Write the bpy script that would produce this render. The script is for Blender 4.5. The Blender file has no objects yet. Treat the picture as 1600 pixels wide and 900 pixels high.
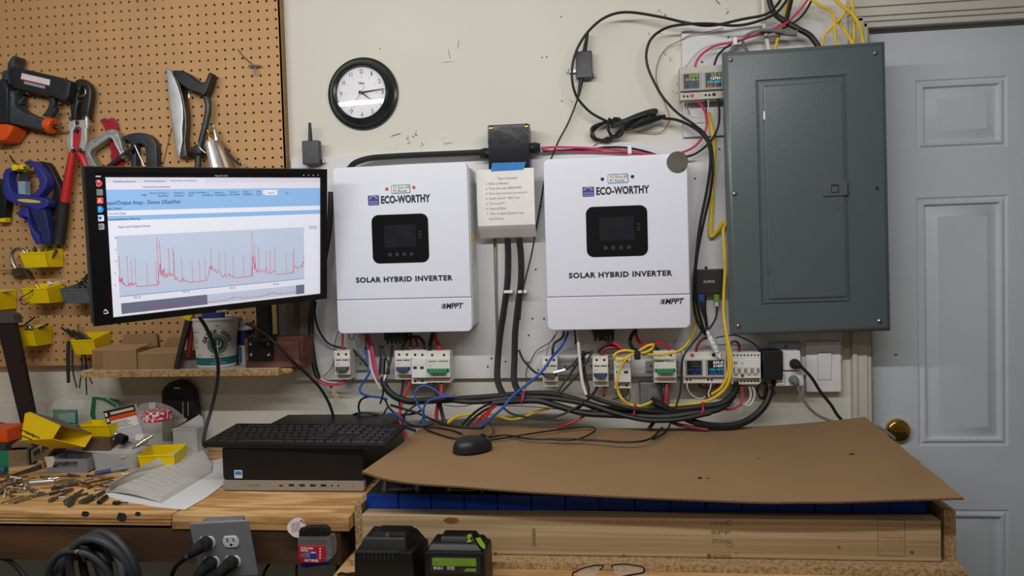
import bpy, bmesh, math, random
from mathutils import Vector, Matrix, Euler, noise as mnoise
random.seed(7)
sc = bpy.context.scene
COL = sc.collection

# ---------------------------------------------------------------- camera
F_PX = 1155.0
CAM = Vector((0,-2.02,1.39))
CR = Vector((0.9932,0.1127,-0.0287)).normalized()
CU = Vector((0.0243,0.0401,0.9989)).normalized()
CW = CU.cross(CR).normalized()
CU = CR.cross(CW).normalized()
cd = bpy.data.cameras.new('camera')
cd.sensor_width = 36.0
cd.lens = 36.0 * F_PX / 1600.0
cd.clip_start = 0.02
cam = bpy.data.objects.new('camera', cd)
COL.objects.link(cam)
cam.matrix_world = Matrix(((CR.x, CU.x, -CW.x, CAM.x),(CR.y, CU.y, -CW.y, CAM.y),(CR.z, CU.z, -CW.z, CAM.z),(0,0,0,1)))
sc.camera = cam

# ---------------------------------------------------------------- light
sc.view_settings.view_transform = 'Standard'
sc.view_settings.look = 'None'
sc.view_settings.gamma = 1.0
sc.view_settings.use_curve_mapping = False
sc.view_settings.exposure = 0.0
world = bpy.data.worlds.new('world')
sc.world = world
world.use_nodes = True
world.node_tree.nodes['Background'].inputs[0].default_value = (0.55,0.6,0.7,1)
world.node_tree.nodes['Background'].inputs[1].default_value = 0.15

def tube_or_fill_light(x, y, z, length, power, tilt):
    ld = bpy.data.lights.new('tube_or_fill_light', 'AREA')
    ld.shape = 'RECTANGLE'
    ld.size = length
    ld.size_y = 0.03
    ld.energy = power
    ld.color = (1.0,0.99,0.975)
    lo = bpy.data.objects.new('tube_or_fill_light', ld)
    lo.location = (x, y, z)
    lo.rotation_euler = (math.radians(tilt), 0,0)
    COL.objects.link(lo)

tube_or_fill_light(-0.5,-1.36,2.10,2.4,20.8,64)
tube_or_fill_light(-0.5,-3.0,2.55,2.4,26,-15)  # added fill lamp, brightens the unseen front wall that the mirror reflects

# ---------------------------------------------------------------- pixel helpers (points on planes of the place)
def ray(px, py):
    return CW + CR * ((px - 800.0) / F_PX) - CU * ((py - 450.0) / F_PX)

def W(px, py, y=0.0):
    d = ray(px, py)
    return CAM + d * ((y - CAM.y) / d.y)

def Bz(px, py, z):
    d = ray(px, py)
    return CAM + d * ((z - CAM.z) / d.z)

def onplane(px, py, M):
    """local coordinates (x, z) of a pixel on the plane local y = 0 of matrix M"""
    o = M.translation
    n = M.to_3x3() @ Vector((0,1,0))
    d = ray(px, py)
    P = CAM + d * ((o - CAM).dot(n) / d.dot(n))
    q = M.inverted() @ P
    return q.x, q.z

def mpp(px, py, y=0.0):
    return (W(px + 5, py, y) - W(px - 5, py, y)).length / 10

# ---------------------------------------------------------------- materials
def lin(c):
    c = c / 255.0
    return c / 12.92 if c <= 0.04045 else ((c + 0.055) / 1.055) ** 2.4

MATS = {}

def mat(name, rgb, rough=0.5, metal=0.0, var=0.08, scale=40.0, bump=0.0, bscale=None, trans=0.0, alpha=1.0, emit=0.0, coat=0.0, ior=1.45, stretch=None, rgb2=None, thr=None):
    if name in MATS:
        return MATS[name]
    m = bpy.data.materials.new(name)
    m.use_nodes = True
    nt = m.node_tree
    b = nt.nodes['Principled BSDF']
    col = [lin(c) for c in rgb]
    tc = nt.nodes.new('ShaderNodeTexCoord')
    src = tc.outputs['Object']
    if stretch:
        mp = nt.nodes.new('ShaderNodeMapping')
        mp.inputs['Scale'].default_value = stretch
        nt.links.new(src, mp.inputs[0])
        src = mp.outputs[0]
    n = nt.nodes.new('ShaderNodeTexNoise')
    n.inputs['Scale'].default_value = scale
    n.inputs['Detail'].default_value = 5
    nt.links.new(src, n.inputs['Vector'])
    r = nt.nodes.new('ShaderNodeValToRGB')
    if rgb2:
        c2 = [lin(c) for c in rgb2]
        lo, hi = thr or (0.4,0.6)
        r.color_ramp.elements[0].position = lo
        r.color_ramp.elements[1].position = hi
        r.color_ramp.elements[0].color = (*c2,1)
        r.color_ramp.elements[1].color = (*col, 1)
    else:
        r.color_ramp.elements[0].position = 0.3
        r.color_ramp.elements[1].position = 0.7
        r.color_ramp.elements[0].color = (*[min(1, c * (1 - var)) for c in col], 1)
        r.color_ramp.elements[1].color = (*[min(1, c * (1 + var)) for c in col], 1)
    nt.links.new(n.outputs['Fac'], r.inputs[0])
    nt.links.new(r.outputs[0], b.inputs['Base Color'])
    b.inputs['Roughness'].default_value = rough
    b.inputs['Metallic'].default_value = metal
    b.inputs['IOR'].default_value = ior
    b.inputs['Transmission Weight'].default_value = trans
    b.inputs['Alpha'].default_value = alpha
    b.inputs['Coat Weight'].default_value = coat
    if emit:
        nt.links.new(r.outputs[0], b.inputs['Emission Color'])
        b.inputs['Emission Strength'].default_value = emit
    if bump:
        bn = nt.nodes.new('ShaderNodeTexNoise')
        bn.inputs['Scale'].default_value = bscale or scale
        bn.inputs['Detail'].default_value = 6
        nt.links.new(src, bn.inputs['Vector'])
        bp = nt.nodes.new('ShaderNodeBump')
        bp.inputs['Strength'].default_value = bump
        bp.inputs['Distance'].default_value = 0.01
        nt.links.new(bn.outputs['Fac'], bp.inputs['Height'])
        nt.links.new(bp.outputs[0], b.inputs['Normal'])
    MATS[name] = m
    return m

def wood(name, a, b2, axis='x', scale=1.0, rough=0.7, dist=4.0, rings=22.0, along=1.2):
    """grain running along an axis: stretched noise drives a band pattern"""
    if name in MATS:
        return MATS[name]
    m = bpy.data.materials.new(name)
    m.use_nodes = True
    nt = m.node_tree
    b = nt.nodes['Principled BSDF']
    tc = nt.nodes.new('ShaderNodeTexCoord')
    mp = nt.nodes.new('ShaderNodeMapping')
    s = {'x': (along, 12,12), 'y': (12, along, 12), 'z': (12,12, along)}[axis]
    mp.inputs['Scale'].default_value = [v * scale for v in s]
    nt.links.new(tc.outputs['Object'], mp.inputs[0])
    n = nt.nodes.new('ShaderNodeTexNoise')
    n.inputs['Scale'].default_value = 0.8
    n.inputs['Detail'].default_value = 3
    n.inputs['Distortion'].default_value = 0.4
    nt.links.new(mp.outputs[0], n.inputs['Vector'])
    mul = nt.nodes.new('ShaderNodeMath')
    mul.operation = 'MULTIPLY'
    mul.inputs[1].default_value = rings
    nt.links.new(n.outputs['Fac'], mul.inputs[0])
    sn = nt.nodes.new('ShaderNodeMath')
    sn.operation = 'SINE'
    nt.links.new(mul.outputs[0], sn.inputs[0])
    n2 = nt.nodes.new('ShaderNodeTexNoise')
    n2.inputs['Scale'].default_value = 9
    n2.inputs['Detail'].default_value = 6
    nt.links.new(mp.outputs[0], n2.inputs['Vector'])
    mix = nt.nodes.new('ShaderNodeMath')
    mix.operation = 'MULTIPLY_ADD'
    mix.inputs[1].default_value = 0.28
    nt.links.new(sn.outputs[0], mix.inputs[0])
    nt.links.new(n2.outputs['Fac'], mix.inputs[2])
    r = nt.nodes.new('ShaderNodeValToRGB')
    r.color_ramp.elements[0].position = 0.25
    r.color_ramp.elements[1].position = 0.75
    r.color_ramp.elements[0].color = (*[lin(c) for c in b2], 1)
    r.color_ramp.elements[1].color = (*[lin(c) for c in a], 1)
    nt.links.new(mix.outputs[0], r.inputs[0])
    nt.links.new(r.outputs[0], b.inputs['Base Color'])
    b.inputs['Roughness'].default_value = rough
    bp = nt.nodes.new('ShaderNodeBump')
    bp.inputs['Strength'].default_value = 0.12
    bp.inputs['Distance'].default_value = 0.004
    nt.links.new(n2.outputs['Fac'], bp.inputs['Height'])
    nt.links.new(bp.outputs[0], b.inputs['Normal'])
    MATS[name] = m
    return m

# ---------------------------------------------------------------- mesh builder
def rrect(x0, z0, x1, z1, r, n=6):
    """rounded rectangle, counter-clockwise in (x, z)"""
    out = []
    for cx, cz, a0 in ((x1 - r, z0 + r, -90),(x1 - r, z1 - r, 0),(x0 + r, z1 - r, 90),(x0 + r, z0 + r, 180)):
        for i in range(n + 1):
            a = math.radians(a0 + 90.0 * i / n)
            out.append((cx + r * math.cos(a), cz + r * math.sin(a)))
    return out

def ngon(cx, cz, r, n=20, rz=None):
    return [(cx + r * math.cos(2 * math.pi * i / n), cz + (rz or r) * math.sin(2 * math.pi * i / n)) for i in range(n)]

def catmull(pts, k=6):
    P = [Vector(p) for p in pts]
    if len(P) < 3 or k < 2:
        return P
    Q = [P[0] * 2 - P[1]] + P + [P[-1] * 2 - P[-2]]
    out = []
    for i in range(1, len(Q) - 2):
        a, b, c, d = Q[i - 1:i + 3]
        for j in range(k):
            t = j / k
            out.append(0.5 * ((2 * b) + (c - a) * t + (2 * a - 5 * b + 4 * c - d) * t * t + (3 * b - a - 3 * c + d) * t * t * t))
    out.append(P[-1])
    return out

class MB:
    def __init__(self, xf=None):
        self.bm = bmesh.new()
        self.mats = []
        self.xf = xf

    def mi(self, m):
        if m not in self.mats:
            self.mats.append(m)
        return self.mats.index(m)

    def add(self, verts, faces, m, xf=None):
        i = self.mi(m)
        X = self.xf
        if xf is not None:
            X = (X @ xf) if X is not None else xf
        vs = [self.bm.verts.new((X @ Vector(v)) if X is not None else v) for v in verts]
        for f in faces:
            try:
                fc = self.bm.faces.new([vs[k] for k in f])
                fc.material_index = i
                fc.smooth = True
            except ValueError:
                pass
        return self

    def merge(self, t, m, xf=None):
        t.verts.ensure_lookup_table()
        t.verts.index_update()
        self.add([v.co.copy() for v in t.verts], [[v.index for v in f.verts] for f in t.faces], m, xf)
        t.free()
        return self

    def box(self, a, b, m, bev=0.0, seg=2, xf=None):
        t = bmesh.new()
        bmesh.ops.create_cube(t, size=1.0)
        c = [(a[i] + b[i]) / 2 for i in range(3)]
        s = [abs(b[i] - a[i]) for i in range(3)]
        for v in t.verts:
            v.co = Vector([c[i] + v.co[i] * s[i] for i in range(3)])
        if bev:
            bmesh.ops.bevel(t, geom=t.edges[:], offset=min(bev, min(s) * 0.49), segments=seg, profile=0.5, affect='EDGES', clamp_overlap=True)
        return self.merge(t, m, xf)

    def hexa(self, v8, m, bev=0.0):
        """eight corners: bottom loop then top loop"""
        t = bmesh.new()
        vs = [t.verts.new(v) for v in v8]
        for f in ((3,2,1,0),(4,5,6,7),(0,1,5,4),(1,2,6,5),(2,3,7,6),(3,0,4,7)):
            t.faces.new([vs[i] for i in f])
        bmesh.ops.recalc_face_normals(t, faces=t.faces[:])
        if bev:
            bmesh.ops.bevel(t, geom=t.edges[:], offset=bev, segments=2, profile=0.5, affect='EDGES', clamp_overlap=True)
        return self.merge(t, m)

    def prism(self, loop, vec, m, bev=0.0, seg=2, xf=None):
        """closed loop of 3-D points swept along vec, optional bevel of the front rim"""
        t = bmesh.new()
        vec = Vector(vec)
        L = [Vector(p) for p in loop]
        f0 = [t.verts.new(p) for p in L]
        f1 = [t.verts.new(p + vec) for p in L]
        n = len(L)
        fr = t.faces.new(f0)
        t.faces.new(list(reversed(f1)))
        for i in range(n):
            t.faces.new((f0[(i + 1) % n], f0[i], f1[i], f1[(i + 1) % n]))
        bmesh.ops.recalc_face_normals(t, faces=t.faces[:])
        if bev:
            bmesh.ops.bevel(t, geom=list(fr.edges), offset=bev, segments=seg, profile=0.5, affect='EDGES', clamp_overlap=True)
        bmesh.ops.triangulate(t, faces=[f for f in t.faces if len(f.verts) > 4])
        return self.merge(t, m, xf)

    def plate(self, loop, y0, y1, m, bev=0.0, xf=None, seg=2):
        """outline in (x, z), front face at y0, back at y1"""
        return self.prism([(p[0], y0, p[1]) for p in loop], (0, y1 - y0,0), m, bev, seg, xf)

    def px(self, loop, y, depth, m, bev=0.0, k=1, seg=2):
        """outline traced in photo pixels on the plane Y = y, thick away from the camera side"""
        pts = [W(p[0], p[1], y) for p in loop]
        if k > 1:
            pts = catmull(pts + [pts[0]], k)[:-1]
        return self.prism(pts, (0, depth, 0), m, bev, seg)

    def cyl(self, p0, p1, r, m, r2=None, seg=16, xf=None, bev=0.0):
        p0, p1 = Vector(p0), Vector(p1)
        d = (p1 - p0)
        q = Vector((0,0,1)).rotation_difference(d.normalized()).to_matrix()
        r2 = r if r2 is None else r2
        L = d.length
        prof = [(r, 0),(r2, L)]
        if bev:
            prof = [(r - bev, 0),(r, bev),(r2, L - bev),(r2 - bev, L)]
        V, Fc = [], []
        for (rr, z) in prof:
            for i in range(seg):
                a = 2 * math.pi * i / seg
                V.append(p0 + q @ Vector((rr * math.cos(a), rr * math.sin(a), z)))
        for k in range(len(prof) - 1):
            for i in range(seg):
                j = (i + 1) % seg
                Fc.append((k * seg + i, k * seg + j, (k + 1) * seg + j, (k + 1) * seg + i))
        Fc.append(tuple(reversed(range(seg))))
        Fc.append(tuple(range((len(prof) - 1) * seg, len(prof) * seg)))
        return self.add(V, Fc, m, xf)

    def lathe(self, prof, p0, axis, m, seg=24, xf=None):
        """profile [(radius, height)] turned round an axis"""
        p0 = Vector(p0)
        q = Vector((0,0,1)).rotation_difference(Vector(axis).normalized()).to_matrix()
        V, Fc = [], []
        for (rr, z) in prof:
            for i in range(seg):
                a = 2 * math.pi * i / seg
                V.append(p0 + q @ Vector((max(rr, 1e-5) * math.cos(a), max(rr, 1e-5) * math.sin(a), z)))
        for k in range(len(prof) - 1):
            for i in range(seg):
                j = (i + 1) % seg
                Fc.append((k * seg + i, k * seg + j, (k + 1) * seg + j, (k + 1) * seg + i))
        return self.add(V, Fc, m, xf)

    def tube(self, pts, r, m, k=6, seg=8, flat=None, closed=False):
        """round tube through points; r a number or one per point"""
        P0 = [Vector(p) for p in pts]
        P = catmull(P0, k)
        n = len(P)
        if isinstance(r, (int, float)):
            R = [r] * n
        else:
            R = []
            for i in range(n):
                t = i / (n - 1) * (len(r) - 1)
                a = min(int(t), len(r) - 2)
                R.append(r[a] * (1 - (t - a)) + r[a + 1] * (t - a))
        T = []
        for i in range(n):
            d = P[min(i + 1, n - 1)] - P[max(i - 1,0)]
            T.append(d.normalized() if d.length > 1e-9 else Vector((0,0,1)))
        u = T[0].cross(Vector((0,1,0)))
        if u.length < 1e-3:
            u = T[0].cross(Vector((1,0,0)))
        u.normalize()
        V, Fc = [], []
        for i in range(n):
            if i:
                u = (T[i - 1].rotation_difference(T[i])) @ u
                u = (u - T[i] * u.dot(T[i])).normalized()
            w = T[i].cross(u)
            for s in range(seg):
                a = 2 * math.pi * s / seg
                V.append(P[i] + (u * math.cos(a) + w * math.sin(a) * (flat or 1.0)) * R[i])
        for i in range(n - 1):
            for s in range(seg):
                j = (s + 1) % seg
                Fc.append((i * seg + s, i * seg + j, (i + 1) * seg + j, (i + 1) * seg + s))
        Fc.append(tuple(reversed(range(seg))))
        Fc.append(tuple(range((n - 1) * seg, n * seg)))
        return self.add(V, Fc, m)

    def sphere(self, c, r, m, sc_=(1,1,1), seg=16):
        t = bmesh.new()
        bmesh.ops.create_uvsphere(t, u_segments=seg, v_segments=max(6, seg // 2), radius=r)
        for v in t.verts:
            v.co = Vector((c[0] + v.co.x * sc_[0], c[1] + v.co.y * sc_[1], c[2] + v.co.z * sc_[2]))
        return self.merge(t, m)

    def grid(self, fn, nu, nv, m, thick=0.0, xf=None):
        """surface fn(u, v) -> point, with optional solid thickness along its normals"""
        V = [Vector(fn(i / nu, j / nv)) for j in range(nv + 1) for i in range(nu + 1)]
        w = nu + 1
        Fc = [(j * w + i, j * w + i + 1,(j + 1) * w + i + 1,(j + 1) * w + i) for j in range(nv) for i in range(nu)]
        if thick:
            N = []
            for j in range(nv + 1):
                for i in range(nu + 1):
                    a = V[j * w + min(i + 1, nu)] - V[j * w + max(i - 1,0)]
                    b = V[min(j + 1, nv) * w + i] - V[max(j - 1,0) * w + i]
                    N.append(a.cross(b).normalized())
            n0 = len(V)
            V2 = V + [V[i] - N[i] * thick for i in range(n0)]
            F2 = Fc + [tuple(n0 + k for k in reversed(f)) for f in Fc]
            rim = [i for i in range(w)] + [j * w + nu for j in range(1, nv + 1)] + [nv * w + i for i in range(nu - 1,-1,-1)] + [j * w for j in range(nv - 1,0,-1)]
            for a, b in zip(rim, rim[1:] + rim[:1]):
                F2.append((b, a, n0 + a, n0 + b))
            return self.add(V2, F2, m, xf)
        return self.add(V, Fc, m, xf)

    def text(self, s, x, z, size, m, y=0.0, depth=0.0006, align='CENTER', bold=0.0, shear=0.0, width=None, xf=None, rot=0.0, space=1.0):
        """lettering in the local x-z plane facing -y, baseline at z"""
        cu = bpy.data.curves.new('lettering', 'FONT')
        cu.body = s
        cu.size = size
        cu.align_x = align
        cu.extrude = depth
        cu.offset = bold
        cu.shear = shear
        cu.space_character = space
        cu.resolution_u = 3
        o = bpy.data.objects.new('lettering', cu)
        me = bpy.data.meshes.new_from_object(o)
        t = bmesh.new()
        t.from_mesh(me)
        bpy.data.objects.remove(o)
        bpy.data.curves.remove(cu)
        bpy.data.meshes.remove(me)
        if len(t.verts) == 0:
            t.free()
            return self
        xs = [v.co.x for v in t.verts]
        k = 1.0
        if width:
            k = width / max(1e-6, max(xs) - min(xs))
        M = Matrix.Translation((x, y, z)) @ Matrix.Rotation(rot, 4, 'Y') @ Matrix(((k, 0,0,0),(0,0,-1,0),(0,1,0,0),(0,0,0,1)))
        for v in t.verts:
            v.co = M @ v.co
        return self.merge(t, m, xf)

    def build(self, name, loc, parent=None):
        me = bpy.data.meshes.new(name)
        bm = self.bm
        if loc is None:
            co = [v.co for v in bm.verts]
            loc = Vector(((min(c.x for c in co) + max(c.x for c in co)) / 2,(min(c.y for c in co) + max(c.y for c in co)) / 2, min(c.z for c in co)))
        for v in bm.verts:
            v.co -= loc
        bm.normal_update()
        bm.to_mesh(me)
        bm.free()
        for m in self.mats:
            me.materials.append(m)
        me.set_sharp_from_angle(angle=math.radians(38))
        o = bpy.data.objects.new(name, me)
        COL.objects.link(o)
        if len(me.polygons) > 6:
            wn = o.modifiers.new('weighted normals', 'WEIGHTED_NORMAL')
            wn.keep_sharp = True
        if parent is None:
            o.location = loc
        else:
            o.parent = parent
        return o

class Thing:
    def __init__(self, name, label, cat, loc, group=None):
        self.loc = Vector(loc)
        self.e = bpy.data.objects.new(name, None)
        self.e.empty_display_size = 0.02
        self.e.location = self.loc
        COL.objects.link(self.e)
        self.e['label'] = label
        self.e['category'] = cat
        if group:
            self.e['group'] = group

    def part(self, name, mb, under=None, label=None):
        o = mb.build(name, self.loc, under or self.e)
        if label:
            o['label'] = label
        return o

def solo(name, label, cat, mb, group=None, kind=None):
    o = mb.build(name, None)
    o['label'] = label
    o['category'] = cat
    if group:
        o['group'] = group
    if kind:
        o['kind'] = kind
    return o

def struct(name, mb):
    o = mb.build(name, Vector((0,0,0)))
    o['kind'] = 'structure'
    return o

# common materials
white_pl = mat('white plastic', (226,226,228), 0.4, var=0.015)
ivory_pl = mat('ivory plastic', (214,210,200), 0.45, var=0.03)
grey_pl = mat('grey plastic', (150,152,155), 0.5, var=0.05)
black_pl = mat('black plastic', (24,25,27), 0.45, var=0.15)
black_soft = mat('black rubber', (30,30,31), 0.65, var=0.2, scale=80)
black_gloss = mat('glossy black', (14,15,20), 0.12, var=0.1)
steel = mat('steel', (190,188,184), 0.32, metal=1.0, var=0.12, scale=60)
dark_steel = mat('dark steel', (88,86,84), 0.42, metal=0.9, var=0.3, scale=70)
zinc = mat('zinc plate', (170,172,176), 0.35, metal=0.85, var=0.1)
brass = mat('brass', (196,158,80), 0.22, metal=1.0, var=0.1)
gun = mat('gun metal', (62,66,68), 0.4, metal=0.4, var=0.2)
ink = mat('black ink', (30,32,38), 0.6, var=0.1)
red_pl = mat('red plastic', (190,40,38), 0.4, var=0.1)
yellow_pl = mat('yellow plastic', (236,206,8), 0.42, var=0.04)
orange_pl = mat('orange plastic', (222,84,24), 0.45, var=0.1)
paper = mat('white paper', (232,230,226), 0.8, var=0.03)
cardb = mat('cardboard', (172,136,98), 0.85, var=0.07, scale=25)
CABLE = {
    'black': mat('black cable', (27,27,27), 0.5, var=0.2),
    'grey': mat('grey cable', (120,118,114), 0.55, var=0.1),
    'white': mat('white cable', (214,208,200), 0.5, var=0.06),
    'pink': mat('pink red cable', (206,58,98), 0.45, var=0.1),
    'red': mat('red cable', (184,38,48), 0.45, var=0.1),
    'darkred': mat('dark red cable', (128,40,46), 0.5, var=0.15),
    'blue': mat('blue cable', (34,82,168), 0.45, var=0.1),
    'yellow': mat('yellow cable', (222,188,40), 0.5, var=0.1),
    'copper': mat('copper wire', (158,104,84), 0.4, metal=0.3, var=0.1),
    'clear': mat('clear sheathed wire', (200,198,192), 0.3, var=0.1),
    'brown': mat('brown wire', (96,66,56), 0.5, var=0.1),
}

def cable(label, pts, d, colour, y=-0.05, name='cable', group=None, cat='cable', k=6, extra=None):
    """one cable through photo pixels; a third number in a point is its own distance plane; d = thickness in pixels"""
    mb = MB()
    P = [W(p[0], p[1], p[2] if len(p) > 2 else y) for p in pts]
    mb.tube(P, d * 0.5 * mpp(pts[0][0], pts[0][1], pts[0][2] if len(pts[0]) > 2 else y), CABLE[colour], k=k)
    if extra:
        extra(mb)
    return solo(name, label, cat, mb, group)
# ================================================================ the room
PEG = -0.03
BRD = -0.018
wall_paint = mat('cream wall paint', (214,211,199), 0.75, var=0.03, scale=3, bump=0.05, bscale=60)
trim_paint = mat('trim paint', (204,199,188), 0.5, var=0.04, scale=12)
DX0, DX1, DZ1 = 0.715,1.535,1.995
mb = MB()
mb.box((-3.4,0,0),(DX0 - 0.02,0.12,2.6), wall_paint)
mb.box((DX0 - 0.02,0, DZ1 + 0.02),(DX1 + 0.02,0.12,2.6), wall_paint)
mb.box((DX1 + 0.02,0,0),(2.6,0.12,2.6), wall_paint)
scuff_b = mat('brown scuff', (116,100,86), 0.9, var=0.3)
scuff_g = mat('grey scuff', (176,168,152), 0.9, var=0.1)
rng = random.Random(3)

def blot(px, py, w, h, m, y, ang=0.0, mbx=None):
    if min(w, h) > 3.5 and mbx is None:
        for _ in range(6):
            blot(px + w * rng.uniform(-.5,.5), py + h * rng.uniform(-.5,.5), rng.uniform(1.2,2.6), rng.uniform(1.0, min(3.2, h * .4)), m, y, rng.uniform(0,3), mb)
        return
    c = W(px, py, y)
    s = mpp(px, py, y)
    pts = []
    for i in range(12):
        a = 2 * math.pi * i / 12
        r = 0.5 + 0.5 * rng.random()
        x, z = w / 2 * r * math.cos(a), h / 2 * r * math.sin(a)
        pts.append((c.x + s * (x * math.cos(ang) - z * math.sin(ang)), y - 0.0005, c.z + s * (x * math.sin(ang) + z * math.cos(ang))))
    (mbx or mb).prism(pts, (0,0.0006,0), m)

for a in ((618,211,26,2.2, scuff_b, 0.25),(637,216,5,16, scuff_b, 0.1),(648,213,9,5, scuff_b, 0),(650,208,4,7, ink, 0),(638,224,7,4, scuff_g, 0),(660,225,4,9, scuff_b, .3),(690,217,26,7, scuff_g, 0),(700,224,24,3, scuff_g, .1),(614,232,16,5, scuff_g, .4),
          (1037,20,14,9, scuff_b, .3),(1030,17,7,6, scuff_b, 0),(1122,4,14,3, scuff_b, -.8),(1138,18,8,8, scuff_b, 0),(1057,132,5,34, scuff_b, 0),(1052,150,6,20, scuff_g, .3),(1048,92,4,9, scuff_b, .2),(1060,78,5,12, scuff_b, 0),(1038,84,4,5, scuff_b, 0),
          (700,97,34,2, scuff_g, 0),(702,84,3,22, scuff_g, .2),(716,70,3,20, scuff_g, -.2),(847,90,3,3, ink, 0),(854,89,3,3, ink, 0),(594,76,3,3, scuff_b, 0),(877,26,3,3, ink, 0),(878,158,3,3, ink, 0),(892,158,7,6, scuff_g, 0),(1030,52,3,3, ink, 0),(1034,53,2,2, ink, 0),(1014,53,2.5,2.5, ink, 0)):
    blot(a[0], a[1], a[2], a[3], a[4], 0.0, a[5])
struct('wall_back', mb)
struct('floor', MB().box((-3.4,-4.6,-0.1),(2.6,0.12,0), mat('concrete floor', (56,54,52), 0.8, var=0.1, scale=6)))
struct('ceiling', MB().box((-3.4,-4.6,2.6),(2.6,0.12,2.7), mat('ceiling paint', (214,210,202), 0.8, var=0.03)))
struct('wall_left', MB().box((-3.5,-4.6,0),(-3.4,0.12,2.6), wall_paint))
struct('wall_right', MB().box((2.6,-4.6,0),(2.7,0.12,2.6), wall_paint))
struct('wall_front', MB().box((-3.4,-4.7,0),(2.6,-4.6,2.6), mat('garage wall paint', (190,184,174), 0.8, var=0.1)))

# door and casing
door_paint = mat('blue grey door paint', (208,214,221), 0.42, var=0.03, scale=8, bump=0.03, bscale=90)
mb = MB()
YD = 0.035

def raised(mb, x0, z0, x1, z1, steps, y, m):
    """nested mitred rectangles: (inset, forward offset) from outline to raised field"""
    V, Fc = [], []
    for (i, o) in steps:
        V += [(x0 + i, y + o, z0 + i),(x1 - i, y + o, z0 + i),(x1 - i, y + o, z1 - i),(x0 + i, y + o, z1 - i)]
    n = len(steps)
    for k in range(n - 1):
        for c in range(4):
            d = (c + 1) % 4
            Fc.append((k * 4 + c, k * 4 + d, k * 4 + 4 + d, k * 4 + 4 + c))
    Fc.append(tuple((n - 1) * 4 + c for c in range(4)))
    mb.add(V, Fc, m)

zr = [W(1500, q, YD).z for q in (697,307,233,122)]
rows = [(0.16, W(1500,796, YD).z),(zr[0], zr[1]),(zr[2], zr[3])]
xa, xb = W(1433,400, YD).x, W(1575,400, YD).x
cols = [(xa, xb),(DX1 - (xb - DX0), DX1 - (xa - DX0))]
zc = [0.012] + [v for r in rows for v in r] + [DZ1 - 0.006]
xc = [DX0 + 0.004, cols[0][0], cols[0][1], cols[1][0], cols[1][1], DX1 - 0.004]
for i in range(len(xc) - 1):
    for j in range(len(zc) - 1):
        if i in (1,3) and j in (1,3,5):
            raised(mb, xc[i], zc[j], xc[i + 1], zc[j + 1], [(0,0),(.003,.004),(.008,.005),(.013,-.001),(.018,-.001),(.022,.010),(.026,.010),(.050,-.001),(.052,-.0015)], YD, door_paint)
        else:
            mb.add([(xc[i], YD, zc[j]),(xc[i + 1], YD, zc[j]),(xc[i + 1], YD, zc[j + 1]),(xc[i], YD, zc[j + 1])], [(0,1,2,3)], door_paint)
mb.box((xc[0], YD + 0.012, zc[0]),(xc[-1], YD + 0.045, zc[-1]), door_paint)
blot(1400,554,7,4, scuff_b, YD, 0, mb)
door = struct('door_1', mb)
k = W(1402,672, YD)
mb = MB()
mb.box((k.x - .015, YD - .026, k.z - .004),(k.x + .015, YD - .016, k.z + .004), brass, .003)
mb.lathe([(0.0,0),(.0315,0),(.0315,.004),(.030,.010),(.028,.014),(.024,.016),(.015,.0165),(0,.0168)], (k.x, YD, k.z),(0,-1,0), brass, 40)
mb.build('door_knob', Vector((0,0,0)), door)

mb = MB()   # left casing and jamb
x0, x1 = W(1329,300,-.02).x, W(1361,300,-.02).x
for a, b, yy in ((x0, x0 + .012,-.024),(x0 + .012, x1 - .012,-.018),(x1 - .012, x1,-.012)):
    mb.box((a, yy, 0),(b, 0.0, DZ1 + 0.0), trim_paint, 0.003)
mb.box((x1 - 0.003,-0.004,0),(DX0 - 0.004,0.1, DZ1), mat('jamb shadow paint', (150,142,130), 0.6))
struct('trim_1', mb)
mb = MB()   # head casing with stepped moulding
zt = W(1450,36,-.02).z
for a, b, yy in ((zt, zt + .014,-.012),(zt + .014, zt + .026,-.018),(zt + .026, zt + .048,-.024),(zt + .048, zt + .075,-.03)):
    mb.box((x0 - 0.0, yy, a),(DX1 + .09,0.0, b), trim_paint, 0.003)
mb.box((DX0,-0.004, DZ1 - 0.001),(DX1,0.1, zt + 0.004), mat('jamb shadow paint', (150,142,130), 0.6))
struct('trim_2', mb)

# ================================================================ boards on the wall
board_p = mat('white painted board', (212,212,214), 0.55, var=0.025, scale=5, bump=0.04, bscale=70)
hole_m = mat('screw hole', (70,62,56), 0.8)

def holes(mb, pts, y):
    for p in pts:
        c = W(p[0], p[1], y)
        mb.cyl((c.x, y - 0.0008, c.z),(c.x, y + 0.0005, c.z), 0.0028, hole_m, seg=8)

seam = W(773.5,450, BRD).x
zb = 1.068
zb = 1.068
mb = MB()
mb.plate([(W(456,400, BRD).x, zb),(seam - 0.0012, zb),(seam - 0.0012, W(772,232, BRD).z),(W(455,248, BRD).x, W(455,248, BRD).z)], BRD, -0.001, board_p, 0.001)
holes(mb, [(516,328),(768,560),(500,350)], BRD)
solo('backer_board', 'white painted backing board behind the solar inverter nearest the computer screen', 'board', mb)
mb = MB()
xr = W(1316,540, BRD).x
mb.plate([(seam + 0.0012, zb),(xr - .02, zb),(xr - .02, zb + .03),(xr, zb + .04),(xr, 1.66),(W(1128,212, BRD).x, 1.697),(W(774,231, BRD).x + .002, W(774,231, BRD).z)], BRD, -0.001, board_p, 0.001)
holes(mb, [(826,524),(837,421),(832,498),(850,498),(790,565),(825,566),(762,573),(841,578),(1107,283),(1124,233),(1142,227),(1086,279),(845,322)], BRD)
solo('backer_board', 'wide white backing board behind the inverter beside the breaker panel', 'board', mb)
mb = MB()
u0 = W(1066,100, BRD).x
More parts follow.
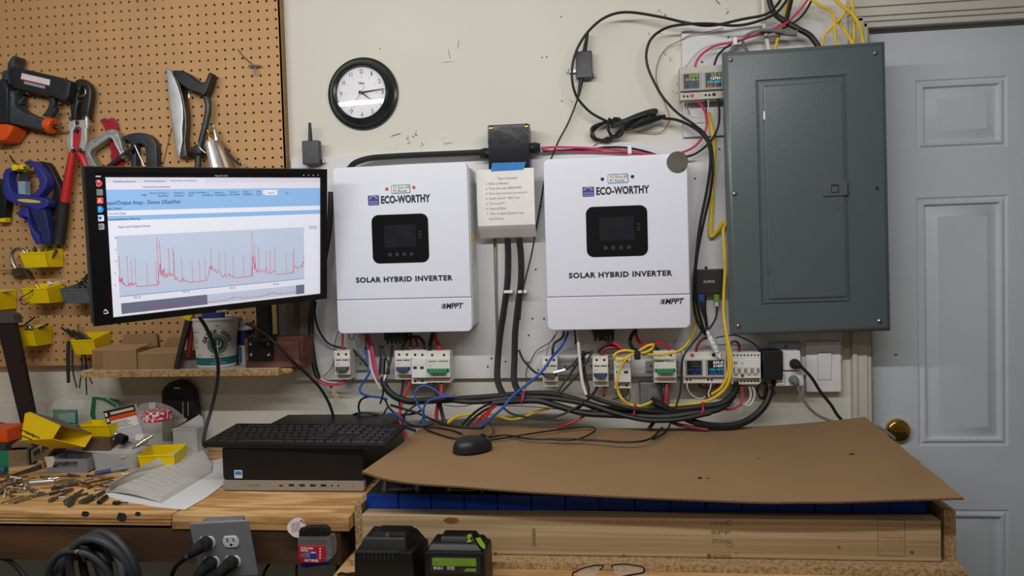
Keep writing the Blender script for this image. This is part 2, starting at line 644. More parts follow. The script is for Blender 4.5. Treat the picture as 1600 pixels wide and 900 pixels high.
mb.plate([(u0,1.702),(.655,1.702),(.655,1.99),(u0, W(1066,44, BRD).z)], BRD, -0.001, board_p, 0.001)
holes(mb, [(1138,58),(1097,97)], BRD)
solo('backer_board', 'small white board behind the upper pair of digital meters', 'board', mb)
mb = MB()
c0, c1 = W(438,520,-.04), W(482,520,-.04)
mb.box((c0.x, -.048,1.16),(c1.x, PEG - .001,1.36), wood('weathered wood', (134,126,114),(96,88,78), 'z', 1.5), 0.002)
solo('wood_plank', 'weathered grey upright plank beneath the right end of the computer screen', 'plank', mb)
c0, c1 = W(422,520,-.04), W(435,520,-.04)
mb = MB()
mb.box((c0.x, -.045,1.16),(c1.x, PEG - .001,1.36), wood('tan strip wood', (204,178,122),(180,150,96), 'z', 1.5), 0.002)
solo('wood_strip', 'narrow pale tan strip left of the weathered plank under the screen', 'strip', mb)

# pegboard with real holes, one inch apart
mb = MB()
peg_m = mat('tan hardboard', (190,148,100), 0.62, var=0.05, scale=9, bump=0.03, bscale=50)
PIT, RH, TH = 0.0254,0.0037,0.005
h0 = W(430.4,15.3, PEG)
px1, pz0, px0, pz1 = W(445.5,300, PEG).x, 1.121,-1.98,2.26
ncl = int((h0.x + PIT / 2 - px0) / PIT)
nup = int((pz1 - h0.z - PIT / 2) / PIT)
ndn = int((h0.z - PIT / 2 - pz0) / PIT)
gx0, gx1 = h0.x + PIT / 2 - ncl * PIT, h0.x + PIT / 2
gz0, gz1 = h0.z - PIT / 2 - ndn * PIT, h0.z + PIT / 2 + nup * PIT
V, Fc = [], []
sq = [(1,0),(1,1),(0,1),(-1,1),(-1,0),(-1,-1),(0,-1),(1,-1)]
for i in range(ncl):
    for j in range(ndn + nup + 1):
        cx, cz = gx0 + (i + .5) * PIT, gz0 + (j + .5) * PIT
        b = len(V)
        for s in sq:
            V.append((cx + s[0] * PIT / 2, PEG, cz + s[1] * PIT / 2))
        for yy in (PEG, PEG + TH):
            for kk in range(8):
                a = kk * math.pi / 4
                V.append((cx + RH * math.cos(a), yy, cz + RH * math.sin(a)))
        for kk in range(8):
            d = (kk + 1) % 8
            Fc.append((b + kk, b + d, b + 8 + d, b + 8 + kk))
            Fc.append((b + 8 + kk, b + 8 + d, b + 16 + d, b + 16 + kk))
mb.add(V, Fc, peg_m)
mb.box((gx1, PEG, pz0),(px1, PEG + TH, pz1), peg_m)
mb.box((px0, PEG, pz0),(gx1, PEG + TH, gz0), peg_m)
mb.box((px0, PEG, gz1),(gx1, PEG + TH, pz1), peg_m)
mb.box((px1 - .001, PEG + .0012, pz0),(px1 + .005,-0.001, pz1), mat('batten wood', (150,118,76), 0.7, var=0.15))
mb.box((px0, PEG + TH + .002, pz0),(px1,-0.001, pz0 + .012), mat('batten wood', (150,118,76), 0.7, var=0.15))
solo('pegboard', 'large tan pegboard of tools filling the left part of the wall', 'pegboard', mb)

# ================================================================ bench
ply = wood('plywood', (222,180,124),(180,132,78), 'x', 1.6,0.6, rings=30)
ply_edge = wood('plywood edge', (190,148,92),(120,82,44), 'x', 1.0,0.7)
bench_beam = wood('bench beam', (96,64,35),(66,42,23), 'x', 0.6,0.7)
BZ = 0.875
T = Thing('workbench', 'long plywood workbench along the wall under the pegboard and shelf', 'workbench', (-1.4,-0.3,0))
mb = MB()
mb.box((-2.4,-0.572, BZ - .024),(-0.905,-0.02, BZ), ply, 0.0015)
for q in (0.006,0.013):
    mb.box((-2.4,-0.5728, BZ - .024 + q),(-0.905,-0.565, BZ - .022 + q), ply_edge)
btop = T.part('top', mb)
for p in ((133,803,12,7),(190,808,16,12),(215,803,9,5)):
    c = W(p[0], p[1], -0.5732)
    s = mpp(p[0], p[1], -.57)
    mb = MB()
    mb.plate([(c.x + p[2] * s / 2 * q[0], c.z + p[3] * s / 2 * q[1]) for q in ((-1,-.4),(-.3,-1),(.6,-.9),(1,.2),(.5,.9),(-.6,1))], -0.5736,-0.571, mat('dark paint blot', (44,40,38), 0.7))
    T.part('paint_blot', mb, under=btop, label='dark blot on the front edge')
mb = MB()
mb.box((-0.902,-0.572, BZ - .03),(-0.516,-0.02, BZ - .001), ply, 0.002)
mb.box((-0.902,-0.5726, BZ - .03),(-0.516,-0.568, BZ - .014), ply_edge)
T.part('top', mb)
mb = MB()
mb.box((-2.4,-0.569, BZ - .104),(-0.537,-0.52, BZ - .031), bench_beam, 0.002)
T.part('rail', mb, label='dark brown wooden rail')
for xx in (-2.2,-0.72):
    mb = MB()
    mb.box((xx, -0.12,0),(xx + .09,-0.03, BZ - .031), bench_beam, 0.003)
    T.part('leg', mb)

PZ = 0.781
T = Thing('plank_platform', 'low pine plank platform carrying the battery crate and charger', 'platform', (0.05,-0.4,0))
pine = wood('pine board', (188,162,126),(164,136,100), 'x', 3.5,0.65, along=0.12, rings=34)
mb = MB()
mb.box((-0.53,-0.80, PZ - .038),(0.632,-0.03, PZ), wood('pine platform', (206,166,112),(176,132,82), 'x', 1.3,0.65), 0.003)
T.part('top', mb)
for xx in (-0.45,0.45):
    T.part('leg', MB().box((xx, -0.2,0),(xx + .09,-0.11, PZ - .038), pine, 0.003))

# ================================================================ battery crate
osb = mat('particle board', (182,152,110), 0.8, var=0.3, scale=160, bump=0.3, bscale=160, rgb2=(140,110,72), thr=(0.36,0.58))
T = Thing('battery_crate', 'shallow timber crate with a pine front board holding blue batteries', 'crate', (0.07,-0.3, PZ))
mb = MB()
mb.box((-0.512,-0.592, PZ),(0.668,-0.05, PZ + .0145), osb, 0.001)
T.part('base', mb, label='particle board base')
FZ0, FZ1 = PZ + .0148,0.876
mb = MB()
mb.box((-0.494,-0.56, FZ0),(0.637,-0.521, FZ1), pine, 0.004)
kn = mat('wood knot', (128,82,44), 0.7, var=0.3, scale=120)
for p in ((705,806,24,10),(1108,869,7,7),(1311,855,5,5),(1425,863,6,6),(1150,864,2.5,2.5),(774,867,5,4),(975,874,5,4)):
    c = W(p[0], p[1], -.5601)
    s = mpp(p[0], p[1], -.56)
    cz = min(max(c.z, FZ0 + p[3] * s / 2 + .001), FZ1 - p[3] * s / 2 - .004)
    mb.plate(ngon(c.x, cz, p[2] * s / 2,14, p[3] * s / 2), -.5604,-.559, kn)
front = T.part('front_board', mb, label='pale pine front board with printed stamps')
stamp = mat('faded stamp ink', (124,98,72), 0.8, var=0.2)
mb = MB()
s = mpp(1000,840,-.56)

def fr(px, py):
    c = W(px, py, -.561)
    return c.x, c.z

x, z = fr(834,826)
for i in range(9):
    mb.plate([(x - .0035, z - .0042 * i),(x + .0035, z - .0042 * i),(x + .0035, z - .0042 * i - .0026),(x - .0035, z - .0042 * i - .0026)][::-1], -.5603,-.5599, stamp)
T.part('stamp', mb, under=front, label='dark vertical stamp')
mb = MB()
for (px, py, t, w) in ((1125,821, 'HT KD', .034),(1126,835, 'SPF', .036),(1128,849, 'STAND', .036),(1128,873, 'BIOMASS', .034)):
    x, z = fr(px, py)
    z = max(z, FZ0 + .002)
    mb.text(t, x, z, .011, stamp, y=-.5602, depth=.0003, width=w)
for cx, cy in ((1140,817),(1141,851)):
    x, z = fr(cx, cy)
    mb.lathe([(.0042,0),(.0042,.0004),(.0054,.0004),(.0054,0)], (x, -.56, z),(0,-1,0), stamp, 20)
T.part('stamp', mb, under=front, label='dark printed mill stamp')
mb = MB()
x0_, z0_ = fr(1371,812)
x1_, z1_ = fr(1414,870)
z1_ = max(z1_, FZ0 + .004)
for zz in (z0_, (z0_ + z1_) / 2, z1_):
    mb.plate([(x0_, zz),(x1_, zz),(x1_, zz + .0008),(x0_, zz + .0008)], -.5603,-.5599, stamp)
for xx in (x0_, x1_):
    mb.plate([(xx, z1_),(xx + .0008, z1_),(xx + .0008, z0_),(xx, z0_)], -.5603,-.5599, stamp)
for i in range(5):
    mb.text('GRADE'[: 3 + i % 3], (x0_ + x1_) / 2, z0_ - .012 - i * .012,.009, mat('pale stamp ink', (176,142,102), 0.8), y=-.5602, depth=.0003, width=.04)
T.part('stamp', mb, under=front, label='faint boxed grade stamp')
for a, b, l in ((-.512,-.496, 'left'),(.645,.667, 'right')):
    mb = MB()
    mb.box((a, -.55, FZ0),(b, -.06,0.893), osb, 0.0015)
    T.part('end_panel', mb)
mb = MB()
mb.box((-.494,-.10, FZ0),(.643,-.062, FZ1), pine, 0.003)
T.part('rear_board', mb)

blue_cell = mat('blue battery wrap', (22,66,168), 0.28, var=0.06)
blk_top = mat('black cell top', (36,36,38), 0.5)
CZ0, CZ1 = FZ0 + .0005,0.9065
cx = [W(571.5 + 0,772,-.518).x + i * (0.633 + .4925) / 16 for i in range(17)]
for i in range(16):
    a, b = cx[i] + .0008, cx[i + 1] - .0008
    ordw = ['first', 'second', 'third', 'fourth', 'fifth', 'sixth', 'seventh', 'eighth', 'ninth', 'tenth', 'eleventh', 'twelfth', 'thirteenth', 'fourteenth', 'fifteenth', 'sixteenth'][i]
    T = Thing('battery_cell', '%s blue battery cell from the left end of the crate' % ordw, 'battery', ((a + b) / 2,-.43, CZ0), 'blue battery cells in the crate')
    mb = MB()
    mb.box((a, -.519, CZ0),(b, -.345, CZ1 - .002), blue_cell, 0.002)
    T.part('cell_body', mb)
    mb = MB()
    mb.box((a + .001,-.517, CZ1 - .0025),(b - .001,-.347, CZ1), blk_top, 0.001)
    T.part('cell_top', mb)
    mb = MB()
    yy = -.50 if i % 2 == 0 else -.49
    xm = (a + b) / 2
    mb.cyl((xm, -.492, CZ1),(xm, -.492, CZ1 + .006), .009, steel)
    mb.cyl((xm, -.492, CZ1 + .006),(xm, -.492, CZ1 + .019), .003, steel, seg=8)
    mb.cyl((xm, -.492, CZ1 + .007),(xm, -.492, CZ1 + .012), .0065, steel, seg=6)
    T.part('terminal', mb)
    if i in (0,2):
        mb = MB()
        mb.box((xm + .0075,-.499, CZ1 + .0005),(cx[i + 1] + .0008 + (b - a) / 2 - .010,-.485, CZ1 + .0022), zinc, .0005)
        solo('bus_bar', 'flat zinc bar across the %s battery cells' % ('first and second' if i == 0 else 'third and fourth'), 'bus bar', mb)

# cardboard sheet over the batteries
fpt = [(566,738),(600,749),(650,757),(720,762),(800,768),(900,774),(1000,779),(1100,783),(1200,786.5),(1250,786),(1300,786),(1400,783),(1506,780)]
bpt = [(660,668),(690,668),(734,668),(790,668),(834,669),(900,670),(1000,671),(1080,671),(1160,669),(1220,666),(1270,662),(1310,658),(1352,653)]
FP = catmull([W(p[0], p[1], -.605) for p in fpt], 4)
BP = catmull([W(p[0], p[1], -.085) for p in bpt], 4)
nF = len(FP) - 1

def card(u, v):
    i = min(int(u * nF), nF - 1)
    t = u * nF - i
    a = FP[i].lerp(FP[i + 1], t)
    b = BP[i].lerp(BP[i + 1], t)
    p = a.lerp(b, v)
    p.z += 0.003 + 0.0025 * mnoise.noise(Vector((p.x * 5, p.y * 7,1))) * (1 if 0 < v < 1 else 0.3) - 0.004 * math.sin(v * math.pi) * (1 - u)
    if u > .97:
        p.x += 0.006 * mnoise.noise(Vector((v * 14,3,1)))
    return p

sheet = mat('corrugated cardboard', (146,115,80), 0.85, var=0.05, scale=7, bump=0.06, bscale=40)
mb = MB()
mb.grid(card, 96,24, sheet, 0.0042)
edge_dk = mat('cardboard flute', (96,66,40), 0.9)
zz = []
for i in range(241):
    p = card(i / 240,0.0)
    zz.append(p + Vector((0,-0.0006,-0.0021 + (0.0014 if i % 2 else -0.0014))))
mb.tube(zz, 0.0007, edge_dk, k=1, seg=4)
for p, w, h, m_ in (((1186,716), 6,3, scuff_b),((1330,710), 9,3, ink),((1088,747), 7,3, ink),((1097,747), 4,2.5, ink),((1103,746), 3,2, ink)):
    c = W(p[0], p[1], -.3)
    # drop the mark on the sheet
    best = None
    for iu in range(0,97):
        for iv in range(0,25):
            q = card(iu / 96, iv / 24)
            d = q - CAM
            xx = 800 + F_PX * d.dot(CR) / d.dot(CW)
            yy = 450 - F_PX * d.dot(CU) / d.dot(CW)
            e = (xx - p[0]) ** 2 + (yy - p[1]) ** 2
            if best is None or e < best[0]:
                best = (e, q)
    q = best[1]
    s = 0.0013
    mb.prism([q + Vector((w * s / 2 * math.cos(a), h * s * 1.2 * math.sin(a) * (1 + .3 * math.sin(3 * a)), 0.0011)) for a in [2 * math.pi * i / 10 for i in range(10)]], (0,0,-.0012), m_)
solo('cardboard_sheet', 'large flat brown cardboard sheet laid over the blue batteries', 'cardboard', mb)
# ================================================================ breaker panel
A_P = math.radians(-0.6)
MP = Matrix.Translation((0.519,-0.128,1.5405)) @ Matrix.Rotation(A_P, 4, 'Y')
grey_enamel = mat('grey green enamel', (86,95,98), 0.33, var=0.03, scale=14, bump=0.04, bscale=300)
T = Thing('breaker_panel', 'tall grey metal breaker panel cover on the wall beside the door', 'breaker panel', (0.519,-0.06,1.19))
mb = MB(MP)
mb.box((-.178,.02,-.335),(.178,.107,.345), grey_enamel, .003)
T.part('enclosure', mb)
PW, PH = .191,.351
mb = MB(MP)
prof = [(-PW, .022),(-PW, .009),(-PW + .006,.001),(-PW + .009,0)]

def onp(px, py):
    return onplane(px, py, MP)

a0 = onp(1190,478)
a1 = onp(1322.5,116)
b0 = onp(1201,468)
b1 = onp(1315,126)
outer = [(-PW, -PH),(PW, -PH),(PW, PH),(-PW, PH)]
steps = [(0,.024),(0,.010),(.007,.0025),(.013,0)]
V, Fc = [], []
for (i, o) in steps:
    V += [(-PW + i, o, -PH + i),(PW - i, o, -PH + i),(PW - i, o, PH - i),(-PW + i, o, PH - i)]
for q in range(3):
    for c in range(4):
        d = (c + 1) % 4
        Fc.append((q * 4 + c, q * 4 + d, q * 4 + 4 + d, q * 4 + 4 + c))
n = len(V)
V += [(a0[0], 0, a0[1]),(a1[0], 0, a0[1]),(a1[0], 0, a1[1]),(a0[0], 0, a1[1])]
for c in range(4):
    d = (c + 1) % 4
    Fc.append((12 + c, 12 + d, n + d, n + c))
for (i, o) in ((.003,.004),(.0045,.004),(.007,.0)):
    m0 = len(V) - 4
    V += [(a0[0] + i, o, a0[1] + i),(a1[0] - i, o, a0[1] + i),(a1[0] - i, o, a1[1] - i),(a0[0] + i, o, a1[1] - i)]
    for c in range(4):
        d = (c + 1) % 4
        Fc.append((m0 + c, m0 + d, m0 + 4 + d, m0 + 4 + c))
Fc.append(tuple(len(V) - 4 + c for c in range(4)))
Fc.append((3,2,1,0))
mb.add(V, Fc, grey_enamel)
cover = T.part('cover', mb)
mb = MB(MP)
mb.plate(rrect(b0[0], b0[1], b1[0], b1[1], .005,4), -.004,.001, grey_enamel, .0035)
c = onp(1309,323)
mb.lathe([(.006,0),(.006,.0008),(.0075,.0008),(.0075,0)], (c[0], -.004, c[1]),(0,-1,0), grey_enamel, 20)
pdoor = T.part('panel_door', mb)
mb = MB(MP)
l0, l1 = onp(1284.5,307.5), onp(1322.5,282)
latch_m = mat('latch grey', (84,90,96), 0.45)
mb.plate(rrect(l0[0], l0[1], l1[0], l1[1], .003,3), -.0085,-.003, latch_m, .0015)
q0, q1 = onp(1297,302.5), onp(1309,288)
mb.plate(rrect(q0[0], q0[1], q1[0], q1[1], .001,2), -.0089,-.008, mat('latch slot', (46,48,52), 0.5))
mb.plate(rrect(q0[0] + .002, q0[1] + .002, q1[0] - .003, q1[1] - .006,.001,2), -.0102,-.008, latch_m, .001)
T.part('latch', mb, under=pdoor, label='dark grey latch')
for p, m_ in (((1193.5,181), white_pl),((1200.5,418), grey_enamel)):
    c = onp(*p)
    mb = MB(MP)
    mb.box((c[0] - .0024,-.006, c[1] - .0105),(c[0] + .0024,-.002, c[1] + .0105), m_, .001)
    T.part('hinge', mb)
for p in ((1141.7,93.3),(1367.8,82.8),(1147.8,302.8),(1153.9,509.4),(1374.4,501.7)):
    c = onp(*p)
    mb = MB(MP)
    mb.lathe([(0,-.004),(.0062,-.004),(.0062,.0015),(.005,.0032),(.003,.0042),(0,.0045)], (c[0], 0, c[1]),(0,-1,0), steel, 18)
    mb.box((c[0] - .0045,-.005, c[1] - .0006),(c[0] + .0045,-.0035, c[1] + .0006), dark_steel)
    mb.box((c[0] - .0006,-.005, c[1] - .0045),(c[0] + .0006,-.0035, c[1] + .0045), dark_steel)
    T.part('screw', mb, label='shiny cross head screw')
c = onp(1370.6,294.4)
mb = MB(MP)
mb.lathe([(0,.0002),(.003,.0002),(.0038,.0006),(.0042,.0002)], (c[0], 0, c[1]),(0,-1,0), ink, 14)
T.part('screw_hole', mb)

# ================================================================ inverters
inv_white = mat('inverter white enamel', (226,228,240), 0.38, var=0.01, bump=0.015, bscale=350)
inv_side = mat('inverter side', (222,222,226), 0.4, var=0.01)
logo_blue = mat('logo blue', (44,58,130), 0.4, var=0.04)
lcd = mat('dark display', (30,32,40), 0.18, var=0.15)
faint = mat('faint icon print', (74,78,92), 0.4)
tag_blue = mat('label blue', (40,132,190), 0.5)
led_red = mat('red sticker', (204,62,92), 0.5)

def inverter(X0, X1, Z0, Z1, label, seam_z, disp, brand, dots, dotm, tagr, tagtext, title, mpt):
    cx, cz = (X0 + X1) / 2,(Z0 + Z1) / 2
    T = Thing('solar_inverter', label, 'inverter', (cx, -.02, Z0), 'white solar inverters')
    YF = -0.127
    M = Matrix.Translation((cx, YF, cz))
    hw, hh = (X1 - X0) / 2,(Z1 - Z0) / 2

    def on(px, py):
        return onplane(px, py, M)
    mb = MB(M)
    mb.plate(rrect(-hw + .004,-hh + .008, hw + .002, hh - .006,.012,4), .012,.107, inv_side, 0)
    body = T.part('body', mb)
    sz = on(*seam_z)[1]
    mb = MB(M)
    R = .014
    top = [(-hw, sz + .0006),(hw, sz + .0006)] + [q for q in rrect(-hw, -hh, hw, hh, R, 6) if q[1] > 0]
    mb.plate(top, 0,.02, inv_white, .003, seg=3)
    lid = T.part('front_cover', mb)
    mb = MB(M)
    rr = rrect(-hw, -hh, hw, hh, R, 6)
    low = [(hw, sz - .0006),(-hw, sz - .0006)] + rr[21:28] + rr[0:7]
    mb.plate(low, 0,.02, inv_white, .003, seg=3)
    lowp = T.part('lower_cover', mb)
    # display
    d0, d1 = on(disp[0], disp[3]), on(disp[2], disp[1])
    mb = MB(M)
    mb.plate(rrect(d0[0], d0[1], d1[0], d1[1], .018,7), -.0022,.001, black_gloss, .0012)
    w, h = d1[0] - d0[0], d1[1] - d0[1]
    sc0 = (d0[0] + .22 * w, d0[1] + .32 * h)
    mb.plate(rrect(sc0[0], sc0[1], sc0[0] + .56 * w, sc0[1] + .46 * h, .002,2), -.0025,-.002, lcd)
    for i in range(4):
        ix = d0[0] + (.31 + .127 * i) * w
        mb.lathe([(.0032,0),(.0032,.0003),(.0046,.0003),(.0046,0)], (ix, -.0022, d0[1] + .175 * h),(0,-1,0), faint, 16)
        mb.box((ix - .0014,-.0026, d0[1] + .175 * h - .0012),(ix + .0014,-.002, d0[1] + .175 * h + .0012), faint)
    for i in range(3):
        mb.box((d0[0] + .83 * w, -.0026, d0[1] + (.51 + .055 * i) * h),(d0[0] + .88 * w, -.002, d0[1] + (.515 + .055 * i) * h + .001), faint)
    T.part('display', mb, under=lid, label='black glossy display panel')
    mb = MB(M)
    g0, g1 = on(brand[0], brand[2] + 1), on(brand[1], brand[2] - 15)
    gw = g1[0] - g0[0]
    mb.plate(rrect(g0[0], g0[1], g1[0], g1[1], .0018,3), -.0009,.0005, logo_blue)
    gx = (g0[0] + g1[0]) / 2
    gz = g0[1] + gw * .52
    mb.tube([(gx + gw * .28 * math.cos(a), -.0011, gz + gw * .28 * math.sin(a)) for a in [math.pi * i / 10 for i in range(11)]], gw * .03, inv_white, k=1, seg=6)
    for i in range(7):
        a = math.pi * (i + .5) / 7
        mb.tube([(gx + gw * r_ * math.cos(a), -.0011, gz + gw * r_ * math.sin(a)) for r_ in (.37,.46)], gw * .022, inv_white, k=1, seg=5)
    for i in range(5):
        for j in range(2):
            mb.box((g0[0] + gw * (.1 + .17 * i), -.0011, g0[1] + gw * (.08 + .18 * j)),(g0[0] + gw * (.21 + .17 * i), -.0008, g0[1] + gw * (.18 + .18 * j)), mat('logo grid', (150,158,206), 0.5))
    T.part('emblem', mb, under=lid, label='blue sun emblem')
    mb = MB(M)
    t0, t1 = on(brand[3], brand[2] - 1.6), on(brand[4], brand[2] - 3.6)
    rot = -math.atan2(on(brand[4], brand[5])[1] - on(brand[3], brand[2])[1], t1[0] - t0[0]) if False else 0.0
    mb.text('ECO-WORTHY', (t0[0] + t1[0]) / 2, g0[1] + gw * .14, gw * .90, ink, y=-.0004, bold=gw * .034, space=1.04, width=t1[0] - t0[0])
    T.part('lettering', mb, under=lid)
    mb = MB(M)
    u0, u1 = on(*title[0]), on(*title[1])
    mb.text('SOLAR HYBRID INVERTER', (u0[0] + u1[0]) / 2, u0[1],   .0185, ink, y=-.0004, bold=.0007, space=1.14, width=u1[0] - u0[0])
    T.part('lettering', mb, under=lid)
    mb = MB(M)
    m0, m1 = on(*mpt[0]), on(*mpt[1])
    mb.text('MPPT', (m0[0] + m1[0]) / 2, m0[1], .0195, ink, y=-.0004, bold=.00055, shear=.28, width=m1[0] - m0[0])
    for i in range(5):
        sh = 190 - i * 36
        mb.plate([(m0[0] - .011 + .0023 * i, m0[1]),(m0[0] - .0088 + .0023 * i, m0[1]),(m0[0] - .0068 + .0023 * i, m0[1] + .0125),(m0[0] - .009 + .0023 * i, m0[1] + .0125)], -.0006,.0002, mat('stripe grey %d' % i, (sh, sh, sh + 4), 0.5))
    T.part('lettering', mb, under=lowp)
    for (px, py) in dots:
        c = on(px, py)
        mb = MB(M)
        mb.lathe([(0,.0007),(.0042,.0007),(.0046,0)], (c[0], 0, c[1]),(0,-1,0), dotm, 20)
        T.part('dot_sticker', mb, under=lid)
    c0, c1 = on(tagr[0], tagr[3]), on(tagr[2], tagr[1])
    mb = MB(M)
    mb.plate(rrect(c0[0], c0[1], c1[0], c1[1], .004,4), -.0006,.0002, tag_blue)
    mb.plate(rrect(c0[0] + .0014, c0[1] + .002, c1[0] - .002, c1[1] - .002,.003,4), -.0008,-.0004, paper)
    ww = c1[0] - c0[0]
    mb.text(tagtext[0], (c0[0] + c1[0]) / 2 + .002, c0[1] + (c1[1] - c0[1]) * .54,.0105, mat('pencil grey', (104,104,112), 0.7), y=-.0009, depth=.0002, width=ww * .82)
    mb.text(tagtext[1], (c0[0] + c1[0]) / 2 - .002, c0[1] + (c1[1] - c0[1]) * .14,.0105, ink, y=-.0009, depth=.0002, width=ww * .7)
    T.part('name_tag', mb, under=lid, label='white handwritten tag with blue border')
    mb = MB(M)     # connector block below
    mb.box((-hw * .36,.03,-hh - .022),(-hw * .36 + .055,.085,-hh + .01), black_pl, .002)
    for i in range(5):
        mb.cyl((-hw * .36 + .006 + .011 * i, .045,-hh - .034),(-hw * .36 + .006 + .011 * i, .045,-hh - .02), .004, black_pl, seg=10)
    T.part('connector_block', mb, label='black connector block on the underside')
    for sx in (-.45,.45):
        mb = MB(M)
        mb.box((hw * sx - .012,.095, hh - .008),(hw * sx + .012,.107, hh + .004), inv_side, .002)
        T.part('mounting_ear', mb)
    return T, M

T1, M1 = inverter(-.6855,-.324,1.2085,1.6475, 'white solar inverter nearest the computer screen, with two red dots', (640,466.5),(583,333,668.5,412),(575.5,592,320,595,672), [(604.5,295.5),(646.7,293)], led_red, (611.5,288,641,303),('P1 East AB', 'P2 Bonds'),((556,441.5),(707,439)),((695.5,482),(723,482)))
T2, M2 = inverter(-.1275,.2325,1.2075,1.6455, 'white solar inverter beside the breaker panel, with two black dots', (970,462),(917,320,1011,402),(910.5,928,306.5,931,1014), [(941.2,280),(988.2,276)], ink, (949.5,271,981.5,287),('P2 West 8B', 'P1 Panels'),((888.5,434.5),(1050,431)),((1037.5,475),(1067.5,475)))
mb = MB(M1)
mb.box((.1828,.04,-.045),(.1834,.075,.015), mat('pale sticker', (222,222,190), 0.6))
mb.box((.1828,.04,.015),(.1834,.075,.04), yellow_pl)
for i in range(6):
    mb.box((.1831,.045,-.035 + .008 * i),(.1837,.07,-.033 + .008 * i), faint)
T1.part('warning_sticker', mb, label='yellow and white sticker on the side')
mb = MB(M1)
mb.box((.1828,.045,-.12),(.1834,.07,-.09), paper)
T1.part('serial_sticker', mb)

# round mirror stuck on the right inverter's corner
c = W(1059,252,-.14)
s = mpp(1059,252,-.14)
mb = MB()
mb.lathe([(0,0),(16.8 * s, 0),(16.8 * s, .003),(16 * s, .004),(0,.0041)], (c.x, -.1285, c.z),(0,-1,0), mat('mirror glass', (215,213,205), 0.05, metal=1.0, var=0.01), 40)
solo('round_mirror', 'small round mirror stuck on the top corner of a white inverter', 'mirror', mb)

# ================================================================ wall clock
c = W(569,147,0)
T = Thing('wall_clock', 'round black wall clock with white face showing about quarter past four', 'clock', (c.x, 0, c.z - .11))
RC = .1005
MC = Matrix.Translation((c.x - .002,0, c.z)) @ Matrix.Rotation(math.radians(0.5), 4, 'Y')
mb = MB(MC)
blk_rim = mat('black clock rim', (30,36,36), 0.25, var=0.1)
mb.lathe([(.02,0),(RC, 0),(RC, .004),(RC - .002,.009),(RC - .008,.012),(RC - .010,.018),(RC - .016,.022),(RC - .019,.028),(RC - .025,.031),(RC - .029,.029),(RC - .030,.02)], (0,-.0005,0),(0,-1,0), blk_rim, 64)
T.part('rim', mb)
mb = MB(MC)
face_m = mat('clock face', (228,228,232), 0.6, var=0.01)
RF = RC - .0285
mb.lathe([(0,.0195),(RF, .0195),(RF, .017)], (0,-.0005,0),(0,-1,0), face_m, 48)
fc = T.part('face', mb)
for h in range(1,13):
    a = math.radians(90 - 30 * h)
    r_ = RF * .82
    mb = MB(MC)
    mb.text(str(h), r_ * math.cos(a), r_ * math.sin(a) - .0058,.0165, ink, y=-.0205, depth=.0002, width=.0035 if h == 1 else (.0085 if h > 9 else .0068))
    T.part('numeral', mb, under=fc)
    mb = MB(MC)
    mb.lathe([(0,.0004),(.0012,.0004),(.0012,0)], (RF * .62 * math.cos(a), -.02, RF * .62 * math.sin(a)),(0,-1,0), ink, 8)
    T.part('hour_dot', mb, under=fc)
mb = MB(MC)
mb.text('Timex', 0, RF * .33,.0085, ink, y=-.0205, depth=.0002, width=.017, shear=.2)
T.part('lettering', mb, under=fc)

def hand(ang, L, w0, w1, m_, y, tail=.0, nm='clock_hand'):
    a = math.radians(90 - ang)
    d = Vector((math.cos(a), 0, math.sin(a)))
    n_ = Vector((-d.z, 0, d.x))
    mb = MB(MC)
    P = [d * (-tail) - n_ * w0, d * L - n_ * w1, d * L + n_ * w1, d * (-tail) + n_ * w0]
    mb.prism([(p.x, y, p.z) for p in P], (0,.0006,0), m_)
    mb.cyl((0, y - .0002,0),(0, y + .0008,0), .0035 if w0 > .001 else .0016, m_, seg=12)
    T.part(nm, mb)

hand(127, RF * .52,.0026,.0008, ink, -.0222,.008)
hand(83, RF * .92,.0024,.0006, ink, -.0232,.008)
hand(214, RF * .95,.0004,.0003, mat('second hand', (176,70,70), 0.5), -.0242,.02)
mb = MB(MC)
glass = mat('clear glass', (250,250,250), 0.02, trans=1.0, var=0.0, ior=1.45)
mb.lathe([(RF * i / 8,.0272 - .0011 * (i / 8) ** 2) for i in range(9)], (0,0,0),(0,-1,0), glass, 48)
T.part('cover_glass', mb)

# ================================================================ junction box, note, antenna modules
T = Thing('junction_box', 'black plastic junction box on the wall between the two inverters', 'junction box', (W(796,260,-.05).x, -.02,1.63))
j0, j1 = W(763,262,-.085), W(826,192,-.085)
mb = MB()
mb.box((j0.x, -.083, j0.z - .02),(j1.x, -.019, j1.z), mat('junction black', (20,21,30), 0.16, var=0.1, bump=0.12, bscale=9), .004)
mb.box((j0.x - .001,-.062, j0.z - .021),(j1.x + .001,-.06, j1.z + .001), black_pl, .0005)
T.part('housing', mb)
for px_ in (767,822):
    c = W(px_, 197,-.086)
    mb = MB()
    mb.lathe([(0,.0012),(.0028,.0012),(.0046,.002),(.005,0)], (c.x, -.083, j1.z - .008),(0,-1,0), brass, 14)
    T.part('screw', mb, label='brass corner screw')
for (xa_, sgn, pys) in ((j0.x, -1,238),(j1.x, 1,233)):
    z = W(800, pys, -.05).z
    mb = MB()
    mb.cyl((xa_, -.05, z),(xa_ + sgn * .010,-.05, z), .0145, black_pl, seg=12)
    mb.cyl((xa_ + sgn * .010,-.05, z),(xa_ + sgn * .026,-.05, z), .0165, black_pl, r2=.012, seg=8)
    T.part('cable_gland', mb)

n0, n1 = W(747,354,-.087), W(834,262,-.087)
T = Thing('note_sheet', 'white sheet of handwritten notes taped to the black junction box', 'note', ((n0.x + n1.x) / 2,-.087, n0.z - .03))

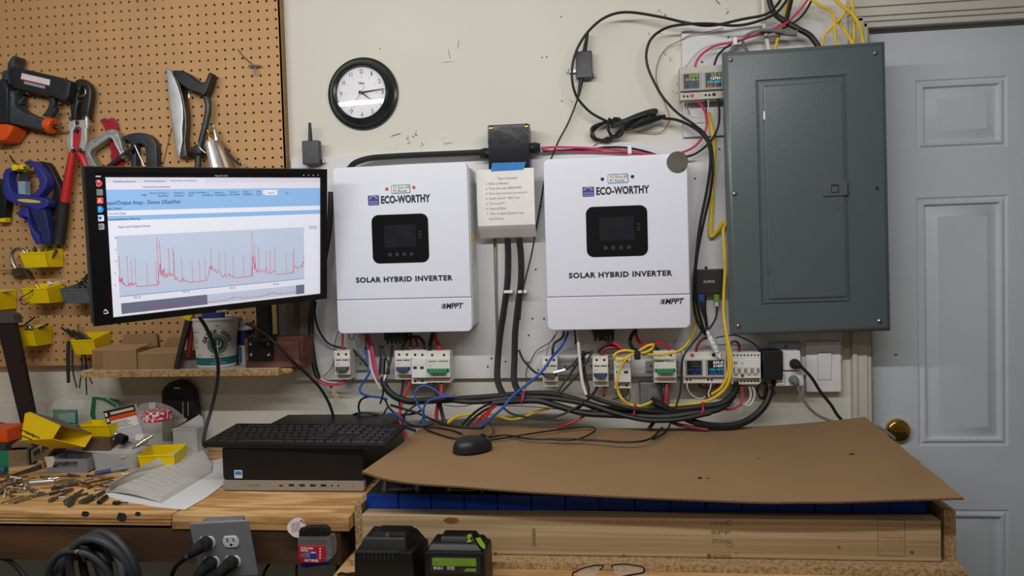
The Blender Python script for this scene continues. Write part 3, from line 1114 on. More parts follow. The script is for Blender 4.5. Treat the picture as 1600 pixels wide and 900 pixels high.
def note(u, v):
    x = n0.x + (n1.x - n0.x) * u
    z = n1.z - (n1.z - n0.z) * v
    y = -.0875 - .004 * math.sin(v * 3.1) * (0.6 + .4 * u)
    if v > 1.0:
        t = v - 1.0
        y = -.0875 + .16 * t
        z = n0.z - .105 * t * (n1.z - n0.z) / .125
    return (x, y, z)

mb = MB()
mb.grid(lambda u, v: note(u, v * 1.24), 8,30, paper, .0004)
sh = T.part('sheet', mb)
mb = MB()
lines = ['Type of system', '1. Main of Battery', '2. Turn the main BREAKER', '3. Turn the inverter on inverter', '4. Verify the PV  BAT low', '5. Turn on PV 1', '6. Main off Sola', '7. Turn on grid if power out', '   for 2 hours']
pen = mat('pencil writing', (168,166,172), 0.8)
for i, t in enumerate(lines):
    z = n1.z - (.18 + .088 * i) * (n1.z - n0.z)
    mb.text(t, n0.x + (.36 if i == 0 else .15) * (n1.x - n0.x), z, .0086, pen, y=-.0922, depth=.0001, align='LEFT', shear=.15)
T.part('handwriting', mb, under=sh)
t0, t1 = W(767,268,-.089), W(822,253,-.089)
mb = MB()
mb.plate([(t0.x, t0.z),(t1.x - .008, t0.z + .001),(t1.x, t1.z),(t0.x + .004, t1.z + .001)], -.0888,-.0876, mat('blue tape', (44,124,196), 0.6, var=0.08))
solo('masking_tape', 'strip of blue masking tape holding the note sheet', 'tape', mb)

def antenna_module(T, b0, b1, ant, y, screws):
    a, b = W(b0[0], b0[1], y), W(b1[0], b1[1], y)
    lx, rx = min(a.x, b.x), max(a.x, b.x)
    mb = MB()
    mb.box((lx, y, b.z),(rx, y + .022, a.z), mat('module black', (40,42,48), 0.4), .003)
    mb.text('WiFi', (lx + rx) / 2, a.z - (a.z - b.z) * .62,.009, faint, y=y - .0001, depth=.0002)
    body = T.part('housing', mb)
    mb = MB()
    p, q = W(ant[0][0], ant[0][1], y + .011), W(ant[1][0], ant[1][1], y + .011)
    mb.tube([p, p.lerp(q, .3), q], [.0062,.0055,.0038], black_pl, k=3, seg=12)
    T.part('antenna', mb)
    for s_ in screws:
        c = W(s_[0], s_[1], y + .018)
        mb = MB()
        tw = (lx + rx) / 2
        mb.box((min(c.x, tw), y + .016, c.z - .006),(max(c.x, tw), y + .0195, c.z + .006), black_pl if s_[2] == 0 else zinc, .002)
        mb.lathe([(0,.003),(.0035,.002),(.0048,0)], (c.x, y + .016, c.z),(0,-1,0), zinc, 12)
        T.part('mounting_tab', mb)
    return body

T = Thing('antenna_module', 'small black antenna module above the computer screen on the white board', 'antenna module', (W(485,255,-.03).x, -.02, W(485,257,-.03).z))
antenna_module(T, (471,220),(499,256),((485,221),(484,192)), -.045, [(505,253,0)])
T = Thing('antenna_module', 'small black antenna module high on the cream wall with a cable below', 'antenna module', (W(913,122,-.03).x, 0, W(913,128,-.03).z))
antenna_module(T, (899,80),(926,121),((913,82),(918,52)), -.03, [(888,111,1),(928,118,0)])
mb = MB()
mb.tube([W(909,121,-.02), W(907,132,-.02), W(904,150,-.02)], [.006,.0058,.0035], black_pl, k=4, seg=12)
T.part('strain_relief', mb)
# ================================================================ computer screen on its arm
MON = Matrix.Translation((-.8632,-.3886,1.4548)) @ Matrix.Rotation(.8691,4, 'Z') @ Matrix.Rotation(.1737,4, 'X') @ Matrix.Rotation(-.0535,4, 'Y')
DW, DH = .548,.335
T = Thing('computer_monitor', 'large black computer monitor showing a red graph, on an arm', 'monitor', (-.8,-.25,1.22))
bez = mat('monitor black', (16,16,18), 0.3, var=0.1)

def onm(X, Y):
    return onplane(120 + X / 3.3325,250 + Y / 3.3333, MON)

TL, TR, BR, BL = onm(97,74), onm(1265,68), onm(1275,700), onm(140,821)
sx0, sx1 = (TL[0] + BL[0]) / 2,(TR[0] + BR[0]) / 2
sz0, sz1 = (BL[1] + BR[1]) / 2,(TL[1] + TR[1]) / 2
mb = MB(MON)
mb.plate(rrect(-DW / 2,-DH / 2, DW / 2, DH / 2,.006,4), .006,.024, bez, .002)
mb.plate(rrect(-DW / 2 + .08,-DH / 2 + .05, DW / 2 - .08, DH / 2 - .05,.02,4), .024,.05, bez)
T.part('back_shell', mb)
mb = MB(MON)
o = [(-DW / 2,-DH / 2),(DW / 2,-DH / 2),(DW / 2, DH / 2),(-DW / 2, DH / 2)]
i_ = [(sx0, sz0),(sx1, sz0),(sx1, sz1),(sx0, sz1)]
V = [(p[0], .006, p[1]) for p in o] + [(p[0] * .997,-.001, p[1] * .997) for p in o] + [(p[0], -.001, p[1]) for p in i_] + [(p[0], .004, p[1]) for p in i_]
mb.add(V, [(k * 4 + c, k * 4 + (c + 1) % 4, k * 4 + 4 + (c + 1) % 4, k * 4 + 4 + c) for k in range(3) for c in range(4)], bez)
bz = T.part('bezel', mb)
mb = MB(MON)
q = onplane(346,486, MON)
mb.text('acer', q[0], q[1] - .002,.0105, mat('bezel print', (150,152,156), 0.4), y=-.0012, depth=.0002, bold=.0002, width=.026, shear=.1)
T.part('lettering', mb, under=bz)
mb = MB(MON)
q = onplane(494,470, MON)
mb.sphere((q[0], -.001, q[1]), .0015, mat('blue led', (60,90,255), 0.4, emit=1.5))
T.part('power_light', mb, under=bz)

def glow(name, rgb, e=0.40):
    return mat('screen ' + name, rgb, 0.35, var=0.0, emit=e)

s_blk = glow('black', (10,6,12), .5)
s_wht = glow('white', (226,228,240))
s_tab = glow('tab grey', (206,206,218))
s_url = glow('url lilac', (216,214,228))
s_blu = glow('page blue', (140,182,228))
s_lbl = glow('plot blue', (188,200,222))
s_dk = glow('slider grey', (104,112,132))
s_red = glow('graph red', (206,36,60))
s_ink = glow('text grey', (70,90,120))
s_nav = glow('text navy', (24,44,78))
s_axis = glow('axis', (70,76,190))

def uvp(u, v):
    return (sx0 + (sx1 - sx0) * u, sz1 - (sz1 - sz0) * v)

def srect(mb, u0, v0, u1, v1, m, y=.0035):
    a, b = uvp(u0, v1), uvp(u1, v0)
    mb.add([(a[0], y, a[1]),(b[0], y, a[1]),(b[0], y, b[1]),(a[0], y, b[1])], [(0,1,2,3)], m)

def uv(X, Y):
    x, z = onm(X, Y)
    return ((x - sx0) / (sx1 - sx0),(sz1 - z) / (sz1 - sz0))

mb = MB(MON)
srect(mb, 0,0,1,1, s_blk, .0038)
L = .038
srect(mb, L, .03,1,.068, s_tab)
srect(mb, .285,.033,.44,.068, s_url, .0034)
srect(mb, L, .068,1,.113, s_url)
srect(mb, L, .113,1,1, s_wht)
srect(mb, L, .113,1,.257, s_blu, .0034)
srect(mb, L, .292,1,.325, s_blu, .0034)
srect(mb, .70,.125,.775,.165, s_wht, .0033)
p0, p1 = uv(218,388), uv(1187,710)
pu0, pu1 = uv(216,540)[0], uv(1187,480)[0]
pv0, pv1 = .43,.862
srect(mb, pu0, pv0, pu1, pv1, s_lbl, .0034)
mu = uv(682,720)[0]
me_ = uv(1145,680)[0]
mv0, mv1 = .908,.985
srect(mb, pu0 + .004, mv0, mu, mv1, s_dk, .0034)
srect(mb, mu, mv0, me_, mv1, s_lbl, .0034)
srect(mb, me_, mv0, pu1, mv1, s_dk, .0034)
scr = T.part('screen', mb, label='lit screen showing a browser page')

def stext(mb, t, X, Y, h, m, align='LEFT', width=None, bold=0.0):
    u, v = uv(X, Y)
    x, z = uvp(u, v)
    mb.text(t, x, z - h * .35, h, m, y=.0031, depth=.0001, align=align, width=width, bold=bold)

mb = MB(MON)
x_a, x_b = onm(147,222)[0], onm(540,218)[0]
stext(mb, 'Input/Output Amps - Device 2/East/Red', 151,224,.0118, s_nav, width=x_b - x_a - .002)
T.part('heading', mb, under=scr, label='page heading lettering')
mb = MB(MON)
for t, X, Y in (('web', 340,182),('Home', 380,172),('Device 1', 425,172),('East/Red', 425,187),('Device 2', 508,171),('East/Red', 508,186),('Daily Active', 584,170),('Red', 584,184),('Bms 1', 656,169),('Red/Black', 656,183),('Device 3', 720,169),('West/Black', 720,183),('Device 4', 796,166),('West/Red', 796,180),('Daily 2', 868,165),('Red/Black', 868,179),('Setup 2', 938,164),('Log Out', 938,178),('Search', 998,171),('Go', 1090,171)):
    stext(mb, t, X, Y, .0062, s_ink if t not in ('web',) else s_nav)
stext(mb, 'Select Detail', 148,254,.0062, s_nav)
stext(mb, 'Current Data', 166,280,.0062, s_ink)
stext(mb, 'Current/Historic Filtering', 158,311,.0062, s_nav)
stext(mb, 'Input and Output Amps', 218,349,.0066, s_ink)
stext(mb, 'Input Amps', 1212,346,.0042, s_ink)
stext(mb, 'Output Amps', 1212,356,.0042, s_ink)
for X, Y in ((296,716),(553,688),(798,668),(1025,648)):
    stext(mb, 'May 22', X, Y, .0052, s_ink)
for i, Y in enumerate((406,468,529,590,655)):
    stext(mb, str(20 - i * 5), 198, Y, .0052, s_ink)
stext(mb, 'West/Home/Monitor', 190,112,.0052, s_ink)
stext(mb, 'West/Home/Monitor', 352,110,.0052, s_ink)
stext(mb, 'Input/Output Amps/Device', 490,107,.0052, s_ink)
stext(mb, 'http://monitor.local/device', 346,140,.0052, s_ink)
T.part('page_text', mb, under=scr, label='small page lettering')
mb = MB(MON)
s_top = glow('bar text', (190,190,196))
stext(mb, 'May 22 14:15', 722,82,.0054, s_top)
T.part('clock_text', mb, under=scr)
for k_ in range(4):
    mb = MB(MON)
    u, v = uv(1185 + 25 * k_, 80)
    a = uvp(u, v)
    mb.plate(ngon(a[0], a[1], .0016,8), .0032,.0034, s_top)
    T.part('status_icon', mb, under=scr)
mb = MB(MON)
u, v = uv(112,86)
a = uvp(u, v)
mb.plate(rrect(a[0] - .0055, a[1] - .0014, a[0] + .0055, a[1] + .0014,.001,2), .0032,.0034, s_top)
T.part('activity_mark', mb, under=scr)
dock = [((114,122),(226,96,60)),((118,169),(122,124,126)),((120,212),(232,84,60)),((122,258),(30,150,210)),((124,304),(226,230,240)),((126,348),(150,152,154)),((152,793),(16,16,18))]
for k_, ((X, Y), c_) in enumerate(dock):
    x, z = onm(X, Y)
    mb = MB(MON)
    g = glow('icon %d' % k_, c_)
    r_ = .0072
    if k_ in (0,3):
        mb.plate(ngon(x, z, r_, 20), .0032,.0034, g)
    else:
        mb.plate(rrect(x - r_, z - r_ * .9, x + r_, z + r_ * .9,.002,3), .0032,.0034, g)
    if k_ == 0:
        mb.plate(ngon(x + .001, z + .001, r_ * .6,16), .0030,.0032, glow('violet', (150,60,170)))
        mb.plate(ngon(x + .001, z + .004, r_ * .3,12), .0028,.0030, glow('amber', (250,190,60)))
    if k_ == 2:
        mb.text('A', x, z - .0042,.012, s_wht, y=.003, depth=.0001)
    if k_ == 3:
        mb.text('?', x, z - .0042,.012, s_wht, y=.003, depth=.0001)
    if k_ == 4:
        mb.plate([(x - .0045, z + .003),(x, z - .004),(x + .0045, z + .003)], .0030,.0032, glow('deep blue', (40,80,190)))
    if k_ == 5:
        mb.lathe([(.0022,0),(.0022,.0002),(.0034,.0002),(.0034,0)], (x, .0032, z),(0,-1,0), s_nav, 12)
    if k_ == 6:
        mb.lathe([(.0032,0),(.0032,.0002),(.0046,.0002),(.0046,0)], (x, .0032, z),(0,-1,0), s_wht, 16)
        for a in (90,210,330):
            mb.plate(ngon(x + .005 * math.cos(math.radians(a)), z + .005 * math.sin(math.radians(a)), .0013,8), .0030,.0032, s_wht)
    T.part('icon', mb, under=scr)
# graph: baseline walk with spikes
base = [(222,605),(226,640),(229,618),(234,640),(238,612),(243,648),(247,640),(252,655),(262,655),(275,657),(278,640),(283,652),(290,640),(295,655),(305,642),(312,650),(316,660),(370,657),(424,652),(427,640),(430,580),(436,545),(440,600),(446,572),(450,610),(457,566),(461,615),(470,590),(474,612),(484,586),(489,606),(497,590),(504,605),(512,600),(514,625),(522,612),(528,626),(540,630),(548,636),(556,616),(562,634),(571,626),(580,638),(640,634),(678,628),(684,612),(688,606),(693,575),(697,552),(702,572),(708,556),(716,580),(726,570),(733,592),(741,580),(749,588),(758,606),(764,612),(774,596),(779,612),(786,604),(797,590),(802,610),(812,600),(820,615),(870,611),(914,606),(917,560),(922,500),(928,570),(932,540),(938,588),(944,570),(950,580),(962,584),(970,574),(982,586),(990,560),(996,594),(1006,585),(1016,594),(1026,578),(1036,584),(1044,597),(1090,593),(1130,588),(1134,560),(1138,552),(1144,566),(1152,556),(1158,566),(1168,554),(1172,548),(1178,560),(1182,530),(1186,545)]
spikes = [(222,505),(263,502),(284,527),(304,517),(366,540),(413,532),(419,408),(433,424),(438,540),(480,464),(503,458),(508,490),(547,515),(602,533),(641,528),(669,517),(700,466),(743,480),(775,486),(817,505),(870,502),(909,498),(915,378),(928,446),(933,508),(949,458),(989,480),(1009,472),(1034,452),(1093,484),(1127,490),(1134,466),(1185,505)]

def line(mb, pts, w, m, y):
    P = [Vector((p[0], 0, p[1])) for p in pts]
    for a, b in zip(P, P[1:]):
        d = (b - a)
        if d.length < 1e-6:
            continue
        n_ = Vector((-d.z, 0, d.x)).normalized() * w / 2
        e = d.normalized() * w * .3
        mb.add([(a - n_ - e) + Vector((0, y, 0)),(b - n_ + e) + Vector((0, y, 0)),(b + n_ + e) + Vector((0, y, 0)),(a + n_ - e) + Vector((0, y, 0))], [(0,1,2,3)], m)

mb = MB(MON)
line(mb, [onm(*p) for p in base], .0011, s_red, .0032)
s_pk = glow('graph pink', (200,100,122))
for p in spikes:
    bx = min(base, key=lambda q_: abs(q_[0] - p[0]))
    a, b = onm(*p), onm(p[0] + 3, bx[1])
    line(mb, [(a[0], a[1]),(a[0], b[1])], .0008, s_red if p[1] < 480 else s_pk, .0031)
    mb.plate(ngon(a[0], a[1], .0009,6), .0030,.0031, s_dk)
T.part('graph_line', mb, under=scr, label='jagged red graph line')
mb = MB(MON)
rg = random.Random(5)
pts = []
n_ = 150
for i in range(n_ + 1):
    u = .15 + (me_ - .15) * i / n_
    ph = (i % 38) / 38.0
    b_ = .3 + (.35 * max(0, math.sin(ph * 6.28)) if i > 40 else .05)
    v = mv1 - .012 - (mv1 - mv0) * .55 * (b_ - .25) - rg.random() * .006
    pts.append(uvp(u, v))
line(mb, pts, .0009, s_red, .0032)
for i in range(46):
    u = .15 + (me_ - .15) * (i + rg.random() * .5) / 46
    a = uvp(u, mv1 - .015)
    line(mb, [a, (a[0], a[1] + .012 * rg.random() + .004)], .0006, s_pk if u > mu else s_axis, .0032)
T.part('overview_line', mb, under=scr)
mb = MB(MON)
a, b = onm(226,709), onm(1185,617)
line(mb, [uvp(pu0, pv1 - .004), uvp(pu1, pv1 - .004)], .0008, s_axis, .0032)
T.part('graph_axis', mb, under=scr)
# arm: post, joint and bracket
mb = MB()
c = W(414,520,-.15)
mb.box((c.x - .017,-.165,1.205),(c.x + .017,-.135,1.47), black_pl, .004)
mb.cyl((c.x, -.15,1.198),(c.x, -.15,1.206), .03, black_pl)
T.part('arm_post', mb)
mb = MB()
bk = MON @ Vector((0,.05,0))
mb.tube([(c.x, -.15,1.46),(c.x, -.17,1.462),((c.x + bk.x) / 2,(bk.y - .15) / 2,1.462), tuple(bk)], .017, black_pl, k=4, seg=12)
T.part('arm', mb)

# ================================================================ particle board shelf and what stands on it
SZ = 1.122
osb = mat('shelf particle board', (200,164,112), 0.8, scale=160, bump=0.3, bscale=160, rgb2=(150,114,70), thr=(0.36,0.58))
a, b = W(126,585,-.152), W(452,585,-.152)
T = Thing('wall_shelf', 'narrow particle board shelf under the pegboard behind the monitor', 'shelf', ((a.x + b.x) / 2,-.03, SZ - .019))
mb = MB()
mel = mat('white melamine', (206,202,194), 0.5, var=0.04)
mb.box((a.x, -.152, SZ - .019),(b.x - .03,-.001, SZ - .0008), osb, .001)
mb.box((b.x - .04,-.135, SZ - .019),(b.x, -.001, SZ - .0008), osb, .008)
T.part('board', mb)
mb = MB()
mb.box((a.x + .001,-.1515, SZ - .0009),(b.x - .03,-.002, SZ), mel)
T.part('melamine_face', mb)

box_brown = mat('box cardboard', (158,124,90), 0.85, var=0.06, scale=20)
box_in = mat('box cardboard light', (180,144,106), 0.85, var=0.05, scale=20)

def flap_box(T, x0, x1, y0, y1, z1, tape=True, flaps=True):
    mb = MB()
    t = .0025
    mb.box((x0, y0, SZ + .0005),(x1, y0 + t, z1), box_brown)
    mb.box((x0, y1 - t, SZ + .0005),(x1, y1, z1), box_brown)
    mb.box((x0, y0 + t, SZ + .0005),(x0 + t, y1 - t, z1), box_brown)
    mb.box((x1 - t, y0 + t, SZ + .0005),(x1, y1 - t, z1), box_brown)
    mb.box((x0 + t, y0 + t, SZ + .0005),(x1 - t, y1 - t, SZ + .003), box_brown)
    T.part('body', mb)
    mb = MB()
    mb.hexa([(x0, y0, z1),(x1, y0, z1),(x1 - .006, y1 - .02, z1 + .006),(x0 + .004, y1 - .02, z1 + .006),(x0, y0, z1 + .003),(x1, y0, z1 + .003),(x1 - .006, y1 - .02, z1 + .009),(x0 + .004, y1 - .02, z1 + .009)], box_in)
    T.part('front_flap', mb)
    mb = MB()
    mb.hexa([(x0 + .01, y1 - t, z1),(x1, y1 - t, z1),(x1, y1 + .004, z1),(x0 + .01, y1 + .004, z1),(x0 + .03, y1 - t, z1 + .034),(x1 - .003, y1 - t, z1 + .036),(x1 - .003, y1 + .002, z1 + .036),(x0 + .03, y1 + .002, z1 + .034)], box_brown)
    T.part('rear_flap', mb)
    if tape:
        mb = MB()
        mb.box((x0 + .006, y0 - .0006, SZ + .004),(x0 + .03, y0 + .0002, z1), mat('packing tape', (148,110,74), 0.35))
        T.part('tape_strip', mb)

a, b = W(144,560,-.145), W(206,548,-.145)
T = Thing('cardboard_box', 'flat brown cardboard box with a raised flap at the left on the shelf', 'box', ((a.x + b.x) / 2,-.1, SZ))
flap_box(T, a.x, b.x + .012,-.145,-.042, W(150,548,-.145).z)
a, b = W(215,560,-.14), W(276,548,-.14)
T = Thing('cardboard_box', 'small brown cardboard box beside the dark clamp bar on the shelf', 'box', ((a.x + b.x) / 2,-.1, SZ))
flap_box(T, a.x, b.x + .008,-.14,-.042, W(230,553,-.14).z, tape=False)

# clamp bar leaning on the shelf
mb = MB()
mb.px([(270.5,576),(276.5,577),(296,500),(289,498)], -.151,.012, gun, .001)
p0, p1 = W(273,572,-.15), W(300,480,-.15)
T = Thing('bar_clamp', 'dark steel clamp bar leaning on the shelf in front of small cardboard box', 'clamp', (p0.x, -.148, SZ))
T.part('bar', mb)
mb = MB()
mb.px([(284,498),(291,489),(300,492),(296,502)], -.154,.018, yellow_pl, .002)
T.part('pad', mb, label='yellow pad')
mb = MB()
mb.px([(291,506),(297,494),(301,500),(299,530),(296,560),(290,558),(292,530)], -.137,.010, CABLE['darkred'], .003)
T.part('handle', mb, label='dark red handle')
# flat clear case
clear_pl = mat('clear plastic', (225,226,224), 0.12, trans=0.75, var=0.03, ior=1.3)
a, b = W(280,576,-.13), W(311,563,-.13)
T = Thing('plastic_case', 'flat clear plastic case of small parts beside the yogurt tub', 'case', ((a.x + b.x) / 2,-.1, SZ))
mb = MB()
mb.box((a.x, -.13, SZ + .0004),(b.x + .003,-.06, b.z), clear_pl, .002)
T.part('body', mb)
mb = MB()
for i in range(6):
    mb.box((a.x + .004 + .009 * i, -.126, SZ + .002),(a.x + .011 + .009 * i, -.07, SZ + .01), [dark_steel, brass, steel][i % 3], .001)
T.part('contents', mb)

# yogurt tub
c = W(337,577,-.1)
TR_, BR_, TH_ = 33.5 * mpp(337,505,-.1), 27.5 * mpp(337,570,-.1), 0.137
cy = -.0975
cx_ = W(338,540, cy).x
T = Thing('yogurt_tub', 'white yogurt tub with green emblem on the shelf beneath the monitor', 'tub', (cx_, cy, SZ))
tubw = mat('tub white', (226,224,220), 0.4, var=0.02)
mb = MB()
mb.lathe([(0,0),(BR_ - .004,0),(BR_, .004),(BR_ + .001,.018),(TR_ - .005, TH_ - .03),(TR_ - .003, TH_ - .028),(TR_ - .001, TH_ - .006),(TR_ + .0025, TH_ - .006),(TR_ + .0025, TH_),(TR_ - .001, TH_),(TR_ - .004, TH_ - .03),(BR_ - .002,.004),(0,.004)], (cx_, cy, SZ),(0,0,1), tubw, 48)
T.part('body', mb)
teal = mat('label teal', (38,112,108), 0.45)
grn = mat('emblem green', (44,84,76), 0.45)
lbl_blue = mat('label text blue', (70,120,160), 0.5)

def wrap(x, z, off=.0006):
    """flat label coordinates (x along the circumference from facing the camera, z height) on the tub wall"""
    r = BR_ + (TR_ - BR_) * max(0,(z - .004)) / TH_ - .0002 + off
    a = x / r - 0.36 * 0
    ang = -math.pi / 2 + 0.62 + a
    return Vector((cx_ + r * math.cos(ang), cy + r * math.sin(ang), SZ + z))

def wrapped(mb, src, off=.0006):
    for v in src.bm.verts:
        p = wrap(v.co.x, v.co.z, off - v.co.y)
        v.co = p
    src.bm.verts.index_update()
    for f in src.bm.faces:
        pass
    for m_ in src.mats:
        mb.mi(m_)
    vs = [mb.bm.verts.new(v.co) for v in src.bm.verts]
    for f in src.bm.faces:
        try:
            nf = mb.bm.faces.new([vs[v.index] for v in f.verts])
            nf.material_index = mb.mi(src.mats[f.material_index])
        except ValueError:
            pass
    src.bm.free()

mb = MB()
src = MB()
src.grid(lambda u, v: (-.095 + .16 * u, 0,.010 + .020 * v), 30,1, teal)
wrapped(mb, src)
T.part('label_band', mb, label='teal band')
mb = MB()
EX, EZ = -.004,.066
src = MB()
n_ = 32
V = [(EX, 0, EZ)] + [(EX + .026 * math.cos(2 * math.pi * i / n_), 0, EZ + .026 * math.sin(2 * math.pi * i / n_)) for i in range(n_)]
src.add(V, [(0,1 + i, 1 + (i + 1) % n_) for i in range(n_)], grn)
wrapped(mb, src, .0007)
src = MB()
for rr in (.0225,.0185):
    V = []
    for i in range(n_):
        a = 2 * math.pi * i / n_
        V += [(EX + rr * math.cos(a), 0, EZ + rr * math.sin(a)),(EX + (rr + .0009) * math.cos(a), 0, EZ + (rr + .0009) * math.sin(a))]
    src.add(V, [(2 * i, 2 * i + 1,(2 * i + 3) % (2 * n_),(2 * i + 2) % (2 * n_)) for i in range(n_)], tubw)
wrapped(mb, src, .0010)
src = MB()
src.add([(EX - .0013,0, EZ - .026),(EX + .0013,0, EZ - .026),(EX + .0013,0, EZ + .012),(EX - .0013,0, EZ + .012)], [(0,1,2,3)], tubw)
for sg in (-1,1):
    pp = [(EX + sg * .001, EZ - .008),(EX + sg * .007, EZ - .007),(EX + sg * .010, EZ),(EX + sg * .0085, EZ + .008),(EX + sg * .0068, EZ + .008),(EX + sg * .007, EZ),(EX + sg * .005, EZ - .004),(EX + sg * .001, EZ - .004)]
    src.add([(p[0], 0, p[1]) for p in pp], [tuple(range(8))], tubw)
wrapped(mb, src, .0012)
T.part('emblem', mb, label='round green trident emblem')
mb = MB()
word = 'GREEK GODS'
for i, ch in enumerate(word):
    a = math.radians(164 - i * 148 / (len(word) - 1))
    src = MB()
    rr = .031
    src.text(ch if ch != 'E' else '\u03a3', 0,-.005,.0145, ink, y=0, depth=.0001, bold=.0004)
    for v in src.bm.verts:
        x, z = v.co.x, v.co.z
        v.co = Vector((EX + (rr + z + .004) * math.cos(a) + x * math.sin(a), v.co.y, EZ + (rr + z + .004) * math.sin(a) - x * math.cos(a)))
    wrapped(mb, src, .0007)
T.part('brand_lettering', mb)
mb = MB()
for t, x, z, h, m_ in (('THE', EX, .114,.006, ink),('GREEK YOGURT', EX, .034,.005, ink),('PLAIN', EX, .021,.006, tubw),('NO SUGAR ADDED', EX, .014,.0045, tubw),('24 OZ', -.058,.018,.006, mat('pale green print', (110,170,160), 0.5)),('PROBIOTIC', -.068,.098,.0055, lbl_blue),('NO', -.068,.082,.0065, lbl_blue),('GLUTEN', -.068,.075,.0048, lbl_blue),('OF CASE', -.068,.069,.0048, lbl_blue),('32 OZ', -.068,.058,.005, lbl_blue),('8 SERV', -.056,.036,.0045, lbl_blue)):
    src = MB()
    src.text(t, x, z, h, m_, depth=.0001)
    wrapped(mb, src, .0009)
T.part('lettering', mb)
mb = MB()
mb.hexa([(cx_ - .03, cy - .01, SZ + .03),(cx_ + .02, cy - .01, SZ + .03),(cx_ + .02, cy + .01, SZ + .03),(cx_ - .03, cy + .01, SZ + .03),(cx_ - .034, cy - .012, SZ + TH_ + .03),(cx_ + .026, cy - .012, SZ + TH_ + .03),(cx_ + .026, cy + .012, SZ + TH_ + .03),(cx_ - .034, cy + .012, SZ + TH_ + .03)], mat('blue holder', (52,60,140), 0.45), .004)
solo('blue_tool_handle', 'blue plastic tool standing in the white yogurt tub', 'tool', mb)

# spray can
c = W(382,560,-.075)
T = Thing('spray_can', 'slim white and blue spray can between the tub and wooden block', 'spray can', (c.x - .003,-.06, SZ))
ox, oy = c.x - .003,-.06
mb = MB()
can_w = mat('can white', (216,216,220), 0.3, metal=0.0, var=0.02)
mb.lathe([(0,0),(.0195,0),(.0205,.002),(.0205,.098),(.0195,.101),(.014,.107),(.012,.108)], (ox, oy, SZ),(0,0,1), can_w, 32)
T.part('can', mb)
mb = MB()
navy = mat('can navy', (34,44,110), 0.35)
mb.lathe([(.0207,.055),(.0207,.096),(.0204,.097)], (ox, oy, SZ),(0,0,1), navy, 32)
mb.lathe([(.0208,.088),(.0208,.094)], (ox, oy, SZ),(0,0,1), ink, 32)
T.part('label_wrap', mb, label='navy label')
mb = MB()
mb.box((ox - .008, oy - .0215, SZ + .008),(ox - .002, oy - .0195, SZ + .05), lbl_blue)
T.part('label_text', mb)
mb = MB()
mb.lathe([(.013,.107),(.013,.117),(.011,.119),(.0085,.12),(.0075,.131),(0,.132)], (ox, oy, SZ),(0,0,1), ivory_pl, 20)
T.part('nozzle', mb)

# wooden block with steel plate
x0, x1 = W(383,560,-.135).x, W(468,560,-.13).x
T = Thing('wood_block', 'dark brown wooden block holding the monitor arm on the shelf', 'wood block', ((x0 + x1) / 2,-.09, SZ))
mb = MB()
blk = wood('walnut block', (128,82,66),(92,54,42), 'x', 1.6,0.7)
zt = W(420,528,-.135).z
mb.hexa([(x0,-.135, SZ + .0005),(x1,-.135, SZ + .0005),(x1 + .012,-.052, SZ + .0005),(x0,-.052, SZ + .0005),(x0,-.135, zt),(x1,-.135, zt),(x1 + .012,-.052, zt),(x0,-.052, zt)], blk, .002)
T.part('block', mb)
p0, p1 = W(388,564,-.14), W(425.5,526,-.14)
mb = MB()
mb.plate(rrect(p0.x, p0.z, p1.x, p1.z + .002,.003,3), -.141,-.1352, mat('bracket black', (20,21,23), 0.4), .002)
mb.box((p0.x + .004,-.14, p1.z),(p1.x + .004,-.11, p1.z + .004), black_pl, .001)
br = T.part('bracket', mb, label='black square steel bracket')
for px, py in ((391.5,537.5),(419,537.5),(392.5,554),(420,554)):
    c = W(px, py, -.141)
    mb = MB()
    mb.lathe([(0,.0008),(.0016,.0008),(.003,.0018),(.0042,.0008),(.0045,0)], (c.x, -.141, c.z),(0,-1,0), steel, 14)
    T.part('screw', mb, under=br)
# ================================================================ tools hanging on the pegboard
def cv(pts, s, ox, oy):
    return [(ox + p[0] / s, oy + p[1] / s) for p in pts]

def onpeg(T, name, pts, y, d, m, bev=.001, k=1, label=None, under=None, s=1, ox=0, oy=0, seg=2):
    mb = MB()
    mb.px(cv(pts, s, ox, oy), y, d, m, bev, k, seg)
    return T.part(name, mb, under=under, label=label)

# brad nailer (crop scale 5.625, origin (0,70))
K = dict(s=5.625, ox=0, oy=70)

def P5(x, y):
    return (x / 5.625,70 + y / 5.625)

def wt(p, y):
    return W(p[0], p[1], y)

T = Thing('brad_nailer', 'dark nail gun with orange end caps hanging at the left edge of the pegboard', 'nail gun', (wt(P5(200,800), -.06).x, -.06, wt(P5(200,850), -.06).z))
ng = mat('nailer black', (36,38,44), 0.45, var=0.15)
ng2 = mat('nailer magnesium', (58,62,68), 0.5, var=0.35, scale=60)
body = onpeg(T, 'magazine_body', [(110,188),(540,287),(612,315),(620,330),(600,445),(575,492),(540,488),(440,448),(180,396),(110,378),(70,300),(70,215)], -.092,.055, ng, .005, **K)
onpeg(T, 'nose', [(62,215),(66,155),(108,98),(124,92),(136,104),(128,130),(118,160),(118,200),(150,300),(150,340),(30,345),(10,300),(20,230)], -.085,.04, ng2,.003, **K)
onpeg(T, 'handle', [(-40,385),(110,395),(126,520),(160,560),(235,600),(400,650),(415,700),(385,752),(300,735),(60,692),(-40,680)], -.09,.045, ng2,.010, k=3, **K)
onpeg(T, 'drive_head', [(-160,290),(40,300),(70,390),(70,690),(-160,690)], -.097,.062, ng, .008, **K)
onpeg(T, 'trigger', [(118,480),(150,492),(212,452),(186,515),(160,528),(118,515)], -.075,.015, ng2,.002, **K)
onpeg(T, 'trigger_guard', [(112,395),(180,398),(150,430),(130,480),(112,480)], -.08,.02, ng, .002, **K)
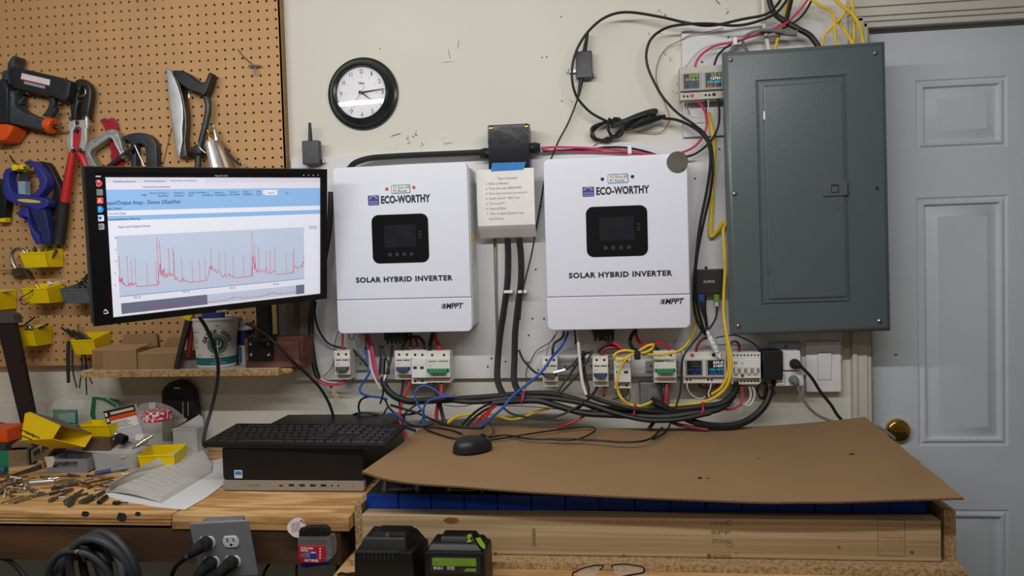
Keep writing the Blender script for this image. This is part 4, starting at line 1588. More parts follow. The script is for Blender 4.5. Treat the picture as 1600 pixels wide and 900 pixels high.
onpeg(T, 'link_arm', [(428,440),(476,446),(476,528),(455,560),(490,545),(478,590),(440,645),(372,625),(415,560),(428,520)], -.075,.016, gun, .002, **K)
c = wt(P5(440,708), -.07)
d = (wt(P5(470,716), -.07) - c).normalized()
mb = MB()
mb.cyl(c - d * .010, c + d * .012,.0225, orange_pl, seg=24, bev=.003)
cap = T.part('air_cap', mb, label='orange air inlet cap')
mb = MB()
mb.cyl(c + d * .012, c + d * .020,.007, dark_steel, seg=6)
mb.cyl(c + d * .02, wt(P5(556,732), -.07), .0033, steel, seg=12)
T.part('air_fitting', mb, under=cap, label='silver air fitting')
onpeg(T, 'exhaust_cap', [(-140,690),(60,692),(100,708),(108,730),(96,770),(44,838),(0,845),(-140,845)], -.094,.055, orange_pl, .006, label='orange exhaust cap', **K)
onpeg(T, 'label_plate', [(192,248),(440,306),(432,360),(182,302)], -.0935,.002, mat('label pink white', (222,212,214), 0.5), 0, under=body, label='white and red name plate', **K)
onpeg(T, 'label_stripe', [(182,298),(432,356),(431,362),(181,304)], -.0938,.002, red_pl, 0, under=body, **K)
onpeg(T, 'caution_plate', [(212,318),(398,362),(390,386),(210,342)], -.0936,.002, grey_pl, 0, under=body, **K)
for i in range(4):
    onpeg(T, 'vent_slot', [(540,334 + 14 * i),(568,338 + 14 * i),(568,346 + 14 * i),(540,342 + 14 * i)], -.0928,.002, ink, 0, under=body, **K)

# bolt cutter (crop scale 8.183, origin (90,160))
K2 = dict(s=8.183, ox=90, oy=160)

def P6(x, y):
    return (90 + x / 8.183,160 + y / 8.183)

T = Thing('bolt_cutter', 'bolt cutter with red handles, black grips and dark curved jaws on the pegboard', 'bolt cutter', (W(112,380,-.05).x, -.05, W(95,381,-.05).z))
jawm = mat('jaw steel', (58,58,56), 0.38, metal=0.6, var=0.2)
onpeg(T, 'jaw', [(605,400),(640,345),(700,400),(690,440),(676,470),(690,500),(672,560),(668,650),(622,650),(608,500),(612,450)], -.062,.02, jawm, .004, **K)
onpeg(T, 'jaw', [(640,345),(668,305),(700,296),(738,302),(776,340),(800,390),(796,470),(780,560),(770,650),(718,650),(706,560),(716,500),(752,440),(748,390),(716,360),(700,400),(680,420)], -.066,.02, jawm, .004, **K)
onpeg(T, 'jaw_edge', [(730,376),(750,392),(754,430),(735,452),(690,458),(694,448),(728,442),(742,424),(742,398)], -.0675,.004, steel, .001, **K)
silver = mat('bright plate', (206,204,202), 0.35, metal=0.5, var=0.06)
pl1 = onpeg(T, 'link_plate', [(135,228),(215,230),(225,300),(190,372),(183,560),(222,640),(190,660),(160,640),(120,560),(110,440),(150,390),(133,330)], -.07,.008, silver, .002, **K2)
pl2 = onpeg(T, 'link_plate', [(215,236),(300,222),(335,212),(352,170),(372,190),(380,325),(366,340),(372,480),(326,622),(262,615),(290,480),(302,340),(275,312),(222,300)], -.073,.008, silver, .002, **K2)
onpeg(T, 'spacer', [(188,375),(232,332),(272,312),(302,342),(290,480),(246,645),(230,645),(184,480)], -.066,.008, CABLE['red'], .002, label='red centre link', **K2)
for x, y, r_ in ((165,205,26),(245,262,28),(325,200,22),(190,617,25),(282,608,28),(228,355,26)):
    c = wt(P6(x, y), -.075)
    s = mpp(120,200,-.07)
    mb = MB()
    mb.lathe([(0,.006),(r_ / 8.183 * s * .8,.006),(r_ / 8.183 * s, .003),(r_ / 8.183 * s, 0)], (c.x, -.07, c.z),(0,-1,0), dark_steel, 16)
    T.part('pivot_bolt', mb)
mb = MB()
s = mpp(105,300,-.055)
mb.tube([W(114,239,-.062), W(109,268,-.06), W(101,316,-.058)], [5.2 * s, 6.2 * s, 6.4 * s], red_pl, k=5, seg=14)
T.part('handle', mb, label='red tubular handle')
mb = MB()
mb.tube([W(99.5,316,-.058), W(99,320,-.058), W(96,350,-.058), W(92.5,372,-.058), W(91.5,381,-.058)], [9.3 * s, 8.2 * s, 8.2 * s, 8.0 * s, 8.6 * s], black_soft, k=4, seg=16)
T.part('grip', mb, label='black rubber grip')
mb = MB()
mb.tube([W(124,238,-.062), W(132,252,-.06), W(143,285,-.058), W(150,316,-.058)], [5 * s, 6 * s, 6.2 * s, 6.4 * s], red_pl, k=5, seg=14)
T.part('handle', mb, label='red tubular handle')
mb = MB()
mb.tube([W(150,316,-.058), W(152,330,-.058), W(158,380,-.058)], 8.2 * s, black_soft, k=4, seg=16)
T.part('grip', mb, label='black rubber grip')

# flat bar
mb = MB()
mb.px(cv([(540,216),(602,196),(622,206),(640,252),(652,252),(648,204),(700,192),(722,216),(750,258),(775,400),(812,640),(830,900),(840,1200),(700,1200),(690,900),(682,640),(655,480),(600,330)], 8.183,90,160), -.046,.006, mat('pry bar red', (158,26,48), 0.4, var=0.12), .001)
mb.px(cv([(536,218),(600,196),(606,208),(548,232)], 8.183,90,160), -.0465,.007, steel, .0005)
mb.px(cv([(644,206),(700,191),(706,203),(650,218)], 8.183,90,160), -.0465,.007, steel, .0005)
solo('pry_bar', 'flat dark red pry bar behind the light metal clamp on the pegboard', 'pry bar', mb)

# light C-clamp
T = Thing('c_clamp', 'light grey metal C clamp with raised lettering on the pegboard', 'clamp', (W(165,258,-.06).x, -.06, W(160,300,-.06).z))
cl = mat('cast grey metal', (150,154,148), 0.45, metal=0.4, var=0.25, scale=90, bump=0.1)
fr_ = onpeg(T, 'frame', [(345,600),(362,545),(400,500),(610,370),(650,345),(690,338),(740,352),(772,400),(805,500),(832,605),(866,655),(862,690),(815,720),(790,695),(780,640),(730,540),(700,475),(660,455),(640,470),(440,602),(410,650),(440,720),(500,812),(540,900),(450,900),(395,815),(350,690)], -.068,.022, cl, .003, **K2)
onpeg(T, 'rib', [(385,605),(420,560),(620,425),(690,420),(770,560),(812,650),(796,655),(740,560),(690,440),(640,440),(430,580),(400,620)], -.0695,.003, silver, .001, under=fr_, **K2)
mb = MB()
mb.tube([wt(P6(1005,545), -.072), wt(P6(890,640), -.066), wt(P6(640,830), -.052)], .0062, gun, k=3, seg=12)
T.part('screw', mb, label='dark threaded screw')
mb = MB()
mb.tube([wt(P6(985,545), -.08), wt(P6(1110,820), -.08)], .0021, steel, k=1)
T.part('slide_bar', mb)

# black C-clamp
T = Thing('c_clamp', 'large black C clamp hanging behind the top edge of the computer screen', 'clamp', (W(225,258,-.06).x, -.06, W(225,320,-.06).z))
bk_ = mat('clamp black', (44,50,56), 0.4, var=0.15)
onpeg(T, 'frame', [(800,470),(815,440),(900,402),(970,388),(1040,384),(1110,392),(1170,415),(1230,475),(1258,540),(1266,620),(1266,1100),(1120,1100),(1124,640),(1110,575),(1080,542),(1040,528),(1000,530),(1000,600),(1006,900),(924,900),(934,580),(915,510),(880,482),(830,486)], -.055,.022, bk_, .004, **K2)
onpeg(T, 'web_panel', [(1140,600),(1160,575),(1200,568),(1225,590),(1225,1000),(1135,1000)], -.0562,.003, gun, .0012, **K2)
onpeg(T, 'rim', [(940,480),(1000,455),(1080,470),(1130,520),(1150,570),(1135,580),(1110,535),(1060,490),(1000,475),(950,495)], -.0565,.003, gun, .001, **K2)

# hacksaw (crop scale 5, origin (240,90))
K3 = dict(s=5.0, ox=240, oy=90)
T = Thing('hacksaw', 'hacksaw with a silver frame and black handle hanging on the pegboard', 'hacksaw', (W(295,180,-.06).x, -.05, W(290,258,-.05).z))
alu = mat('worn aluminium', (172,174,176), 0.38, metal=0.6, var=0.1, scale=25)
onpeg(T, 'frame', [(92,76),(132,98),(160,150),(190,225),(214,310),(228,390),(230,470),(222,560),(226,650),(212,730),(205,778),(178,768),(168,690),(152,560),(130,420),(110,260)], -.062,.016, alu, .003, label='silver frame', **K3)
onpeg(T, 'frame_spine', [(148,112),(175,150),(205,215),(236,330),(252,440),(255,540),(246,640),(250,700),(262,762),(205,792),(208,760),(218,700),(232,640),(238,540),(232,430),(214,320),(186,222),(150,142)], -.066,.024, dark_steel, .003, **K3)
onpeg(T, 'handle', [(142,102),(180,98),(224,102),(270,124),(320,166),(356,190),(384,192),(404,178),(416,146),(430,116),(446,118),(451,140),(444,180),(424,240),(404,282),(386,300),(356,282),(320,270),(276,256),(236,230),(200,200),(170,160)], -.072,.03, black_pl, .009, k=2, seg=3, **K3)
mb = MB()
s = mpp(320,180,-.055)
mb.tube([(W(240 + x / 5,90 + y / 5,-.057)) for x, y in ((392,292),(420,330),(428,400),(412,500),(385,610),(360,720),(342,900))], 4.6 * s, gun, k=5, seg=12)
T.part('tube', mb)
onpeg(T, 'front_grip', [(250,712),(300,695),(322,678),(346,682),(362,710),(372,745),(350,765),(315,758),(290,748),(256,752)], -.07,.024, black_pl, .005, k=2, **K3)
mb = MB()
mb.tube([W(309,223,-.074), W(313,232,-.076), W(321,239,-.07)], .0022, steel, k=4)
T.part('wing_lever', mb)
mb = MB()
s = mpp(290,145,-.06)
mb.tube([W(286,143,-.03), W(295,141,-.06), W(295,153,-.064)], .002, steel, k=3)
solo('peg_hook', 'short steel peg hook under the black hacksaw handle', 'hook', mb)

# air blow gun
T = Thing('air_blow_gun', 'silver air blow gun partly hidden behind the computer screen', 'air gun', (W(345,255,-.06).x, -.06, W(345,290,-.06).z))
mb = MB()
s = mpp(345,230,-.06)
mb.tube([W(327,221,-.065), W(329,226,-.065), W(338,262,-.065), W(344,290,-.065)], [6 * s, 7.5 * s, 10 * s, 11 * s], silver, k=5, seg=18)
T.part('barrel', mb)
mb = MB()
mb.tube([W(338,221,-.055), W(345,232,-.055), W(358,268,-.055)], [5 * s, 8 * s, 9 * s], mat('bronze body', (140,122,104), 0.4, metal=0.5), k=4, seg=14)
T.part('body', mb)
mb = MB()
mb.lathe([(0,0),(.0055,0),(.0055,.012),(.0035,.016),(.003,.03),(0,.031)], W(328.5,220,-.065),(W(325,204,-.065) - W(328.5,220,-.065)), brass, 14)
T.part('nozzle', mb, label='brass nozzle')
mb = MB()
mb.lathe([(0,0),(.0085,0),(.0085,.008),(.006,.009),(.0055,.03),(.003,.034),(.0028,.044),(0,.046)], W(339,220,-.055),(W(334,198,-.055) - W(339,220,-.055)), steel, 14)
T.part('air_fitting', mb)
mb = MB()
mb.tube([W(352,232,-.06), W(362,246,-.066), W(376,258,-.07)], .004, dark_steel, k=4)
mb.tube([W(370,258,-.07), W(377,254,-.07), W(379,256,-.07)], .0022, steel, k=3)
T.part('lever', mb)
# wire hook
mb = MB()
mb.tube([W(371.5,77,-.034), W(380,88,-.034), W(396,102,-.036)], .0013, dark_steel, k=4, seg=6)
mb.tube([W(389,103.5,-.04), W(400,103,-.042), W(407,103,-.04)], .0035, steel, k=2)
mb.tube([W(398,104,-.042), W(398.5,117,-.046)], .0026, steel, k=1)
mb.tube([W(398,103,-.026), W(398,103,-.042)], .0026, steel, k=1)
solo('peg_hook', 'bare steel peg hook with a wire near the pegboard top right', 'hook', mb)
mb = MB()
mb.tube([W(268,200,-.033), W(262,225,-.034), W(253,262,-.034)], .0009, dark_steel, k=3, seg=6)
solo('hanging_wire', 'thin dark wire hanging left of the hacksaw frame', 'wire', mb)

# blue quick clamp and the darker one behind it (crop scale 5.625, origin (0,240))
K4 = dict(s=5.625, ox=0, oy=240)
T = Thing('quick_clamp', 'blue and yellow quick clamp hanging in front of a black one', 'clamp', (W(50,380,-.07).x, -.07, W(60,382,-.07).z))
qb = mat('clamp blue', (48,54,136), 0.4, var=0.12)
onpeg(T, 'fixed_jaw', [(20,185),(38,145),(70,125),(96,120),(104,140),(100,156),(78,178),(72,230),(84,300),(108,342),(170,362),(300,372),(380,385),(415,405),(426,432),(416,465),(380,482),(330,502),(200,456),(110,432),(56,408),(30,345),(20,260)], -.088,.03, qb, .004, **K4)
onpeg(T, 'moving_jaw', [(204,78),(226,62),(260,58),(300,72),(330,104),(384,172),(412,232),(404,302),(340,380),(268,370),(345,292),(336,232),(300,152),(276,110),(250,98),(220,96)], -.085,.03, qb, .004, **K4)
onpeg(T, 'pad', [(94,104),(120,92),(146,96),(150,138),(124,152),(100,148)], -.09,.028, yellow_pl, .003, label='yellow jaw pad', **K4)
onpeg(T, 'pad', [(152,102),(185,96),(216,98),(210,134),(186,142),(158,130)], -.088,.028, yellow_pl, .003, label='yellow jaw pad', **K4)
onpeg(T, 'bar', [(166,160),(214,160),(246,200),(258,370),(170,370)], -.062,.006, gun, .0005, **K4)
onpeg(T, 'slide_block', [(152,242),(218,240),(222,362),(156,356)], -.078,.02, mat('pale blue plastic', (140,164,184), 0.35), .003, label='pale blue block', **K4)
onpeg(T, 'release_lever', [(150,512),(196,468),(246,474),(256,600),(290,668),(340,720),(362,790),(310,796),(270,720),(236,570),(172,564),(152,545)], -.082,.022, qb, .004, **K4)
onpeg(T, 'trigger_handle', [(256,470),(330,500),(388,482),(410,560),(442,735),(424,800),(372,800),(352,690),(292,570)], -.086,.024, mat('clamp dark blue', (40,46,92), 0.45, var=0.12), .004, **K4)
mb = MB()
mb.px(cv([(254 + 104 * math.cos(a), 416 + 15 * math.sin(a) + 9 * math.cos(a)) for a in [2 * math.pi * i / 20 for i in range(20)]], 5.625,0,240), -.0887,.001, mat('label yellow', (206,190,70), 0.5))
T.part('label_oval', mb, label='yellow oval label')
T = Thing('quick_clamp', 'black quick clamp with a dark red handle behind the blue one', 'clamp', (W(85,380,-.05).x, -.05, W(85,372,-.05).z))
onpeg(T, 'jaw', [(316,68),(360,66),(410,76),(440,110),(470,170),(532,292),(536,378),(510,420),(478,450),(430,420),(480,340),(470,300),(430,205),(372,112),(320,96)], -.052,.02, black_pl, .004, **K4)
onpeg(T, 'body', [(400,420),(470,430),(495,470),(500,545),(420,545),(400,480)], -.052,.018, black_pl, .003, **K4)
onpeg(T, 'handle', [(420,546),(494,546),(502,620),(486,700),(466,785),(438,742),(424,640)], -.05,.014, CABLE['darkred'], .003, label='dark red handle', **K4)
T = Thing('hand_tool', 'dark handled tool with yellow tip at the left edge beside blue clamp', 'tool', (W(2,345,-.06).x, -.06, W(2,347,-.06).z))
onpeg(T, 'handle', [(-40,215),(4,222),(18,232),(30,330),(54,425),(48,560),(-40,572)], -.06,.022, black_pl, .005, **K4)
onpeg(T, 'tip', [(-40,572),(48,562),(42,602),(-40,606)], -.06,.02, yellow_pl, .004, label='yellow tip', **K4)
mb = MB()
mb.tube([W(15.5,243,-.034), W(22,254,-.05), W(38,261,-.09), W(48,263,-.085)], .0018, dark_steel, k=4, seg=6)
solo('peg_hook', 'thin steel peg hook above the blue clamp', 'hook', mb)

# ================================================================ small parts bins on the pegboard
def bin_thing(label, X0, X1, Z0, Zf, Zb, y0, y1, m, group, xf=None, taper=.006):
    """open bin: low front at y0, high back at y1"""
    T = Thing('parts_bin', label, 'bin', xf @ Vector(((X0 + X1) / 2,(y0 + y1) / 2, Z0)) if xf is not None else ((X0 + X1) / 2,(y0 + y1) / 2, Z0), group)
    t = .0018
    mb = MB(xf)
    a, b = X0 + taper, X1 - taper * .4
    yb = y0 + .012
    mb.hexa([(a, yb, Z0),(b, yb, Z0),(b, y1, Z0),(a, y1, Z0),(a, yb, Z0 + t),(b, yb, Z0 + t),(b, y1, Z0 + t),(a, y1, Z0 + t)], m)
    mb.hexa([(a, yb, Z0),(b, yb, Z0),(b, yb + t, Z0),(a, yb + t, Z0),(X0, y0, Zf),(X1, y0, Zf),(X1, y0 + t, Zf),(X0, y0 + t, Zf)], m)
    mb.hexa([(a, y1 - t, Z0),(b, y1 - t, Z0),(b, y1, Z0),(a, y1, Z0),(X0, y1 - t, Zb),(X1, y1 - t, Zb),(X1, y1, Zb),(X0, y1, Zb)], m)
    for (p, q, sg) in ((a, X0,1),(b, X1,-1)):
        mb.hexa([(p, yb, Z0),(p + sg * t, yb, Z0),(p + sg * t, y1, Z0),(p, y1, Z0),(q, y0, Zf),(q + sg * t, y0, Zf),(q + sg * t, y1, Zb),(q, y1, Zb)], m)
    T.part('tray', mb)
    mb = MB(xf)
    mb.box((X0 + .004, y0 - .0006, Zf - .004),(X1 - .004, y0 + .001, Zf - .0005), m, .0005)
    T.part('rim', mb)
    return T

def wall_bin(label, tl, tr, bot, depth=.072, m=yellow_pl, dz=.012):
    y0 = PEG - .002 - depth
    a, b, c = W(tl[0], tl[1], y0), W(tr[0], tr[1], y0), W((tl[0] + tr[0]) / 2, bot, y0 + .012)
    bin_thing(label, a.x, b.x, c.z, (a.z + b.z) / 2,(a.z + b.z) / 2 + dz, y0, PEG - .002, m, 'small parts bins on the pegboard')
    return (a.x + b.x) / 2, y0, c.z, (a.z + b.z) / 2,(b.x - a.x)

greybin = mat('grey bin plastic', (92,100,110), 0.45, var=0.05)
bA = wall_bin('yellow parts bin directly below the blue clamp, highest of the yellow bins', (29,394.5),(70.5,393.5), 418)
bB = wall_bin('yellow parts bin touching the grey bin, with a wire hook on its front', (32,451),(74,450), 474)
bC = wall_bin('yellow parts bin cut off by the left edge, above a long dark bar', (-44,461),(-5,460), 485)
bD = wall_bin('yellow parts bin partly hidden by the long dark leaning bar', (10,518),(53,517), 541)
bE = wall_bin('yellow parts bin touching the brown cardboard box, lowest and rightmost', (109,531.5),(147,530.5), 554, dz=.016)
bG = wall_bin('dark grey parts bin full of drill bits beside the screen', (92.5,451),(137,451), 474, m=greybin)

def rod(label, name, cat, p, q, r, m, group=None, tip=None):
    mb = MB()
    mb.tube([p, (Vector(p) + Vector(q)) / 2, q], [r, r, r if tip is None else tip], m, k=2, seg=8)
    return solo(name, label, cat, mb, group)

def drill(label, p, q, r, m, group=None):
    """twist drill: shank and fluted spiral"""
    mb = MB()
    p, q = Vector(p), Vector(q)
    d = (q - p)
    L = d.length
    d.normalize()
    mb.cyl(p, p + d * L * .35, r, m, seg=8)
    n_ = Vector((0,1,0)).cross(d)
    if n_.length < .1:
        n_ = Vector((1,0,0)).cross(d)
    n_.normalize()
    w = d.cross(n_)
    for ph in (0, math.pi):
        mb.tube([p + d * (L * (.35 + .65 * i / 14)) + (n_ * math.cos(ph + i * 1.1) + w * math.sin(ph + i * 1.1)) * r * .45 for i in range(15)], [r * .6] * 14 + [r * .2], m, k=2, seg=6)
    return solo('drill_bit', label, 'drill bit', mb, group)

def in_bin(b, i, n, dx, dz, L, dy=0.0):
    x = b[0] - b[4] * .4 + b[4] * .8 * (i + .5) / n
    p = Vector((x, b[1] + .03, b[2] + .009))
    return p, p + Vector((dx, dy, dz)).normalized() * L

GA = 'hardware in the bin below the blue clamp'
for i in range(5):
    p, q = in_bin(bA, i, 5,(-.3 + .25 * i), 1.0,.042 + .004 * (i % 3))
    rod('small steel bolt poking out of the bin below the blue clamp', 'bolt', 'bolt', p, q, .004, [steel, dark_steel][i % 2], GA, .0055)
mb = MB()
mb.tube([W(41,396,-.085), W(34,390,-.085), W(24,390,-.085), W(18.5,398,-.085), W(20.5,410,-.085), W(25,419,-.085)], .0048, steel, k=6, seg=8)
solo('flex_hose', 'short curled metal hose hanging over the left side of a yellow bin', 'hose', mb)
mb = MB()
mb.px(cv([(75,230),(120,215),(180,230),(210,290),(170,265),(135,275),(100,296),(80,260)], 4.5,0,370), -.055,.014, mat('brass bracket', (96,88,66), 0.5, metal=0.5), .002)
mb.tube([W(0,423,-.045), W(14,423,-.045), W(18,424,-.05)], .0016, steel, k=3)
solo('star_knob', 'dark star shaped knob on a rod left of the yellow bins', 'knob', mb)
GB = 'hardware in the bin beside the grey bin'
for i in range(3):
    p, q = in_bin(bB, i, 4,(-.9 + .3 * i), .55,.05)
    rod('small steel pin sticking out of the bin beside the grey bin', 'pin', 'pin', p, q, .0028, steel, GB)
T = Thing('plastic_anchor', 'pale flared plastic anchor lying across a yellow bin', 'anchor', W(80,444,-.06))
mb = MB()
p, q = W(77,443.5,-.062), W(106,438,-.06)
mb.lathe([(0,0),(.0075,0),(.006,.005),(.003,.012),(.0018,.03),(.001,(q - p).length)], p, (q - p), ivory_pl, 14)
T.part('body', mb)
mb = MB()
mb.tube([W(54,450,-.1), W(45,458,-.112), W(33,465,-.112), W(32,472,-.112), W(38,476,-.112), W(46,472,-.11)], .0016, dark_steel, k=5, seg=6)
solo('wire_hook', 'thin dark wire hook hanging on the front of a yellow bin', 'hook', mb)
GD = 'drill bits in the dark grey bin'
for i in range(7):
    x = bG[0] - bG[4] * .1 + bG[4] * .42 * i / 6
    p = Vector((x - .022, bG[1] + .025 + .004 * (i % 2), bG[2] + .010))
    drill('steel drill bit leaning right in the dark grey bin', p, p + Vector((.032,0,.05 + .006 * i)), .0036, steel if i % 2 else dark_steel, GD)
mb = MB()
mb.tube([W(97,443,-.07), W(103,449,-.08), W(113,451,-.085)], .0018, steel, k=4)
solo('bent_wire', 'short bent wire on the rim of the dark grey bin', 'wire', mb)
rod('steel rod lying across the bin at the left edge', 'steel_rod', 'rod', W(-4,457.5,-.09), W(18,454.5,-.07), .003, steel)
rod('silver steel tube across the bin behind the leaning bar', 'steel_tube', 'tube', W(24,510,-.085), W(52,508.5,-.07), .004, steel)
rod('dark rod leaning up from the bin behind the leaning bar', 'steel_rod', 'rod', W(38,508,-.06), W(55,495,-.05), .0028, dark_steel)
drill('dark drill bit pointing right over the bin behind the leaning bar', W(53,517,-.09), W(76,506,-.07), .004, dark_steel)
mb = MB()
mb.sphere(W(47,512,-.07), .008, steel, seg=12)
mb.lathe([(.008,0),(.011,.003),(.011,.008),(.008,.01)], W(47,517,-.07),(0,-.4,1), steel, 12)
solo('hose_coupler', 'silver hose coupler in the bin behind the leaning bar', 'coupler', mb)
GE = 'dark punches in the lowest yellow bin'
for i in range(4):
    p, q = W(121 + 7 * i, 531,-.085 + .008 * i), W(96 + 9 * i, 512 + 2.0 * i, -.06)
    rod('dark steel punch sticking out leftwards from the lowest yellow bin', 'punch', 'punch', p, q, .0038, dark_steel, GE, .003)
mb = MB()
mb.tube([W(122,518,-.045), W(122,508,-.05)], .0022, steel, k=1)
mb.sphere(W(122,507,-.05), .0035, steel, seg=8)
solo('peg_hook', 'small steel hook above the lowest yellow bin', 'hook', mb)
for i, pts in enumerate(([(107,533),(106,560),(107,598)], [(113,548),(114,580),(120,606)], [(128,552),(128,575),(124,606)], [(133,552),(134,585),(135.5,617)], [(131,552),(137,580),(144,600)])):
    mb = MB()
    mb.tube([W(p[0], p[1], -.05 - .01 * (i % 2)) for p in pts], [.0052,.005,.0046] if i == 0 else [.0022,.0022,.0018], gun if i == 0 else dark_steel, k=4, seg=8)
    solo('hanging_key', ['broad dark steel strip', 'thin dark steel key, leftmost of four thin ones,', 'thin dark steel key bent to the left', 'longest thin dark steel key', 'thin dark steel key bent to the right'][i] + ' hanging under the lowest yellow bin', 'key', mb)

# long dark bar
mb = MB()
a0, a1, b0, b1 = W(-6,506,-.14), W(23,505,-.14), W(57,668,-.14), W(34,672,-.14)
mb.prism([a0, a1, b0, b1], (0,.012,0), mat('dark brown bar', (38,28,28), 0.5, var=0.1), .001)
T = Thing('steel_bar', 'long dark brown flat bar hanging diagonally at the left edge', 'bar', (b0.x, -.134, b0.z))
T.part('bar', mb)
mb = MB()
mb.px([(-6,506),(23,505),(20,492),(8,486),(-6,488)], -.146,.03, mat('worn clamp head', (92,88,84), 0.5, metal=0.4, var=0.2), .003)
T.part('head', mb, label='worn grey metal head')
# wall plate, low left
T = Thing('wall_plate', 'pale double wall plate low on the wall behind the bench clutter', 'wall plate', (W(30,660,0).x, 0, W(30,690,0).z))
p0, p1 = W(-30,702,-.006), W(71,625,-.006)
mb = MB()
mb.plate(rrect(p0.x, p0.z, p1.x, p1.z, .006,4), -.007,-.0004, ivory_pl, .003)
T.part('plate', mb)
for x0_, x1_ in ((-14,4),(9,25)):
    q0, q1 = W(x0_, 690,-.007), W(x1_, 634,-.007)
    mb = MB()
    mb.plate(rrect(q0.x, q0.z, q1.x, q1.z, .002,3), -.0095,-.006, ivory_pl, .0015)
    T.part('insert', mb)
# ================================================================ desktop computer, keyboard, mouse
T = Thing('desktop_computer', 'black desktop computer lying flat on the bench with a silver lower strip', 'computer', (-.70,-.23, BZ))
pcb = mat('computer black', (17,17,19), 0.42, var=0.1)
x0, x1, y0 = -.872,-.5345,-.41
mb = MB()
mb.box((x0 + .002, y0 + .012, BZ + .006),(x1 - .002,-.045,.9765), pcb, .003)
T.part('case', mb)
mb = MB()
mb.plate(rrect(x0,.9005, x1,.9775,.007,5), y0, y0 + .014, pcb, .002)
fp = T.part('front_panel', mb)
mb = MB()
dots_m = mat('grille black', (13,13,15), 0.6)
for i in range(44):
    for j in range(9):
        xx = x0 + .016 + .00705 * i + (.0035 if j % 2 else 0)
        zz = .9065 + .0072 * j
        mb.add([(xx - .0014, y0 - .0003, zz),(xx, y0 - .0003, zz - .0026),(xx + .0014, y0 - .0003, zz),(xx, y0 - .0003, zz + .0026)], [(0,1,2,3)], dots_m)
g = T.part('grille', mb, under=fp)
g['kind'] = 'stuff'
silver_strip = mat('silver strip', (158,150,142), 0.4, metal=0.3, var=0.03)
mb = MB()
mb.plate(rrect(x0, BZ + .0015, x1,.9003,.004,4), y0 - .0004, y0 + .014, silver_strip, .001)
st = T.part('lower_strip', mb, label='silver lower strip')
for i, u in enumerate((.415,.49,.565,.64,.715)):
    w_ = .0045 if i == 0 else .0066
    xx = x0 + (x1 - x0) * u
    mb = MB()
    mb.plate(rrect(xx - w_, .8865, xx + w_, .892 if i else .890,.001,2), y0 - .0007, y0, ink)
    T.part('port', mb, under=st)
for u in (.775,.82):
    xx = x0 + (x1 - x0) * u
    mb = MB()
    mb.plate(ngon(xx, .889,.0022,14), y0 - .0007, y0, ink)
    T.part('audio_jack', mb, under=st)
mb = MB()
mb.box((x0 + (x1 - x0) * .92, y0 - .0008,.884),(x0 + (x1 - x0) * .922, y0,.894), faint)
T.part('power_mark', mb, under=st)
mb = MB()
mb.text('PRODESK', x0 + .075,.8865,.006, mat('strip print', (110,104,98), 0.5), y=y0 - .0006, depth=.0001, width=.032)
T.part('lettering', mb, under=st)
mb = MB()
q0, q1 = W(366.5,747, y0), W(378.5,734.5, y0)
mb.plate(rrect(q0.x, q0.z, q1.x, q1.z, .001,2), y0 - .0006, y0, mat('pale blue sticker', (190,204,222), 0.4))
mb.box((q0.x + .002, y0 - .0008, q0.z + .008),(q1.x - .002, y0 - .0005, q1.z - .003), lbl_blue)
T.part('badge_sticker', mb, under=fp, label='small pale blue sticker')

KM = Matrix.Translation((-.695,-.342,.9775)) @ Matrix.Rotation(math.radians(-2.3), 4, 'Z') @ Matrix.Rotation(math.radians(4.0), 4, 'X')
T = Thing('keyboard', 'black full size keyboard resting on top of the desktop computer', 'keyboard', (-.695,-.342,.978))
kbm = mat('keyboard black', (15,15,17), 0.5, var=0.1)
keym = mat('key black', (19,19,21), 0.42, var=0.12)
kw, kd = .4425,.158
mb = MB(KM)
mb.box((-kw / 2,-kd / 2,.0045),(kw / 2, kd / 2,.0165), kbm, .003)
T.part('base', mb)
for sx in (-1,1):
    mb = MB(KM)
    mb.box((sx * .17 - .012, kd / 2 - .03,-.006),(sx * .17 + .012, kd / 2 - .02,.005), kbm, .001)
    T.part('foot', mb)
U = .0190
kx = -kw / 2 + .009
rowsk = [(5, [1] + [None] + [1] * 4 + ['h'] + [1] * 4 + ['h'] + [1] * 4),(4, [1] * 13 + [2]),(3, [1.5] + [1] * 12 + [1.5]),(2, [1.75] + [1] * 11 + [2.25]),(1, [2.25] + [1] * 10 + [2.75]),(0, [1.25,1.25,1.25,6.25,1.25,1.25,1.25,1.25])]
KZ = .0165

def key(x, r, w, hh=1):
    mb = MB(KM)
    yb = -kd / 2 + .012 + r * .0225
    V = [(x + .0008, yb, KZ),(x + w * U - .0008, yb, KZ),(x + w * U - .0008, yb + .0225 * hh - .0022, KZ),(x + .0008, yb + .0225 * hh - .0022, KZ)]
    t_ = .0018
    V2 = [(V[0][0] + t_, V[0][1] + t_, KZ + .0035),(V[1][0] - t_, V[1][1] + t_, KZ + .0035),(V[2][0] - t_, V[2][1] - t_, KZ + .0035),(V[3][0] + t_, V[3][1] - t_, KZ + .0035)]
    mb.hexa(V + V2, keym)
    if w < 2:
        cx_k, cy_k = x + w * U / 2, yb + .012
        mb.add([(cx_k - .002, cy_k - .001, KZ + .0037),(cx_k + .001, cy_k - .001, KZ + .0037),(cx_k + .001, cy_k + .003, KZ + .0037),(cx_k - .002, cy_k + .003, KZ + .0037)], [(0,1,2,3)], faint)
    T.part('key', mb)

